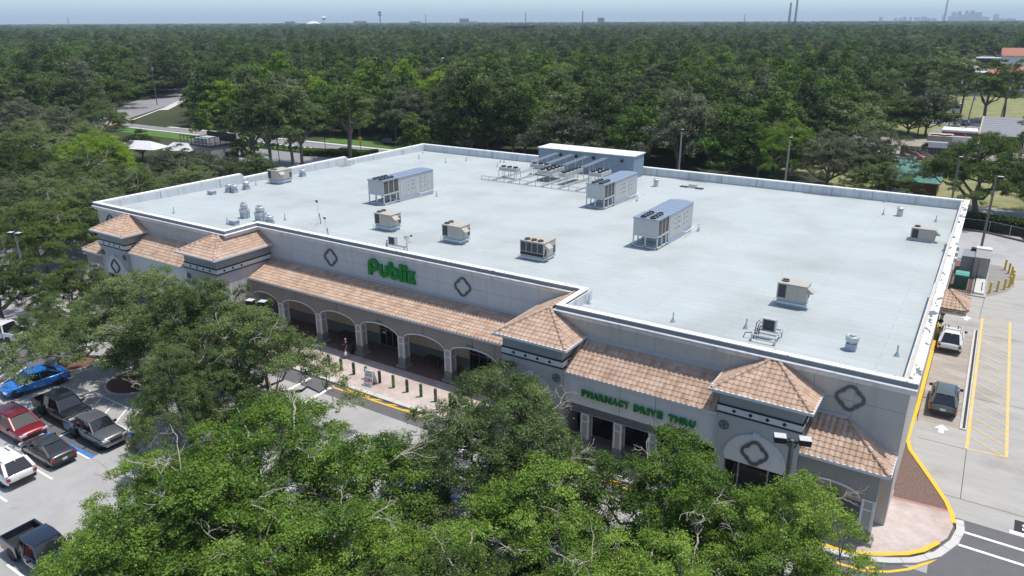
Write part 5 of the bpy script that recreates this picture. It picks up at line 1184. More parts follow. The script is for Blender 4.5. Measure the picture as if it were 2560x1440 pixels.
make_car('suv', 'silver car glimpsed below the nearest oak branches', 'car', (-37.3, 19.2), R_(180), 'silver', 4.6, 1.85, 1.6, 2.75)
make_car('suv', 'white boxy SUV with roof rack waiting at the drive through window', 'car', (0.08, 72.3, .02), R_(90), 'white', 4.75, 1.86, 1.78, 2.85, group='cars in the drive through lane', roof_rail=2, roof_glass=True, s=1.0)
make_car('suv', 'grey green SUV queuing second in the drive through lane', 'car', (0.45, 59.45, .02), R_(91), 'green_grey', 4.6, 1.86, 1.66, 2.7, group='cars in the drive through lane', roof_rail=1, s=1.0)
G2 = 'vehicles behind the shop'
make_car('van', 'white panel van facing right in front of the red building', 'van', (-5.9, 196.5), R_(4), P_['white'], 6.3, 2.05, 2.6, 3.7, group=G2, s=1.05)
make_car('van', 'white panel van facing left with only its roof above the fence', 'van', (-10.8, 187.5), R_(183), P_['white'], 5.9, 2.05, 2.5, 3.6, group=G2)
make_car('sedan', 'red hatchback parked against the yard fence', 'car', (-13.2, 177.0), R_(-8), 'bright_red', 4.4, 1.8, 1.5, 2.6, group=G2)
make_car('sedan', 'pale saloon beside the red hatchback at the yard fence', 'car', (-14.6, 173.2), R_(180), 'silver', 4.6, 1.8, 1.45, 2.7, group=G2)
make_car('pickup', 'dark pickup on the highway past the trees at the right edge', 'pickup truck', (7.2, 257.5), R_(10), 'black', 5.5, 1.95, 1.85, 3.4, group=G2)
make_car('suv', 'dark car stopped on the highway behind the leaning pole', 'car', (-7.3, 243.5), R_(95), 'charcoal', 4.7, 1.9, 1.7, 2.8, group=G2)
make_car('suv', 'dark SUV in tree shade on the side street by the yellow sign', 'car', (-120.5, 133.6), R_(5), 'black', 4.7, 1.9, 1.7, 2.8, group=G2)
make_car('sedan', 'black car leaving the cafe drive by the hedge end', 'car', (-117.0, 117.4), R_(10), 'black', 4.6, 1.85, 1.45, 2.7, group=G2)
make_car('suv', 'white car by the hedge at the rear of the cafe', 'car', (-119.4, 118.0), R_(20), 'white', 4.5, 1.85, 1.6, 2.7, group=G2)
# box truck and trailer far right
t = thing('box_truck', 'small box truck with white body parked on the verge', 'truck', (-22.2, 268.5, 0), R_(8), G2)
MB().box(-2.2, 2.4, -1.15, 1.15, .9, 3.6).build('box_body', P_['white'], t); MB().box(-2.15, 2.35, -1.1, 1.1, 3.6, 3.66).build('box_roof', M('red_box_roof', (.42, .12, .06)), t)
MB().box(-4.0, -2.3, -1.05, 1.05, .6, 2.2).build('cab', P_['charcoal'], t); MB().box(-3.6, -2.6, -1.07, 1.07, 1.45, 2.05).build('windows', car_glass, t)
tm, rm_ = wheel_meshes(.45, .3)
for x in (-3.2, 1.4):
    for sg in (1, -1): wv = inst('wheel', tm, t, (x, sg * .95, .45), (-sg * PI / 2, 0, 0)); inst('rim', rm_, wv)
t = thing('bus', 'long white bus half behind a tree on the verge', 'bus', (-15.0, 274, 0), R_(-3), G2)
b = MB().box(-5, 5, -1.2, 1.2, .5, 3.1).build('body', P_['white'], t, smooth=30); MB().box(-4.6, 4.7, -1.22, 1.22, 1.6, 2.5).build('windows', car_glass, t)
for x in (-3.2, 3.2):
    for sg in (1, -1): wv = inst('wheel', tm, t, (x, sg * 1.05, .45), (-sg * PI / 2, 0, 0)); inst('rim', rm_, wv)
# ================================================================ street furniture and people
# lamp posts: square poles with one or two box heads
def lamp_post(x, y, h, heads, label, ang=0.0, m=None, w0=.24):
    t = thing('lamp_post', label, 'lamp post', (x, y, 0), ang, 'car park lamp posts')
    MB().cbox((0, 0, .35), (.6, .6, .8)).build('footing', concrete_post, t)
    MB().tube([(0, 0, .6), (0, 0, h)], [w0 * .62, w0 * .5], 4).build('pole', m or pole_mat, t)
    for dx, sx in heads:
        p = MB().bar((0, 0, h - .12), (dx * .5, 0, h - .1), .09); a = p.build('arm', black_metal, t)
        q = MB().cbox((dx, 0, h), (sx * .88, .46, .30)); hd = q.build('lamp_head', black_metal, t)
        MB().cbox((dx, 0, h + .16), (sx * .9, .48, .03)).build('head_top', lamp_top, hd)
    return t
lamp_post(-5.55, 33.7, 8.3, ((-.58, .62), (.58, .62)), 'twin headed lamp post in front of the right hand tower', R_(18))
lamp_post(-42.3, 31.7, 8.6, ((-.5, .6), (.5, .6)), 'twin headed lamp post poking out of the left oak canopy', R_(18))
lamp_post(-83.8, 34.4, 6.9, ((-.5, .6), (.5, .6)), 'leaning looking pale lamp post with twin heads at the left edge', R_(18), pole_grey)
lamp_post(1.2, 104.2, 9.9, ((.4, .7),), 'tall dark lamp post beside the bollards behind the shop', 0)
lamp_post(-3.3, 118.6, 9.7, ((.1, .5),), 'lamp post behind the back right corner of the shop', 0)
lamp_post(-26.6, 121.5, 10.2, ((.1, .5),), 'lamp post behind the right half of the back wall', 0, pole_grey)
lamp_post(-44.3, 121.5, 10.2, ((.1, .5),), 'lamp post behind the plant box', 0, pole_grey)
lamp_post(-132.6, 72.0, 7.5, ((.1, .5),), 'short lamp post among the trees by the cafe', 0, pole_grey)

# bollards with printed wraps
wrap_dark = M('bollard_wrap_dark', (0.018, 0.045, 0.022), rough=0.5, var=0.6, scale=5)
wrap_green = M('bollard_wrap_green', (0.05, 0.12, 0.012), rough=0.5, var=0.85, scale=6, dirt=(0.20, 0.30, 0.03), dirt_scale=4, dirt_lo=.5, dirt_hi=.56)
def bollard(x, y, label, mt, topm, dot=False, mk=None):
    t = thing('bollard', label, 'bollard', (x, y, .15), 0, 'printed bollards along the kerb')
    MB().lathe([(.125, 0), (.125, 1.02)], 14).build('sleeve', mt, t, smooth=40)
    MB().lathe([(.125, 1.021), (.127, 1.06), (.07, 1.11), (.01, 1.12)], 14).build('cap', topm, t, smooth=40)
    MB().lathe([(.19, .001), (.19, .012)], 14).build('collar', kerb_mat, t)
    if dot: MB().prism(circ(.02, .52, .035, 10), lambda u, v, d: (u, -.124 - d, v), .012).build('disc', paint_white, t)
    if mk: MB().box(-.07, .07, -.132, -.12, .62, .92).build('printed_panel', mk, t)
    return t
green_mid = M('bollard_green', (0.02, 0.075, 0.035), rough=.5, var=.2)
BX = [(-43.6, 'far left'), (-42.2, ''), (-40.8, ''), (-39.4, ''), (-37.95, ''), (-36.5, ''), (-35.08, ''), (-33.68, ''), (-32.25, ''), (-30.85, '')]
bollard(-43.65, 39.1, 'leafy green bollard half hidden by the oak at the left end', wrap_green, green_mid)
bollard(-42.22, 39.1, 'leafy green bollard nearest the walking man', wrap_green, green_mid)
bollard(-40.8, 39.1, 'dark green bollard with a white disc, left of the white one', green_mid, green_mid, True)
bollard(-39.42, 39.1, 'white bollard with grey print behind the sushi board', M('bollard_white', (0.62, 0.62, 0.62), rough=.5), green_mid, mk=M('grey_print', (.2, .2, .2), var=.5, scale=14))
bollard(-37.95, 39.1, 'very dark bollard just right of the sushi board', wrap_dark, green_mid)
bollard(-36.5, 39.1, 'bright leafy bollard, first after the dark one', wrap_green, green_mid)
bollard(-35.08, 39.1, 'dark green bollard with a white disc between two leafy ones', green_mid, green_mid, True)
bollard(-33.68, 39.1, 'bright leafy bollard left of the pale green one', wrap_green, green_mid)
bollard(-32.25, 39.1, 'greyish green bollard close to the middle oak', M('bollard_grey_green', (.07, .11, .07), rough=.5, var=.3), green_mid, True)
bollard(-30.85, 39.1, 'leafy bollard mostly covered by the middle oak', wrap_green, green_mid)
# sandwich board
t = thing('sandwich_board', 'white folding sushi board standing among the bollards', 'sandwich board', (-38.3, 38.05, .15), R_(6))
bw = M('board_white', (.74, .74, .73), rough=.5)
MB().add([(-.42, -.05, 0), (.42, -.05, 0), (.42, .35, 1.3), (-.42, .35, 1.3), (-.42, -.015, 0), (.42, -.015, 0), (.42, .385, 1.3), (-.42, .385, 1.3)], [(0, 1, 2, 3), (7, 6, 5, 4), (0, 4, 5, 1), (1, 5, 6, 2), (2, 6, 7, 3), (3, 7, 4, 0)]).build('front_panel', bw, t)
MB().add([(-.42, .85, 0), (.42, .85, 0), (.42, .40, 1.3), (-.42, .40, 1.3), (-.42, .815, 0), (.42, .815, 0), (.42, .388, 1.3), (-.42, .388, 1.3)], [(3, 2, 1, 0), (4, 5, 6, 7), (0, 1, 5, 4), (1, 2, 6, 5), (2, 3, 7, 6), (3, 0, 4, 7)]).build('back_panel', bw, t)
def board_text(s_, x0, x1, z0, z1, m):
    me = fit_text(text_mesh(s_, 1.0, 0, .03), m, x0, x1, z0, z1, lambda a, b, c: (a, -.05 + .4 * b / 1.3 - .008, b)); inst('lettering', me, t)
board_text('FRESH', -.22, .22, 1.12, 1.2, M('ink_black', (.03, .03, .03))); board_text('SERVED', -.34, .34, .86, 1.05, M('ink_teal', (.05, .34, .36)))
board_text('SUSHI', -.36, .36, .42, .74, M('ink_red', (.52, .03, .12))); board_text('DAILY', -.32, .32, .08, .3, bpy.data.materials['ink_teal'])
# bin, tables in the shade of the arcade
t = thing('litter_bin', 'black litter bin beside an arcade column', 'litter bin', (-43.95, 42.05, .154))
MB().lathe([(.26, 0), (.29, .75), (.29, .8), (.2, 1.0), (.18, 1.02)], 12).build('bin_body', black_metal, t, smooth=40); MB().lathe([(.30, .76), (.31, .82)], 12).build('bin_rim', black_metal, t)
for x, lab in ((-36.4, 'black table in the shade under the third arch'), (-34.8, 'black table beside another under the third arch'), (-46.3, 'black table in the shade behind the litter bin')):
    t = thing('display_table', lab, 'table', (x, 43.9, .154), 0, 'tables in the arcade')
    MB().cbox((0, 0, .74), (1.3, .75, .05)).build('tabletop', black_metal, t)
    for sx in (-1, 1):
        for sy in (-1, 1): MB().cbox((sx * .58, sy * .31, .36), (.05, .05, .72)).build('leg', black_metal, t)
# yellow bollards at the service corner
ybm = M('yellow_bollard_paint', (0.66, 0.42, 0.03), rough=.5, var=.12, scale=4)
for (x, y), lab in zip(((2.65, 89.9), (3.32, 91.0), (3.96, 92.1), (4.42, 93.3), (4.68, 94.6), (4.70, 95.9), (4.55, 97.4), (4.3, 98.7), (3.92, 100.0)),
        ('nearest of the yellow bollards, beside the concrete pad', 'yellow bollard, second from the concrete pad', 'yellow bollard, third from the concrete pad', 'yellow bollard at the near end of the tight bend', 'yellow bollard in the bend, fifth from the concrete pad', 'yellow bollard in the middle of the tight bend', 'yellow bollard at the far end of the tight bend', 'yellow bollard, second from the far end', 'farthest of the yellow bollards, out on the drive')):
    t = thing('yellow_bollard', lab, 'bollard', (x, y, .0), 0, 'yellow bollards round the service corner')
    MB().tube([(0, 0, 0), (0, 0, 1.25)], .11, 12).build('post', ybm, t, smooth=40); MB().lathe([(.11, 1.25), (.08, 1.3), (.01, 1.32)], 12).build('cap', M('bollard_cap_pale', (.7, .6, .35)) if 'bollard_cap_pale' not in bpy.data.materials else bpy.data.materials['bollard_cap_pale'], t)
# transformer, generator and enclosure
st('utility_pad', MB().box(-1.1, 2.35, 87.9, 101, .0, .12), concrete)
st('gravel_bed', MB().box(-1.1, 1.0, 88.3, 101, .12, .135), gravel_mat)
st('utility_island', MB().sheet([(2.35, 88.4), (3.2, 89.6), (4.3, 91.6), (4.9, 94), (4.9, 97), (4.3, 100), (3.6, 101.5), (2.35, 101.5)], .014), M('dark_concrete', (.25, .24, .22), var=.15, scale=1.0, rough=.9))
t = thing('transformer', 'green pad mounted transformer box with pale lid', 'transformer', (-.05, 90.2, .135))
MB().box(-.7, .55, -.75, .75, 0, 1.5).build('cabinet', M('transformer_green', (.018, .10, .065), rough=.5), t); MB().box(-.72, .57, -.2, .77, 1.5, 1.6).build('lid', M('transformer_lid', (.10, .36, .28), rough=.5), t); MB().box(-.74, .59, -.78, -.2, 1.42, 1.56).build('lid', bpy.data.materials['transformer_lid'], t)
t = thing('metal_fence', 'dark metal railing round the green transformer', 'fence', (-1.0, 88.3, .12))
b = MB()
for z in (.3, 1.7): b.bar((0, 0, z), (2.2, 0, z), .05); b.bar((2.2, 0, z), (2.2, 6, z), .05)
b.build('rail', black_metal, t)
for k in range(10): MB().bar((k * .24, 0, 0), (k * .24, 0, 1.8), .035).build('bar', black_metal, t)
for k in range(1, 12): MB().bar((2.2, k * .5, 0), (2.2, k * .5, 1.8), .035).build('bar', black_metal, t)
t = thing('generator', 'large grey generator cabinet beside the shop wall', 'generator', (.2, 94.3, .12))
gm = M('generator_grey', (.30, .30, .285), rough=.6, streak=.06); gm2 = M('generator_blue_grey', (.24, .26, .28), rough=.5)
MB().box(.55, 2.0, 0, 4.6, 0, 2.45).build('cabinet', gm, t); MB().box(-.75, .55, .8, 4.2, 0, 2.2).build('side_cabinet', gm2, t); MB().box(.5, 2.05, 3.6, 4.65, 2.45, 2.6).build('lid', white_trim, t)
MB().box(1.0, 1.03, -.02, 0, .1, 2.4).box(.0, .5, 3.5, 4.2, 2.2, 2.5).build('door_seam', black_metal, t)
MB().box(1.1, 2.15, 88.5, 94.0, .12, .3).build('concrete_pad', kerb_mat, None, 'pale concrete pad in front of the grey generator', 'concrete pad'); st('pad_slot', MB().box(1.85, 1.95, 89.3, 92.6, .3, .305), M('slot_dark', (.04, .04, .04)))
# ---------------------------------------------------------------- hedge, chain link fence and kerb behind
st('kerb', MB().wall([(-6, 117.9), (1.5, 117.4), (6.4, 114.6), (12, 108), (18, 104)], .3, 0, .22), M('dark_kerb', (.10, .095, .09), var=.2))
t = thing('chain_link_fence', 'low chain link fence along the kerb behind the shop', 'fence', (0, 0, 0))
pf_ = [(-8, 118.8), (-3, 118.7), (1.8, 118.3), (6.6, 115.8), (12, 109.6), (18, 105.5)]
b = MB()
for k in range(5):
    p, q = Vector(pf_[k]), Vector(pf_[k + 1]); n = max(1, int((q - p).length / 2.6))
    for i in range(n): c = p.lerp(q, i / n); MB().tube([(c.x, c.y, 0), (c.x, c.y, 1.5)], .035, 5).build('fence_post', steel, t)
    b.bar((p.x, p.y, 1.48), (q.x, q.y, 1.48), .03)
b.build('rail', steel, t)
b = MB()
for k in range(5):
    p, q = Vector(pf_[k]), Vector(pf_[k + 1]); n = int((q - p).length / .22)
    for i in range(n):
        c, d = p.lerp(q, i / n), p.lerp(q, min(1, (i + 1.6) / n))
        for j in range(5): b.bar((c.x, c.y, .1 + .28 * j), (d.x, d.y, .1 + .28 * j + .28), .012); b.bar((c.x, c.y, .38 + .28 * j), (d.x, d.y, .1 + .28 * j), .012)
b.build('wire_mesh', M('dark_wire', (.07, .07, .07)), t)

# ---------------------------------------------------------------- people
skin_m = M('skin', (.42, .24, .17), rough=.6); shirt_m = M('black_shirt', (.012, .012, .014), rough=.9); short_m = M('red_brown_shorts', (.20, .06, .05), rough=.9); shoe_m = M('pale_shoe', (.45, .45, .45)); hair_m = M('grey_hair', (.30, .25, .20), rough=.9); dark_trouser = M('dark_trousers', (.02, .02, .025), rough=.9)
def person(label, loc, ang, joints, mats_by, group=None):
    """joints: dict name->(x,y,z); facing +x. One continuous skinned body."""
    t = thing('person', label, 'person', loc, ang)
    J = dict(joints); names = ['pelvis', 'waist', 'chest', 'neck', 'head', 'crown']
    E = [('pelvis', 'waist'), ('waist', 'chest'), ('chest', 'neck'), ('neck', 'head'), ('head', 'crown')]
    for s_ in ('l', 'r'):
        E += [('pelvis', 'hip' + s_), ('hip' + s_, 'knee' + s_), ('knee' + s_, 'ankle' + s_), ('ankle' + s_, 'toe' + s_), ('chest', 'sho' + s_), ('sho' + s_, 'elb' + s_), ('elb' + s_, 'wri' + s_), ('wri' + s_, 'palm' + s_)]
    RAD = dict(pelvis=.135, waist=.12, chest=.15, neck=.055, head=.095, crown=.085, hip=.095, knee=.06, ankle=.04, toe=.035, sho=.062, elb=.042, wri=.028, palm=.034)
    keys = list(J); idx = {k: i for i, k in enumerate(keys)}
    me = bpy.data.meshes.new('body'); me.from_pydata([J[k] for k in keys], [(idx[a], idx[b]) for a, b in E], [])
    o = bpy.data.objects.new('body', me); COL.objects.link(o); o.modifiers.new('skin', 'SKIN'); s2 = o.modifiers.new('sub', 'SUBSURF'); s2.levels = 1; s2.render_levels = 1
    for i, k in enumerate(keys):
        k0 = k[:-1] if k not in RAD and k[:-1] in RAD else k; me.skin_vertices[0].data[i].radius = (RAD[k0], RAD[k0]); me.skin_vertices[0].data[i].use_root = (k == 'pelvis')
    dg = bpy.context.evaluated_depsgraph_get(); nm = bpy.data.meshes.new_from_object(o.evaluated_get(dg)); bpy.data.objects.remove(o)
    for m in mats_by[0]: nm.materials.append(m)
    nm.polygons.foreach_set('use_smooth', [True] * len(nm.polygons))
    for p in nm.polygons: p.material_index = mats_by[1](p.center, J)
    inst('body', nm, t)
    hc = Vector(J['head']); MB().lathe([(.02, .125), (.075, .105), (.102, .05), (.104, -.01), (.09, -.05)], 12, (hc.x - .015, hc.y, hc.z + .045)).build('hair', mats_by[2], t, smooth=True)
    f = MB(); f.cbox((hc.x + .095, hc.y, hc.z + .0), (.04, .025, .04))
    for sy in (-.035, .035): f.cbox((hc.x + .086, hc.y + sy, hc.z + .03), (.02, .02, .014), 1)
    f.cbox((hc.x + .084, hc.y, hc.z - .045), (.02, .05, .012), 2); f.build('face', [skin_m, black_metal, M('lips', (.3, .12, .1)) if 'lips' not in bpy.data.materials else bpy.data.materials['lips']], t)
    for s_, sg in (('l', 1), ('r', -1)):       # five fingers on each hand
        w0 = Vector(J['wri' + s_]); p0 = Vector(J['palm' + s_]); d = (p0 - w0).normalized(); side = Vector((1, 0, 0)) - d * d.x; side.normalize(); h = MB()
        for k, ln_ in enumerate((.065, .075, .07, .055)):
            b0 = p0 + side * (.024 - .016 * k); h.tube([b0 - d * .01, b0 + d * ln_ * .55, b0 + d * ln_ * .9 + side.cross(d) * .015 * sg], [.0095, .009, .007], 5)
        b0 = w0.lerp(p0, .45) + side * .02; h.tube([b0, b0 + side * .03 + d * .03, b0 + side * .035 + d * .055], [.011, .01, .008], 5); h.build('fingers', skin_m, t, smooth=True)
    return t
walk_j = dict(pelvis=(0, 0, .93), waist=(.01, 0, 1.10), chest=(.04, 0, 1.33), neck=(.06, 0, 1.50), head=(.09, 0, 1.62), crown=(.085, 0, 1.71),
    hipl=(0, .10, .90), kneel=(.20, .10, .50), anklel=(.18, .10, .09), toel=(.33, .10, .03), hipr=(0, -.10, .90), kneer=(.0, -.10, .49), ankler=(-.32, -.10, .14), toer=(-.22, -.10, .03),
    shol=(.04, .20, 1.43), elbl=(-.10, .24, 1.16), wril=(.02, .27, .93), palml=(.05, .27, .86), shor=(.04, -.20, 1.43), elbr=(.16, -.25, 1.18), wrir=(.38, -.24, 1.06), palmr=(.45, -.235, 1.04))
def walker(c, J):
    if c.z < .075: return 3
    if c.z < .56: return 0
    if c.z < .99 and abs(c.y) < .21: return 2
    if c.z > 1.47: return 0
    if abs(c.y) > .215 and c.z < 1.24: return 0
    return 1
pt = person('man in black shirt and red shorts walking past the arcade with a white bag', (-43.65, 41.25, .155), R_(205), walk_j, ([skin_m, shirt_m, short_m, shoe_m], walker, hair_m))
t = thing('shopping_bag', 'white carrier bag hanging from the walking man\'s hand', 'bag', (-43.6, 41.0, .155))
MB().lathe([(.10, .28), (.14, .34), (.15, .5), (.08, .62), (.03, .78)], 9).build('bag', M('white_plastic_bag', (.72, .72, .72), rough=.4), t, smooth=50); MB().tube([(0, 0, .76), (-.02, .02, .9), (.02, 0, .76)], .01, 4).build('handle', bpy.data.materials['white_plastic_bag'], t)
stand_j = dict(pelvis=(0, 0, .94), waist=(0, 0, 1.10), chest=(.01, 0, 1.33), neck=(.02, 0, 1.50), head=(.06, 0, 1.60), crown=(.07, 0, 1.69),
    hipl=(0, .10, .91), kneel=(.03, .11, .50), anklel=(0, .11, .09), toel=(.14, .12, .03), hipr=(0, -.10, .91), kneer=(.05, -.11, .50), ankler=(-.02, -.11, .09), toer=(.12, -.12, .03),
    shol=(.01, .20, 1.42), elbl=(.06, .25, 1.15), wril=(.26, .12, 1.16), palml=(.32, .08, 1.18), shor=(.01, -.20, 1.42), elbr=(.06, -.25, 1.15), wrir=(.26, -.10, 1.22), palmr=(.32, -.06, 1.25))
def stander(c, J):
    if c.z < .07: return 0
    if c.z < .98 and abs(c.y) < .24: return 2
    if c.z > 1.47: return 0
    if abs(c.y) < .2 and c.x > .2: return 0
    return 1
person('person in dark clothes standing under the right hand arch looking at a phone', (-4.05, 40.9, .155), R_(-70), stand_j, ([skin_m, shirt_m, dark_trouser], stander, M('dark_hair', (.02, .015, .012))))
# ================================================================ trees
rng = np.random.default_rng(11)
LEAF = {
 'bright': leaf_mat('leaves_bright_green', ((0, (0.030, 0.066, 0.010)), (0.35, (0.098, 0.182, 0.022)), (0.7, (0.190, 0.300, 0.040)), (1.0, (0.320, 0.420, 0.085)))),
 'olive': leaf_mat('leaves_olive', ((0, (0.040, 0.068, 0.022)), (0.35, (0.122, 0.178, 0.055)), (0.7, (0.205, 0.272, 0.092)), (1.0, (0.300, 0.345, 0.160)))),
 'dark': leaf_mat('leaves_dark_green', ((0, (0.024, 0.046, 0.010)), (0.35, (0.068, 0.114, 0.021)), (0.7, (0.125, 0.188, 0.040)), (1.0, (0.200, 0.255, 0.070)))),
 'lime': leaf_mat('leaves_lime', ((0, (0.040, 0.090, 0.010)), (0.35, (0.130, 0.240, 0.016)), (0.7, (0.230, 0.360, 0.030)), (1.0, (0.320, 0.420, 0.060)))),
 'grey': leaf_mat('leaves_grey_green', ((0, (0.046, 0.058, 0.030)), (0.35, (0.125, 0.148, 0.076)), (0.7, (0.190, 0.215, 0.120)), (1.0, (0.270, 0.280, 0.190)))),
 'wood_dark': leaf_mat('leaves_wood_dark', ((0, (0.021, 0.041, 0.010)), (0.35, (0.057, 0.101, 0.021)), (0.7, (0.109, 0.170, 0.039)), (1.0, (0.178, 0.236, 0.069))), objvar=0.62),
 'wood_olive': leaf_mat('leaves_wood_olive', ((0, (0.031, 0.052, 0.018)), (0.35, (0.087, 0.132, 0.040)), (0.7, (0.156, 0.215, 0.073)), (1.0, (0.236, 0.283, 0.130))), objvar=0.62),
 'wood_green': leaf_mat('leaves_wood_green', ((0, (0.022, 0.054, 0.010)), (0.35, (0.072, 0.146, 0.022)), (0.7, (0.137, 0.241, 0.036)), (1.0, (0.224, 0.325, 0.073))), objvar=0.62),
 'wood_grey': leaf_mat('leaves_wood_grey', ((0, (0.039, 0.052, 0.029)), (0.35, (0.106, 0.129, 0.069)), (0.7, (0.167, 0.193, 0.109)), (1.0, (0.241, 0.253, 0.172))), objvar=0.62),
}
def kmeans(P, k, it=8):
    c = P[rng.choice(len(P), k, replace=False)].copy()
    for _ in range(it):
        a = ((P[:, None] - c[None]) ** 2).sum(-1).argmin(1)
        for j in range(k):
            if (a == j).any(): c[j] = P[a == j].mean(0)
    return c, a
def proto_tree(R, z0, z1, ncl, leaves, size, cr, trunk_r, fork=.34, flat=.62, shell=.5, nbare=0, lumps=.22, forkn=6, detail=6):
    """returns (trunk mesh, crown mesh, bare mesh or None)"""
    C = []
    ph = rng.random(4) * 6.28
    while len(C) < ncl:
        th = rng.random() * 6.283; q = math.sqrt(rng.random())
        lob = 1 + lumps * math.sin(2 * th + ph[0]) * .5 + lumps * math.sin(3 * th + ph[1]) + lumps * .6 * math.sin(5 * th + ph[2])
        r = q * R * lob * .92; top = z0 + (z1 - z0) * math.sqrt(max(0.02, 1 - (q * .97) ** 2)) * (1 + .12 * math.sin(4 * th + ph[3] + q * 5))
        t = 1 - shell * rng.random() ** 1.3
        z = z0 + (top - z0) * t - (.10 * R * q * q)
        p = np.array((r * math.cos(th), r * math.sin(th), z))
        if any(((p - o) ** 2).sum() < (cr * .55) ** 2 for o in C[-60:]) and rng.random() < .8: continue
        C.append(p)
    C = np.array(C)
    rad = cr * (.55 + .9 * rng.random(ncl) ** 1.2)
    # ---- leaves
    wgt = rad ** 2; idx = rng.choice(ncl, leaves, p=wgt / wgt.sum())
    ns = 11
    sd_ = rng.normal(size=(ncl, ns, 3)); sd_ /= np.linalg.norm(sd_, axis=2)[..., None]; sd_[..., 2] = np.abs(sd_[..., 2]) * .9 - .25
    sp_ = sd_ * (.55 + .5 * rng.random((ncl, ns, 1))); si = rng.integers(0, ns, leaves)
    stint = rng.normal(size=(ncl, ns)) * .10
    d = rng.normal(size=(leaves, 3)); d /= np.linalg.norm(d, axis=1)[:, None]
    off = (sp_[idx, si] + d * (rng.random(leaves) ** .6 * .40)[:, None]) * rad[idx][:, None]; off[:, 2] *= flat
    d = d * .6 + sd_[idx, si] * .4
    lone = rng.random(leaves) < .07; off[lone] *= (1 + .6 * rng.random(lone.sum()))[:, None]
    P = C[idx] + off
    nrm = d * .7 + np.array((0, 0, .75)) + rng.normal(size=(leaves, 3)) * .55; nrm /= np.linalg.norm(nrm, axis=1)[:, None]
    a = np.cross(nrm, rng.normal(size=(leaves, 3))); a /= np.linalg.norm(a, axis=1)[:, None]; b = np.cross(nrm, a)
    s = size * (.6 + .8 * rng.random(leaves)); A = a * (s * .62)[:, None]; B = b * (s * .36)[:, None]
    V = np.stack([P - A, P + B + nrm * (s * .06)[:, None], P + A, P - B + nrm * (s * .06)[:, None]], 1).reshape(-1, 3)
    me = bpy.data.meshes.new('crown'); n = leaves
    me.vertices.add(4 * n); me.vertices.foreach_set('co', V.astype(np.float32).reshape(-1))
    me.loops.add(4 * n); me.loops.foreach_set('vertex_index', np.arange(4 * n, dtype=np.int32))
    me.polygons.add(n); me.polygons.foreach_set('loop_start', np.arange(0, 4 * n, 4, dtype=np.int32)); me.polygons.foreach_set('loop_total', np.full(n, 4, np.int32))
    tint = np.clip(.40 + (rng.random(ncl)[idx] - .5) * .42 + stint[idx, si] + rng.normal(size=n) * .13, 0, 1)
    tint[rng.random(n) < .02] = .9
    at = me.attributes.new('tint', 'FLOAT', 'FACE'); at.data.foreach_set('value', tint.astype(np.float32)); me.update()
    # ---- limbs
    mid, am = kmeans(C, min(ncl, max(forkn * 3, 14))); lim, al = kmeans(mid, forkn)
    b_ = MB(); zf = z0 * fork + .8
    lean = rng.normal(size=2) * .25
    base = [(0, 0, -.1), (lean[0] * .3, lean[1] * .3, zf * .5), (lean[0], lean[1], zf)]
    b_.tube([(0, 0, -.12), (0, 0, .25)] + base[1:], [trunk_r * 1.45, trunk_r * 1.05, trunk_r * .92, trunk_r * .85], 8)
    top = np.array(base[2])
    def wob(p, q, n, k): return [p + (q - p) * t + rng.normal(size=3) * k * math.sin(PI * t) for t in np.linspace(0, 1, n)]
    for j in range(forkn):
        tgt = lim[j] * np.array((.62, .62, 1)) ; tgt[2] = zf + (lim[j][2] - zf) * .55
        pts = wob(top, tgt, 4, .22); b_.tube(pts, list(np.linspace(trunk_r * .62, trunk_r * .36, 4)), 6, cap=False)
        for m in np.where(al == j)[0]:
            e = mid[m] * np.array((.9, .9, 1)); e[2] -= .5
            p2 = wob(tgt, e, 4, .2); b_.tube(p2, list(np.linspace(trunk_r * .33, trunk_r * .15, 4)), 5, cap=False)
            for c in np.where(am == m)[0]:
                p3 = wob(e, C[c] + rng.normal(size=3) * .1, 3, .15); b_.tube(p3, [trunk_r * .13, trunk_r * .09, .012], 4, cap=False)
    tm_ = b_.mesh('trunk', bark, True)
    bare = []
    if nbare:
        order = rng.permutation(ncl); done = 0
        for c in order:
            if done >= nbare: break
            if C[c][2] < z0 + (z1 - z0) * .5 or math.hypot(C[c][0], C[c][1]) > R * .62: continue
            done += 1; b_ = MB()
            def twig(p, dr, L_, r, dep):
                q = p + dr * L_; pts = wob(p, q, 4, L_ * .07); b_.tube(pts, list(np.linspace(r, r * .55, 4)), 5, cap=False)
                if dep:
                    for _ in range(int(rng.integers(2, 4))):
                        nd = dr + rng.normal(size=3) * .55; nd /= np.linalg.norm(nd); twig(pts[int(rng.integers(2, 4))], nd, L_ * (.5 + .3 * rng.random()), r * .58, dep - 1)
            dr = np.array((C[c][0], C[c][1], 0)) / max(R * .6, 1) + np.array((0, 0, .45)) + rng.normal(size=3) * .35; dr /= np.linalg.norm(dr)
            twig(C[c] * np.array((.85, .85, 1)) - np.array((0, 0, .8)), dr, rad[c] * 1.0 + .7, .05, 3)
            bare.append(b_.mesh('bare_branch', bark_pale, True))
    return tm_, me, bare
NEAR = [proto_tree(7.2, 2.9, 8.6, 215, 160000, .088, .92, .36, nbare=8, shell=.7),
        proto_tree(6.8, 3.0, 8.8, 195, 140000, .088, .90, .33, nbare=5, lumps=.34, shell=.7),
        proto_tree(5.6, 2.8, 8.4, 140, 100000, .088, .86, .28, nbare=3, lumps=.34, shell=.7)]
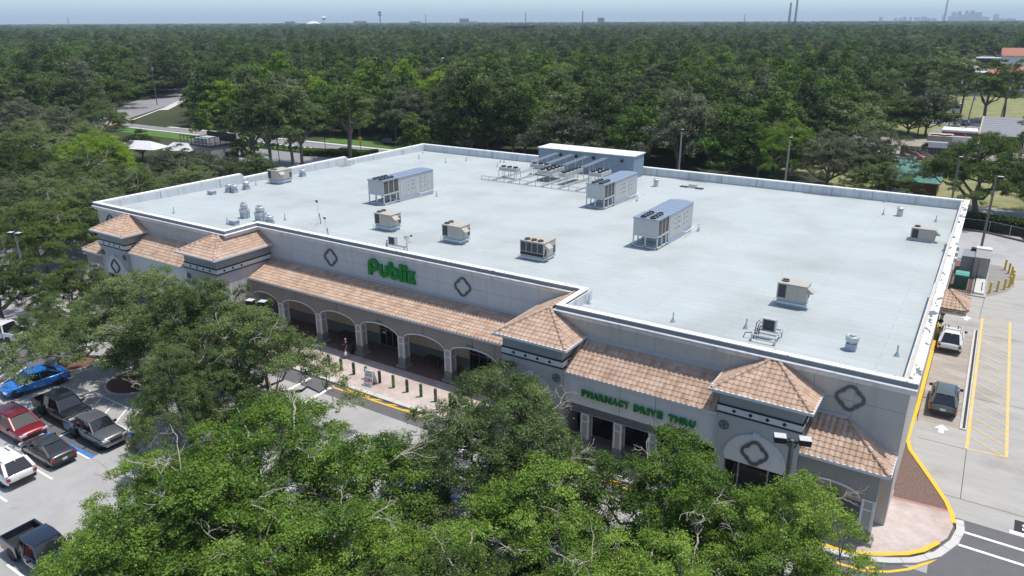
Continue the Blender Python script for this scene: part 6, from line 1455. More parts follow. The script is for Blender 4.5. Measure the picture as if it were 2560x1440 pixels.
MIDT = [proto_tree(6.0, 3.2, 12.2, 84, 26000, .25, 1.5, .30, shell=.8, flat=.8),
        proto_tree(5.4, 3.5, 14.2, 70, 24000, .25, 1.45, .28, shell=.85, flat=.85, lumps=.35),
        proto_tree(7.0, 3.0, 10.4, 100, 27000, .25, 1.4, .32, shell=.7, flat=.7, lumps=.3),
        proto_tree(4.2, 3.0, 13.6, 56, 18000, .25, 1.3, .24, shell=.9, flat=.9, lumps=.35)]
TALL = [proto_tree(5.6, 7.5, 16.5, 66, 26000, .20, 1.35, .36, fork=.5, shell=.9, lumps=.35, nbare=3),
        proto_tree(4.6, 8.0, 15.5, 48, 18000, .20, 1.25, .3, fork=.55, shell=.9, lumps=.4, nbare=2)]
SMALL = [proto_tree(1.5, .9, 4.4, 26, 3600, .2, .62, .07, shell=.9, flat=1.0, lumps=.2, forkn=3)]
def tree(x, y, pr, leaf, label, group, s=1.0, sz=None, rot=None, name='oak_tree', parts=True):
    t = thing(name, label, 'tree', (x, y, 0), rng.random() * 6.28 if rot is None else rot, group); t.scale = (s, s, sz or s)
    c = inst('crown', pr[1], t)
    if len(pr[1].materials) == 0: pr[1].materials.append(LEAF['bright'])
    c.material_slots[0].link = 'OBJECT'; c.material_slots[0].material = LEAF[leaf]
    inst('trunk', pr[0], t)
    for bm_ in (pr[2] if parts else ()): inst('bare_branch', bm_, t)
    return t
GA = 'oaks planted in the car park'
CARPARK = [
 (-55.8, 29.7, 1, 'olive', 1.03, .94, 'olive green oak spreading over the parking bays by the pale lamp post'),
 (-49.8, 31.3, 0, 'olive', .86, .95, 'broad olive green oak against the front of the left tower'),
 (-42.3, 30.3, 2, 'olive', 1.06, .98, 'olive oak whose right edge reaches the walking man'),
 (-42.6, 25.2, 1, 'olive', .66, .80, 'lower olive oak behind the grey pickup truck'),
 (-62.6, 26.6, 2, 'olive', .44, .70, 'small olive oak hanging over the blue car'),
 (-27.6, 19.8, 0, 'bright', 1.22, .98, 'largest bright green oak with bare pale limbs, left of centre at the bottom'),
 (-32.3, 17.4, 2, 'bright', .72, .78, 'bright green oak leaning over the empty bay left of the largest oak'),
 (-21.6, 16.2, 1, 'bright', 1.0, .88, 'bright green oak cut by the bottom edge below the largest oak'),
 (-28.3, 12.4, 2, 'bright', .85, .82, 'bright green oak overhanging the dark blue pickup truck'),
 (-20.7, 30.6, 1, 'olive', .97, .96, 'dense olive oak in front of the tower left of the drive through sign'),
 (-9.9, 29.8, 2, 'bright', .95, .94, 'bright green oak below the drive through sign'),
 (-15.2, 25.0, 2, 'bright', 1.05, .82, 'bright green oak between the middle oak and the right hand oak'),
 (-5.2, 29.4, 2, 'bright', .82, .93, 'bright green oak in front of the right hand corner arch'),
 (-8.0, 23.0, 0, 'bright', .90, .84, 'wide bright green oak cut by the bottom edge on the right'),
 (-14.8, 17.6, 1, 'dark', .86, .80, 'darker green oak cut by the bottom edge in the middle'),
]
for x, y, k, lf, s, sz, lab in CARPARK: tree(x, y, NEAR[k], lf, lab, GA, s, sz)
for x, y, r in ((-30.4, 19, 1.8), (-22, 14.5, 1.8), (-20.7, 30.6, 1.6), (-14.5, 24, 2.6), (-8, 27.5, 2.2), (-14, 18.5, 3.2), (-44.6, 28.2, 2.0), (-55, 28.8, 2.2), (-62.6, 28, 1.5)):
    st('planting_bed', MB().prism(circ(x, y, r, 20), lambda u, v, d: (u, v, d), .12), mulch); st('kerb', MB().ring(circ(x, y, r + .15, 20), circ(x, y, r, 20), lambda u, v, d: (u, v, d), .15), kerb_mat)
GL = 'trees left of the shop'
LEFT = [
 (-90.5, 39.5, NEAR[1], 'dark', .95, .92, 'dark green tree behind the pale lamp post'), (-92.5, 47.0, NEAR[0], 'olive', .95, .98, 'broad olive tree left of the shop corner'),
 (-101, 44.5, NEAR[1], 'olive', 1.0, 1.0, 'olive tree at the left edge above the lamp post'),
 (-77.5, 29.0, NEAR[2], 'dark', .85, .8, 'dark tree above the white pickup truck'), (-70.8, 32.3, NEAR[2], 'dark', .68, .72, 'low dark tree in front of the far left tower'), (-100, 55.5, NEAR[0], 'olive', 1.0, 1.0, 'olive tree beside the left wall of the shop'),
 (-95, 63.0, NEAR[2], 'olive', 1.0, .95, 'smaller olive tree against the left parapet'), (-112, 55.5, NEAR[1], 'olive', 1.0, 1.0, 'olive tree behind the olive group on the left'),
 (-105, 72.0, NEAR[0], 'grey', 1.0, .88, 'greyish olive tree in front of the grey cafe'), (-116.5, 75.5, NEAR[1], 'grey', .95, .86, 'grey green tree hiding the cafe wall'), (-98.5, 77, NEAR[2], 'olive', .9, .9, 'olive tree at the corner of the cafe lawn'),
 (-131.5, 70.5, NEAR[1], 'lime', 1.05, 1.05, 'vivid lime green tree on the left'), (-137, 70.5, NEAR[0], 'lime', .9, .95, 'second vivid lime green tree further left'),
 (-122, 62, NEAR[0], 'dark', .98, .9, 'dark tree in front of the lime trees'), (-138, 60, NEAR[1], 'dark', 1.05, 1.0, 'dark bluish tree at the left edge near the parked rows'), (-150, 78, NEAR[0], 'olive', 1.0, 1.0, 'olive tree left of the white canopies'),
 (-165, 74, NEAR[1], 'olive', 1.0, 1.0, 'olive tree at the left edge by the highway'), (-152, 90, NEAR[2], 'dark', .8, .7, 'dark tree between the white canopies'), (-176, 86, NEAR[0], 'grey', 1.0, 1.1, 'greyish tree by the highway'),
 (-185, 100, NEAR[1], 'olive', 1.1, 1.1, 'olive tree beside the highway bend'), (-204, 116, TALL[1], 'dark', 1.1, .95, 'tall dark tree leaning over the highway'),
 (-188, 134, MIDT[0], 'dark', 1.0, 1.0, 'dark tree right of the highway bend'), (-205, 92, NEAR[0], 'grey', 1.0, 1.1, 'greyish tree left of the highway'), (-214, 84, NEAR[1], 'olive', 1.0, 1.1, 'olive tree left of the highway at the edge'),
]
for x, y, pr, lf, s, sz, lab in LEFT: tree(x, y, pr, lf, lab, GL, s, sz)
GT = 'tall trees on the cafe lawn'
for x, y, k, lf, s, lab in ((-123.6, 96.6, 0, 'olive', .95, 'tall tree with reddish scarred bare trunk, left of the lawn group'), (-120.9, 98.2, 0, 'olive', 1.0, 'tall forked tree in the middle of the lawn group'), (-120.2, 103.2, 1, 'olive', 1.0, 'slim tall tree right of the forked one'),
    (-117.8, 103.5, 0, 'olive', .92, 'tall pale limbed tree at the right of the lawn group'), (-113.5, 113.0, 1, 'dark', 1.05, 'tall straight tree by the side street hedge'), (-116.5, 115.5, 1, 'olive', .9, 'slender tall tree behind the hedge')):
    tree(x, y, TALL[k], lf, lab, GT, s, s, name='tall_tree')
# clipped hedges and young trees round the cafe
def hedge(p, q, w, h, label, leaf='dark', n=None, dens=260):
    p, q = Vector((*p, 0)), Vector((*q, 0)); L_ = (q - p).length; n = int(L_ * w * dens); d = (q - p).normalized(); s_ = Vector((-d.y, d.x, 0))
    u = rng.random(n) * L_; v = (rng.random(n) - .5) * w; z = h * (1 - rng.random(n) ** 2.2)
    P = np.array(p)[None] + u[:, None] * np.array(d) + v[:, None] * np.array(s_); P[:, 2] = z
    nr = rng.normal(size=(n, 3)); nr /= np.linalg.norm(nr, axis=1)[:, None]; a = np.cross(nr, rng.normal(size=(n, 3))); a /= np.linalg.norm(a, axis=1)[:, None]; b = np.cross(nr, a); sz = .2 * (.6 + .8 * rng.random(n))
    V = np.stack([P - a * (sz * .6)[:, None], P + b * (sz * .4)[:, None], P + a * (sz * .6)[:, None], P - b * (sz * .4)[:, None]], 1).reshape(-1, 3)
    me = bpy.data.meshes.new('hedge'); me.from_pydata(V.tolist(), [], np.arange(4 * n).reshape(-1, 4).tolist()); me.materials.append(LEAF[leaf])
    at = me.attributes.new('tint', 'FLOAT', 'FACE'); at.data.foreach_set('value', np.clip(.4 + rng.normal(size=n) * .2, 0, 1).astype(np.float32))
    t = thing('hedge', label, 'hedge', (0, 0, 0)); inst('foliage', me, t)
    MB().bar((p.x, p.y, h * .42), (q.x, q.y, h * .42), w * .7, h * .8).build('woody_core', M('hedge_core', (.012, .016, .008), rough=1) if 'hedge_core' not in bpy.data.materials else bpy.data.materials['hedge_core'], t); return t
hedge((-6, 120.6), (9, 118.6), 2.2, 2.0, 'dark clipped hedge behind the chain link fence')
hedge((-127, 112.2), (-113.5, 117.6), 2.6, 1.4, 'low bright clipped hedge beside the cafe drive', 'bright')
hedge((-113.8, 117.6), (-113.2, 121.0), 1.2, 1.3, 'dark square end of the cafe hedge', 'dark')
hedge((-123.0, 96.4), (-119.5, 97.0), 1.4, 1.3, 'small dark hedge at the foot of the tall trees', 'dark')
ORD_ = 'first second third fourth fifth sixth seventh eighth ninth tenth eleventh twelfth thirteenth fourteenth'.split()
GY = 'young trees along the side street'
for i, (x, y, s) in enumerate(((-170, 118.6, 1.5), (-160, 116.5, 1.3), (-152, 117.5, 1.2), (-143.5, 118.3, 1.2), (-136, 118.5, 1.1), (-108.2, 127, 1.8), (-104.6, 126, 1.4), (-99, 125.4, 1.5))):
    tree(x, y, SMALL[0], 'dark' if i % 2 else 'bright', ORD_[i] + ' small young tree from the left along the side street', GY, s, s, name='young_tree')
for k in range(14):
    tree(-148 + k * 1.9, 114.9 + .04 * k, SMALL[0], 'dark', ORD_[k] + ' low shrub from the left in the row on the cafe lawn', 'shrubs along the cafe lawn', .34, .26, name='shrub')
tree(-128.6, 98.5, SMALL[0], 'dark', 'dark magnolia beside the cafe wall', None, 1.6, 1.15, name='magnolia_tree')
# right side trees
GR = 'trees behind the right of the shop'
RIGHT = [
 (-.3, 129, NEAR[0], 'dark', 1.2, 1.3, 'big dark green tree with a thick trunk at the right edge'), (9.0, 131, NEAR[1], 'dark', 1.1, 1.3, 'dark green tree cut by the right edge behind the big one'), (8.6, 178, NEAR[2], 'dark', .9, 1.3, 'dark tree top at the right edge above the big tree'),
 (-17.3, 137, NEAR[1], 'grey', 1.0, 1.18, 'greyish open tree left of the green roof'), (-22.5, 133, NEAR[0], 'grey', .95, 1.1, 'greyish tree behind the back parapet'), (-14.0, 128.5, NEAR[2], 'olive', .9, .75, 'low olive tree just behind the back parapet'),
 (-29.5, 135.5, NEAR[1], 'lime', 1.0, 1.22, 'yellow green tree right of the lamp post behind the shop'), (-35.5, 139, NEAR[0], 'bright', .9, 1.1, 'fresh green tree next to the yellow green one'),
 (-18.4, 214, MIDT[2], 'dark', 1.05, .85, 'dark tree left of the red building'), (-14.6, 216, MIDT[0], 'grey', .95, .95, 'greyish tree over the red building'), (-23.5, 220, MIDT[2], 'dark', .9, .8, 'dark bushy tree beside the leaning pole'),
 (-3.2, 253.8, TALL[0], 'dark', 1.35, 1.0, 'spreading dark tree standing in the highway median'), (-9.5, 262, TALL[1], 'olive', 1.0, 1.15, 'thin pine like tree left of the median tree'), (1.5, 262, TALL[1], 'olive', 1.1, 1.1, 'thin pine like tree right of the median tree'), (-14, 268, TALL[1], 'olive', 1.2, 1.2, 'tall open tree by the bus'),
 (-20, 300, TALL[0], 'olive', 1.3, 1.1, 'tall open tree on the verge in front of the vines'),
]
for x, y, pr, lf, s, sz, lab in RIGHT: tree(x, y, pr, lf, lab, GR, s, sz)
# ---------------------------------------------------------------- the woods: ~230 nearest trees one by one, the rest as one mass
def pip(x, y, poly):
    c = False
    for i in range(len(poly)):
        (x1, y1), (x2, y2) = poly[i - 1], poly[i]
        if (y1 > y) != (y2 > y) and x < (x2 - x1) * (y - y1) / (y2 - y1) + x1: c = not c
    return c
def near_line(x, y, pts, w):
    for (x1, y1), (x2, y2) in zip(pts, pts[1:]):
        dx, dy = x2 - x1, y2 - y1; t = max(0, min(1, ((x - x1) * dx + (y - y1) * dy) / (dx * dx + dy * dy)))
        if (x - x1 - t * dx) ** 2 + (y - y1 - t * dy) ** 2 < w * w: return True
    return False
EXCL = [[(-125, -30), (60, -30), (60, 126), (-20, 131), (-96, 131), (-118, 134), (-200, 129), (-200, 64), (-140, 50), (-118, 30)],
        [(-40, 120), (60, 120), (60, 352), (-10, 352), (-22, 330), (-30, 290), (-26, 262), (-28, 240), (-30, 228), (-33, 205), (-30, 180), (-31, 150), (-42, 133)],
        [(-112, 535), (-58, 545), (-62, 600), (-116, 590)], [(-16, 340), (60, 330), (60, 560), (-34, 545), (-30, 420)],
        [(-350, 360), (-300, 358), (-300, 408), (-350, 402)]]
HWY = [(-178, 40), (-224, 134), (-256, 170), (-335, 255)]
CLEAR = []
def free(x, y):
    for e in EXCL:
        if pip(x, y, e): return False
    if near_line(x, y, HWY, 17 if y < 180 else 9): return False
    if near_line(x, y, [(-215, 122), (-20, 125)], 7.5): return False
    for cx, cy, r in CLEAR:
        if (x - cx) ** 2 + (y - cy) ** 2 < r * r: return False
    return True
def in_view(x, y, m=4.0):
    a = math.degrees(math.atan2(-x, y)) - 32.859
    return abs(a) < 34.7 + m + (140 / max(60, math.hypot(x, y)))
def polar(px, dist):
    """ground point seen at azimuth of photo column px"""
    a = R_(32.859) - math.atan((px - 1280) / 1966.0); return -math.sin(a) * dist, math.cos(a) * dist
for px, r, ds in ((950, 24, (455, 430, 405, 380, 360)), (1100, 22, (450, 425, 400, 375)), (2090, 17, (480, 455, 430, 405, 385)), (2160, 17, (484, 455, 430, 405, 385)), (2222, 20, (488, 460, 430, 405, 385)), (1790, 10, (620, 600, 580, 560)), (1868, 10, (450, 430, 410)), (1905, 10, (455, 435, 415)), (2426, 20, (430, 410)), (1302, 40, (1100, 1050, 1000))):
    for d_ in ds: CLEAR.append((*polar(px, d_), r))
cand = []
def scatter(r0, r1, sp):
    n = int(r1 / sp) + 1
    for i in range(-n, n + 1):
        for j in range(0, n + 1):
            x = (i + .5 * (j & 1)) * sp + rng.normal() * sp * .22; y = j * sp * .9 + rng.normal() * sp * .22
            d = math.hypot(x, y)
            if r0 <= d < r1 and in_view(x, y) and (d > 700 or free(x, y)): cand.append((d, x, y))
scatter(100, 700, 9.8); scatter(700, 2000, 13); scatter(2000, 7600, 42)
cand.sort()
kinds = [('wood_dark', 'dark green'), ('wood_dark', 'dark green'), ('wood_olive', 'olive green'), ('wood_olive', 'olive green'), ('wood_green', 'fresh green'), ('wood_dark', 'dark green'), ('wood_grey', 'greyish green'), ('wood_green', 'fresh green'), ('wood_olive', 'olive green'), ('lime', 'yellow green')]
NIND = 222
ORD = 'first second third fourth fifth sixth seventh eighth ninth tenth eleventh twelfth thirteenth fourteenth fifteenth sixteenth seventeenth eighteenth nineteenth twentieth'.split()
ORD += ['twenty-' + o for o in ORD[:9]] + ['thirtieth'] + ['thirty-' + o for o in ORD[:9]] + ['fortieth'] + ['forty-' + o for o in ORD[:9]]
MARKS = [(180, 'far left edge'), (330, 'vivid lime trees'), (470, 'highway bend'), (620, 'grey cafe'), (780, 'tall lawn trees'), (930, 'yellow road sign'), (1090, 'back left roof corner'), (1290, 'roof vents left of the plant box'), (1430, 'left half of the plant box'), (1570, 'right half of the plant box'), (1720, 'lamp post behind the plant box'), (1880, 'roof hatch'), (2030, 'second rear lamp post'), (2200, 'yellow green tree'), (9999, 'green metal roof')]
def landmark(x, y):
    px = 1280 + 1966 * math.tan(R_(32.859) - math.atan2(-x, y))
    for lim_, nm in MARKS:
        if px < lim_: return nm
seen_n = {}
first_crown = {}
for d, x, y in cand[:NIND]:
    k = int(rng.integers(0, 4)); lf, word_ = kinds[int(rng.integers(0, len(kinds)))]; z = landmark(x, y); seen_n[z] = seen_n.get(z, 0) + 1
    s = .85 + .65 * rng.random(); sz = (.85 + .45 * rng.random())
    t = tree(x, y, MIDT[k], lf, word_ + ' woodland tree, ' + ORD[seen_n[z] - 1] + ' one back beyond the ' + z, 'trees of the wood behind the shop', s, sz, name='woodland_tree')
    first_crown.setdefault((k, lf), t.children[0])
# remaining woods: points carrying instances of the very crowns that stand in the wood
rest = np.array(cand[NIND:])
combos = [(k, lf) for k in range(4) for lf in ('wood_dark', 'wood_olive', 'wood_green', 'wood_grey')]
srcs = [first_crown[c] for c in combos if c in first_crown]
wts = np.array([{'wood_dark': 2.8, 'wood_olive': 2.4, 'wood_green': 1.3, 'wood_grey': .9}[c[1]] for c in combos if c in first_crown]); wts /= wts.sum()
n = len(rest); kd = rng.choice(len(srcs), n, p=wts).astype(np.int32)
dist = rest[:, 0]
sx = np.where(dist < 700, 1.15, np.where(dist < 2000, 1.5, 4.6)) * (.8 + .45 * rng.random(n)); szz = np.where(dist < 700, 1.0, np.where(dist < 2000, 1.12, 1.3)) * (.80 + .45 * rng.random(n))
pm = bpy.data.meshes.new('woodland'); pm.from_pydata(np.c_[rest[:, 1:], np.zeros(n)].tolist(), [], [])
for nm, ty, val in (('kind', 'INT', kd), ('rot', 'FLOAT', (rng.random(n) * 6.28).astype(np.float32))): a_ = pm.attributes.new(nm, ty, 'POINT'); a_.data.foreach_set('value', val)
a_ = pm.attributes.new('scl', 'FLOAT_VECTOR', 'POINT'); a_.data.foreach_set('vector', np.c_[sx, sx, szz].astype(np.float32).reshape(-1))
wood = inst('woodland', pm, None, kind='stuff'); tag(wood, 'wide dark green woodland stretching to the horizon', 'woodland')
ng = bpy.data.node_groups.new('woodland_instances', 'GeometryNodeTree'); ng.interface.new_socket('Geometry', in_out='INPUT', socket_type='NodeSocketGeometry'); ng.interface.new_socket('Geometry', in_out='OUTPUT', socket_type='NodeSocketGeometry')
gi = ng.nodes.new('NodeGroupInput'); go = ng.nodes.new('NodeGroupOutput'); ip_ = ng.nodes.new('GeometryNodeInstanceOnPoints'); jn = ng.nodes.new('GeometryNodeGeometryToInstance')
for o in reversed(srcs):
    oi = ng.nodes.new('GeometryNodeObjectInfo'); oi.inputs['Object'].default_value = o; oi.inputs['As Instance'].default_value = False; oi.transform_space = 'ORIGINAL'
    sm2 = ng.nodes.new('GeometryNodeSetMaterial'); sm2.inputs['Material'].default_value = o.material_slots[0].material
    g2 = ng.nodes.new('GeometryNodeGeometryToInstance'); ng.links.new(oi.outputs['Geometry'], sm2.inputs['Geometry']); ng.links.new(sm2.outputs[0], g2.inputs[0])
    if not jn.name.startswith('J'): pass
    o['_g'] = 0; del o['_g']
    srcs_nodes = globals().setdefault('SRCN', []); srcs_nodes.append(g2)
jg = ng.nodes.new('GeometryNodeJoinGeometry')
for g2 in SRCN: ng.links.new(g2.outputs[0], jg.inputs[0])
ng.nodes.remove(jn)
def named(nm, ty):
    q = ng.nodes.new('GeometryNodeInputNamedAttribute'); q.data_type = ty; q.inputs[0].default_value = nm; return q
ak, ar_, as_ = named('kind', 'INT'), named('rot', 'FLOAT'), named('scl', 'FLOAT_VECTOR'); cxyz = ng.nodes.new('ShaderNodeCombineXYZ')
ng.links.new(gi.outputs[0], ip_.inputs['Points']); ng.links.new(jg.outputs[0], ip_.inputs['Instance']); ip_.inputs['Pick Instance'].default_value = True
ng.links.new(ak.outputs[0], ip_.inputs['Instance Index']); ng.links.new(ar_.outputs[0], cxyz.inputs[2]); ng.links.new(cxyz.outputs[0], ip_.inputs['Rotation']); ng.links.new(as_.outputs[0], ip_.inputs['Scale'])
ng.links.new(ip_.outputs[0], go.inputs[0])
md = wood.modifiers.new('woodland', 'NODES'); md.node_group = ng
# ================================================================ background buildings
def bthing(name, label, x, y, rot=0, cat='building', group=None): return thing(name, label, cat, (x, y, 0), rot, group)
grey_w = M('cafe_grey_wall', (.40, .39, .37), rough=.9, var=.05, streak=.2); dark_roof = M('dark_roofing', (.06, .06, .065), rough=.9)
t = bthing('cafe_building', 'small grey flat roofed cafe with black roof railing and awning', -131.0, 92.0)
MB().box(-9.5, 0, 0, 6.5, 0, 4.1).build('wall', grey_w, t); MB().box(-9.65, .15, -.15, 6.65, 4.1, 4.3).build('roof_edge', black_metal, t); MB().box(-9.3, -.3, .3, 6.2, 4.301, 4.35).build('roof', dark_roof, t)
for k in range(8): MB().box(-9.5 + k * 1.2, -9.42 + k * 1.2, -.05, .05, 4.3, 6.0).build('railing_post', black_metal, t)
for k in range(6): MB().box(-.05, .05, k * 1.25, .08 + k * 1.25, 4.3, 6.0).build('railing_post', black_metal, t)
b = MB(); b.box(-9.5, 0, -.05, .05, 5.9, 6.02); b.box(-.06, .06, .05, 6.4, 5.9, 6.02); b.box(-9.5, 0, 6.4, 6.5, 4.3, 6.0); b.build('railing', black_metal, t)
MB().box(-7, -3, 1.5, 4.5, 4.4, 5.4).build('roof_unit', ahu_mat, t)
MB().prism([(0, 2.8), (1.2, 1.9), (1.2, 1.7), (0, 1.9)], lambda u, v, d: (u, 3.4 + d, v), 2.3).build('awning', black_metal, t); MB().box(-2.6, -1.2, -.03, 0, .1, 2.6).build('door', black_metal, t)
MB().box(0, .04, 3.6, 5.4, .2, 2.3).build('window', glass_dark, t)
for x, y, w_, d_, lab in ((-149.5, 88.5, 11, 5, 'white tent canopy left of the cafe'), (-139.5, 91.2, 7, 3.5, 'white tent canopy behind branches beside the cafe'), (-152.5, 79.5, 7, 2.5, 'small white canopy among the lime trees')):
    t = bthing('white_canopy', lab, x, y, R_(15), 'canopy', 'white canopies by the cafe')
    hh = 3.9
    MB().add([(-w_ / 2, -d_ / 2, hh - .8), (w_ / 2, -d_ / 2, hh - .8), (w_ / 2, d_ / 2, hh - .8), (-w_ / 2, d_ / 2, hh - .8), (-w_ / 4, 0, hh + .6), (w_ / 4, 0, hh + .6)], [(0, 1, 5, 4), (1, 2, 5), (2, 3, 4, 5), (3, 0, 4), (3, 2, 1, 0)]).build('canopy_sheet', white_trim, t)
    for sx in (-1, 1):
        for sy in (-1, 1): MB().bar((sx * w_ * .46, sy * d_ * .46, 0), (sx * w_ * .46, sy * d_ * .46, hh - .8), .15).build('post', steel, t)
# right: green roofed house, red building, grey roofed building, shed, fences
green_r = M('green_metal_roof', (.06, .20, .165), rough=.5, var=.08, streak=.05); brick_r = M('brown_brick', (.14, .06, .045), rough=.9, var=.2, scale=3)
t = bthing('green_roof_house', 'low brown house with green metal roof behind the shop', -10.6, 137.2)
MB().box(-4.8, 4.4, 0, 7, 0, 2.5).build('wall', brick_r, t)
for k in range(12): xa = -5.2 + k * .84; MB().prism([(-.6, 2.5), (6.6, 4.75), (6.6, 4.83), (-.6, 2.58)], lambda u, v, d: (xa + d, u, v), .80).build('roof_sheet', green_r, t)
MB().box(-5.25, 4.9, -.7, -.6, 2.45, 2.62).build('gutter', M('pale_green_edge', (.45, .55, .52)), t)
bt = MB().box(-2.6, .2, -1.9, -1.2, .0, 1.0); tag(bt.build('tarpaulin', M('blue_tarp', (.02, .09, .42))), 'blue tarpaulin bundle in front of the brown house', 'tarpaulin'); bpy.data.objects['tarpaulin'].location = (-10.6, 137.2, 0)
t = bthing('red_building', 'low red building with a white roof edge', -9.6, 199.5)
MB().box(-.5, 6.6, 0, 6, 0, 2.6).build('wall', M('red_wall', (.22, .025, .022), rough=.8), t); MB().box(-.7, 6.8, -.2, 6.2, 3.3, 3.7).build('roof_edge', white_trim, t); MB().box(-.6, 6.7, -.1, 6.1, 2.6, 3.3).build('upper_wall', M('red_wall_upper', (.30, .05, .045), rough=.8), t)
for k in range(3): MB().box(.6 + 2 * k, 2.0 + 2 * k, -.03, 0, .2, 2.4).build('roller_door', M('door_brown', (.10, .02, .02)), t)
t = bthing('grey_roof_building', 'long building with grey roof and white ribs at the right edge', 3.2, 198.2)
MB().box(-5.6, 16, 0, 9, 0, 3.4).build('wall', dark_roof, t)
MB().prism([(-.8, 3.2), (10, 6.2), (10, 6.3), (-.8, 3.3)], lambda u, v, d: (-6 + d, u, v), 22.5).build('roof', M('grey_roof_sheet', (.22, .225, .235), rough=.8), t)
for k in range(8): z = 3.55 + k * .34; y = .4 + k * 1.2; MB().bar((-5.6, y, z + .03), (1.8, y, z + .03), .22, .14).build('roof_rib', white_trim, t)
MB().bar((-6, -.7, 3.3), (-6, 9.8, 6.25), .25).build('verge_board', M('tan_board', (.5, .4, .28)), t)
t = bthing('tan_shed', 'tan corrugated shed with a torn pale tarpaulin', -12.4, 190.8)
for k in range(11): MB().box(k * .45, k * .45 + .42, 0, .12 + .04 * (k & 1), 0, 3.2).build('wall_sheet', M('tan_sheet', (.33, .30, .25), var=.1) if 'tan_sheet' not in bpy.data.materials else bpy.data.materials['tan_sheet'], t)
MB().add([(0, 0, 3.2), (4.9, 0, 3.2), (4.9, 3.5, 3.5), (0, 3.5, 3.5), (0, 0, 3.1), (4.9, 0, 3.1), (4.9, 3.5, 3.4), (0, 3.5, 3.4)], [(0, 1, 2, 3), (7, 6, 5, 4), (0, 4, 5, 1), (1, 5, 6, 2), (2, 6, 7, 3), (3, 7, 4, 0)]).build('roof', bpy.data.materials['tan_sheet'], t)
MB().strip([(.5, 1.2), (1.8, 1.9), (3.2, 1.0), (4.6, 2.2)], 1.4, 3.58).build('tarpaulin', M('cream_tarp', (.55, .47, .34)), t)
fb = M('dark_fence_board', (.075, .062, .052), rough=.95, var=.25, scale=2)
t = bthing('board_fence', 'dark board fence in front of the white vans', -16.5, 181.5, R_(2), 'fence')
bme = MB().box(0, .40, 0, .03, 0, 1.9).mesh('fence_board', fb)
for k in range(30): inst('fence_board', bme, t, (k * .43, 0, rng.random() * .06))
b = MB(); b.bar((0, .06, .5), (13, .06, .5), .08); b.bar((0, .06, 1.5), (13, .06, 1.5), .08); b.build('rail', fb, t)
t = bthing('small_green_shed', 'small open shelter with pale green roof by the vans', -3.8, 180.5, 0, 'shed')
MB().add([(-1.8, -1.5, 2.2), (2.6, -1.5, 2.2), (2.6, 1.5, 2.9), (-1.8, 1.5, 2.9), (-1.8, -1.5, 2.1), (2.6, -1.5, 2.1), (2.6, 1.5, 2.8), (-1.8, 1.5, 2.8)], [(0, 1, 2, 3), (7, 6, 5, 4), (0, 4, 5, 1), (1, 5, 6, 2), (2, 6, 7, 3), (3, 7, 4, 0)]).build('roof', green_r, t)
for x in (-1.6, 2.4): MB().bar((x, -1.4, 0), (x, -1.4, 2.15), .12).build('post', fb, t)
# houses in the woods
grey_sh = M('grey_shingle', (.20, .185, .175), rough=.95, var=.12, scale=.8)
def hip_house(x, y, w_, d_, h, rh, lab, rot=0, roof=grey_sh, wall=wall_beige, group='houses in the woods'):
    t = bthing('house', lab, x, y, rot, 'house', group); MB().box(-w_ / 2, w_ / 2, -d_ / 2, d_ / 2, 0, h).build('wall', wall, t)
    e = .5; r = max(.1, w_ / 2 - d_ / 2)
    MB().add([(-w_ / 2 - e, -d_ / 2 - e, h), (w_ / 2 + e, -d_ / 2 - e, h), (w_ / 2 + e, d_ / 2 + e, h), (-w_ / 2 - e, d_ / 2 + e, h), (-r, 0, h + rh), (r, 0, h + rh)], [(0, 1, 5, 4), (1, 2, 5), (2, 3, 4, 5), (3, 0, 4), (3, 2, 1, 0)]).build('roof', roof, t)
    for k in range(2): MB().box(-w_ / 2 + 1 + k * 3.4, -w_ / 2 + 2.4 + k * 3.4, -d_ / 2 - .05, -d_ / 2, h - 2.2, h - .8).build('window', glass_dark, t)
    return t
for px, dist, w_, lab in ((2090, 480, 17, 'house with grey hipped roof, left of three in a row in the woods'), (2160, 484, 17, 'house with grey hipped roof, middle of three in the woods'), (2222, 488, 21, 'house with wide grey hipped roof, right of three in the woods'), (1905, 455, 9, 'grey roof peeping from the woods far left of the three houses'), (1868, 450, 8, 'lower grey roof peeping from the woods'), (2490, 520, 17, 'grey hipped roof behind the white tents')):
    x, y = polar(px, dist); hip_house(x, y, w_, 11 if w_ > 12 else 7, 4.5, 3.6, lab, R_(20))
for px, dist, w_, d_, h, lab in ((950, 455, 17, 9, 7.6, 'long white roofed building in the woods'), (1100, 450, 13, 8, 7.4, 'second white roofed building right of the first in the woods'), (1790, 620, 6, 6, 7.6, 'tiny white roof in the woods')):
    x, y = polar(px, dist); t = bthing('white_roof_building', lab, x, y, R_(28), 'building', 'white roofed buildings in the woods')
    MB().box(-w_ / 2, w_ / 2, -d_ / 2, d_ / 2, 0, h).build('wall', white_trim, t); MB().box(-w_ / 2 - .4, w_ / 2 + .4, -d_ / 2 - .4, d_ / 2 + .4, h, h + .4).build('roof', bpy.data.materials['white_sheet_roof'], t)
    MB().box(-w_ / 2, w_ / 2, -d_ / 2 - .05, -d_ / 2, h - 2.5, h - 1.5).build('window', glass_dark, t)
orange_r = M('orange_tile_roof', (.42, .19, .13), rough=.9, var=.1)
x, y = polar(2528, 372); t = bthing('plaza_building', 'white plaza building with orange roof at the right edge', x, y, R_(5))
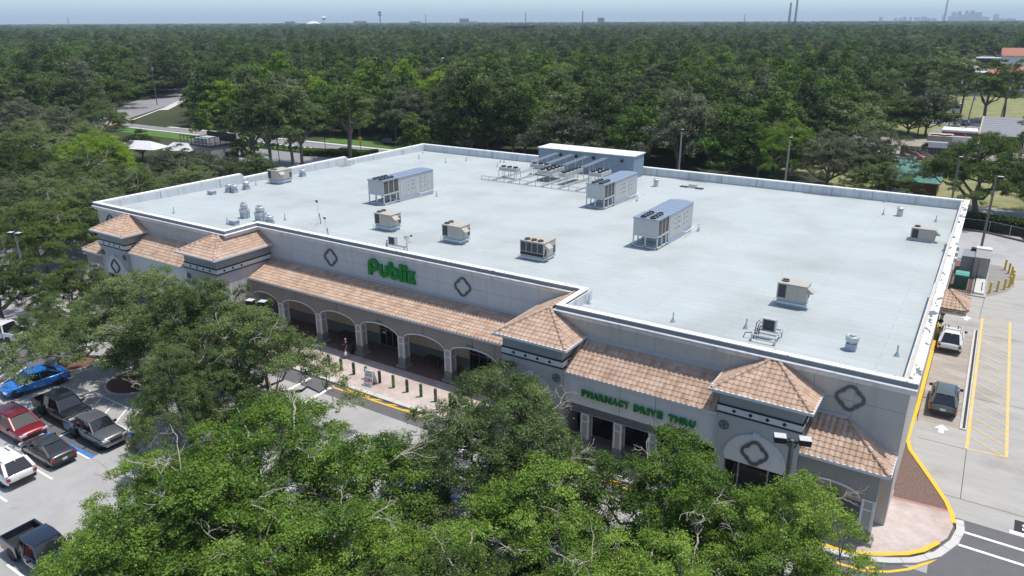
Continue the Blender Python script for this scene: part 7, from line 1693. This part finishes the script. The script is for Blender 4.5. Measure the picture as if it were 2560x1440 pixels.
MB().box(-8, 16, 0, 12, 0, 7.0).build('wall', white_trim, t); MB().prism([(-1, 6.6), (5, 9.6), (5, 9.75), (-1, 6.75)], lambda u, v, d: (-4 + d, u, v), 19.5).build('roof', orange_r, t); MB().box(1, 16, 9, 16, 7.0, 13.6).build('tower', white_trim, t); MB().prism([(8.2, 13.5), (12.5, 16.5), (16.8, 13.5)], lambda u, v, d: (.4 + d, u, v), 15).build('roof', orange_r, t)
for k in range(5): MB().box(-6 + k * 4, -3.6 + k * 4, -.04, 0, .4, 3.6).build('window', glass_dark, t)
x, y = polar(2505, 455); t = bthing('grey_flat_building', 'pale grey flat building with a dark open pergola on its roof', x, y, R_(3))
MB().box(-11, 14, 0, 14, 0, 4.7).build('wall', M('pale_grey_wall', (.5, .52, .54)), t); MB().box(-11.2, 14.2, -.2, .0, 4.2, 5.0).build('roof_edge', steel, t)
b = MB().box(-7, 9, 4, 12, 9.0, 9.5); b.build('pergola_roof', white_trim, t); MB().box(-6.6, 8.6, 5, 11, 4.7, 8.9).build('pergola', dark, t)
for px, dist, s, lab in ((2426, 430, 1.0, 'larger white peaked tent at the right edge'), (2456, 428, .9, 'white peaked tent beside the larger one')):
    x, y = polar(px, dist); t = bthing('white_tent', lab, x, y, R_(20), 'tent', 'white tents by the plaza')
    MB().add([(-5 * s, -5 * s, 5.2), (5 * s, -5 * s, 5.2), (5 * s, 5 * s, 5.2), (-5 * s, 5 * s, 5.2), (0, 0, 9.0 * s)], [(0, 1, 4), (1, 2, 4), (2, 3, 4), (3, 0, 4), (3, 2, 1, 0)]).build('tent_roof', white_trim, t); MB().box(-4.8 * s, 4.8 * s, -4.8 * s, 4.8 * s, 0, 5.19).build('tent_wall', white_trim, t)
# ---------------------------------------------------------------- utility poles, wires, sign
def util_pole(x, y, h, label, lean=(0, 0), arm=2.2, grp='utility poles'):
    t = thing('utility_pole', label, 'utility pole', (x, y, 0), R_(20), grp); MB().tube([(0, 0, 0), (lean[0], lean[1], h)], [.17, .11], 7).build('pole', bark, t)
    if arm: MB().bar((lean[0] * .95 - arm / 2, lean[1] * .95, h * .95), (lean[0] * .95 + arm / 2, lean[1] * .95, h * .95), .14).build('cross_arm', bark, t)
    MB().lathe([(.2, 0), (.24, .3), (.2, .7), (.05, .75)], 8, (lean[0] * .8 + .3, lean[1] * .8, h * .8)).build('transformer_can', steel, t); return t
util_pole(-22.6, 228, 13.5, 'leaning utility pole with pale crossarm right of the woods'); util_pole(-16.2, 214, 12, 'utility pole in front of the bus'); util_pole(-6.0, 205, 12.5, 'utility pole behind the red building', (.8, 0)); util_pole(-11.0, 240, 14, 'thick utility pole beside the highway', (1.2, 0)); util_pole(.6, 236, 13, 'utility pole right of the median tree', (.6, 0)); util_pole(6.4, 246, 13, 'thin utility pole at the right edge')
util_pole(-252.6, 158.5, 15, 'pale street pole at the highway bend', (0, 0), 0); util_pole(-236, 97, 10, 'utility pole at the far left edge'); util_pole(-250, 172, 12, 'utility pole with a transformer behind the highway bend')
def wire(p, q, sag, label):
    P = [Vector(p).lerp(Vector(q), t) - Vector((0, 0, sag * 4 * t * (1 - t))) for t in np.linspace(0, 1, 14)]
    t = thing('overhead_wire', label, 'wire', tuple(P[0]), 0, 'overhead wires'); MB().tube([v - P[0] for v in P], .045, 4).build('cable', black_metal, t)
wire((-138, 132, 9.5), (-104, 130.5, 10.2), .5, 'overhead wire crossing the dark trees left of the plant box'); wire((-80, 129, 10.0), (-38, 127.5, 9.0), .6, 'overhead wire crossing the trees behind the plant box'); wire((-33, 204, 11.5), (-6, 204.6, 10.2), .4, 'overhead wire in front of the tan shed'); wire((-250, 172, 11), (-180, 140, 11), .8, 'overhead wire over the highway bend')
t = thing('warning_sign', 'yellow diamond road sign on a post by the side street', 'road sign', (-117.8, 120.6, 0), R_(35))
MB().tube([(0, 0, 0), (0, 0, 3.6)], .06, 6).build('post', black_metal, t); MB().prism([(-.55, 3.3), (0, 2.75), (.55, 3.3), (0, 3.85)], lambda u, v, d: (u, -.07 - d, v), .03).build('sign_panel', paint_yellow, t); MB().box(-.25, .25, -.1, -.07, 2.15, 2.55).build('sub_panel', paint_yellow, t)
for x, y, h, lab in ((-122.6, 101.8, 5.5, 'slim black street light on the cafe drive'), (-126.2, 118.0, 5.5, 'slim black street light by the tall straight tree'), (-120.4, 119.6, 5.5, 'slim black street light next to the yellow sign')):
    t = thing('street_light', lab, 'street light', (x, y, 0), 0, 'slim street lights'); MB().tube([(0, 0, 0), (0, 0, h)], .07, 6).build('pole', black_metal, t); MB().cbox((.2, 0, h), (.6, .25, .12)).build('lamp_head', black_metal, t)
# ---------------------------------------------------------------- things on the horizon
lat_m2 = M('mast_red_grey', (.22, .17, .17), rough=.7); white_far = M('far_white', (.75, .75, .74)); far_tan = M('far_tan', (.48, .40, .34)); far_grey = M('far_tower_grey', (.30, .32, .35), var=.1, scale=.02)
def lattice_mast(px, dist, h, w0, label, box=False):
    x, y = polar(px, dist); t = thing('radio_mast', label, 'mast', (x, y, 0), 0, 'radio masts on the horizon'); b = MB(); n = int(h / (w0 * 1.6))
    tp = lambda z: w0 * (1 - .45 * z / h)
    for sx, sy in ((-1, -1), (1, -1), (1, 1), (-1, 1)): b.bar((sx * w0, sy * w0, 0), (sx * tp(h), sy * tp(h), h), w0 * .28)
    for k in range(n):
        za, zb = h * k / n, h * (k + 1) / n; a, c = tp(za), tp(zb)
        for (x1, y1), (x2, y2) in (((-1, -1), (1, -1)), ((1, -1), (1, 1)), ((1, 1), (-1, 1)), ((-1, 1), (-1, -1))): b.bar((x1 * a, y1 * a, za), (x2 * c, y2 * c, zb), w0 * .2); b.bar((x2 * a, y2 * a, za), (x1 * c, y1 * c, zb), w0 * .2)
    b.build('lattice', lat_m2, t)
    if box: MB().cbox((0, 0, h), (w0 * 4, w0 * 4, 4)).build('top_platform', lat_m2, t)
    return t
lattice_mast(1991, 1500, 92, 1.5, 'tallest lattice mast rising out of the frame right of centre'); lattice_mast(1976, 1900, 66, 2.2, 'shorter lattice mast beside the tallest one'); lattice_mast(2364, 2300, 92, 2.0, 'lattice mast rising beside the skyline', True); lattice_mast(1317, 2600, 56, 1.2, 'thin mast left of the shop plant box on the horizon'); lattice_mast(1459, 2600, 60, 1.6, 'dark chimney like mast on the horizon'); lattice_mast(1067, 2600, 52, 1.0, 'thin mast between the cell tower and the tan hotel'); lattice_mast(173, 3000, 48, 1.0, 'thin mast on the far left horizon'); lattice_mast(1864, 3000, 50, 1.2, 'thin mast on the horizon left of the tallest masts')
x, y = polar(953, 1000); t = thing('cell_tower', 'cell tower with antenna panels left of centre on the horizon', 'tower', (x, y, 0)); MB().tube([(0, 0, 0), (0, 0, 40)], [.8, .5], 8).build('pole', far_grey, t)
for z in (36, 39): MB().lathe([(1.6, z - .9), (2.0, z - .9), (2.0, z + .9), (1.6, z + .9)], 9).build('antenna_ring', far_grey, t)
x, y = polar(812, 3600); t = thing('water_tower', 'white water tower on the horizon', 'water tower', (x, y, 0)); MB().lathe([(4, 0), (2.5, 25), (2.5, 36), (12, 42), (14, 47), (11, 51), (1, 53)], 14).build('tank', white_far, t, smooth=True)
x, y = polar(785, 3600); t = thing('stadium_dome', 'white domed arena beside the water tower', 'arena', (x, y, 0)); MB().lathe([(34, 0), (34, 18), (30, 24), (20, 29), (8, 32), (.5, 33)], 20).build('dome', white_far, t, smooth=True)
for px, dist, w_, h, m, lab in ((665, 3400, 60, 22, white_far, 'low white warehouse on the left horizon'), (727, 3600, 44, 31, far_tan, 'tan block on the horizon left of the dome'), (903, 3800, 60, 32, far_tan, 'tan block between the dome and the cell tower'), (1040, 3800, 54, 30, far_tan, 'tan block right of the cell tower'), (1163, 3600, 44, 41, far_tan, 'tall tan hotel on the horizon'), (1185, 3600, 40, 29, white_far, 'white annex right of the tan hotel'), (1238, 3800, 60, 24, white_far, 'low white block right of the hotel'), (1302, 1100, 42, 21, dark_roof, 'dark flat building above the woods in the centre'), (1425, 2600, 40, 17, white_far, 'small white roof on the centre horizon'), (1505, 3600, 30, 42, lat_m2, 'dark gantry like structure on the horizon'), (858, 3700, 70, 25, white_far, 'pale low block beside the dome'), (2462, 2300, 12, 20, far_grey, 'pale rooftop below the skyline')):
    x, y = polar(px, dist); t = thing('distant_building', lab, 'building', (x, y, 0), R_(32.86 - math.degrees(math.atan((px - 1280) / 1966))), 'distant buildings on the horizon'); MB().box(-w_ / 2, w_ / 2, 0, 30, 0, h).build('wall', m, t)
    b = MB()
    for k in range(max(2, int(h / 6))): b.box(-w_ / 2 + 2, w_ / 2 - 2, -.3, 0, 4 + k * 6, 6.2 + k * 6)
    b.build('window_band', glass_dark, t); MB().box(-w_ / 2 - .3, w_ / 2 + .3, -.4, 30.3, h, h + 1).build('roof', m, t)
towers = [(2205, 44, 8), (2242, 46.5, 7), (2254, 46, 7), (2264, 43.8, 8), (2279, 43.6, 6), (2292, 44.2, 6), (2300, 44.2, 6), (2312, 43, 10), (2322, 46, 12), (2338, 46.5, 10), (2359, 40, 3), (2378, 42, 9), (2386, 34.5, 9), (2394, 43, 6), (2399, 32.7, 8), (2408, 40, 7), (2417, 31.5, 7), (2424, 37, 8), (2431, 31.5, 9), (2440, 35.5, 8), (2449.5, 35, 9), (2461, 43, 8), (2470, 44, 10), (2492, 39, 10), (2505, 46.5, 12), (2530, 46.8, 20)]
for i, (px, ty, wpx) in enumerate(towers):
    D_ = 9000 + (i * 37) % 300; x, y = polar(px, D_); hor = 54.2 - .0038 * (px - 1280); h = 27.5 + (hor - ty) * D_ / 1966 * 1.06; w_ = wpx * D_ / 2150
    t = thing('skyscraper', ORD[i] + ' tower from the left in the hazy downtown skyline', 'skyscraper', (x, y, 0), R_(15), 'towers of the distant downtown skyline'); MB().box(-w_ / 2, w_ / 2, -w_ / 3, w_ / 3, 0, h * .93).build('shaft', far_grey, t); MB().box(-w_ / 3, w_ / 3, -w_ / 4, w_ / 4, h * .93, h).build('crown_block', far_grey, t)
# ---------------------------------------------------------------- air
hzm = bpy.data.materials.new('haze'); hzm.use_nodes = True; t_ = hzm.node_tree; t_.nodes.clear(); pv = t_.nodes.new('ShaderNodeVolumePrincipled'); om = t_.nodes.new('ShaderNodeOutputMaterial')
pv.inputs['Color'].default_value = (.72, .86, .98, 1); pv.inputs['Density'].default_value = HAZE = 1.25e-4; t_.links.new(pv.outputs[0], om.inputs['Volume'])
hb_ = MB().box(-14000, 14000, -14000, 14000, -1.2, 135).build('haze', hzm, kind='stuff'); tag(hb_, 'thin blue haze in the air over the woods', 'haze')
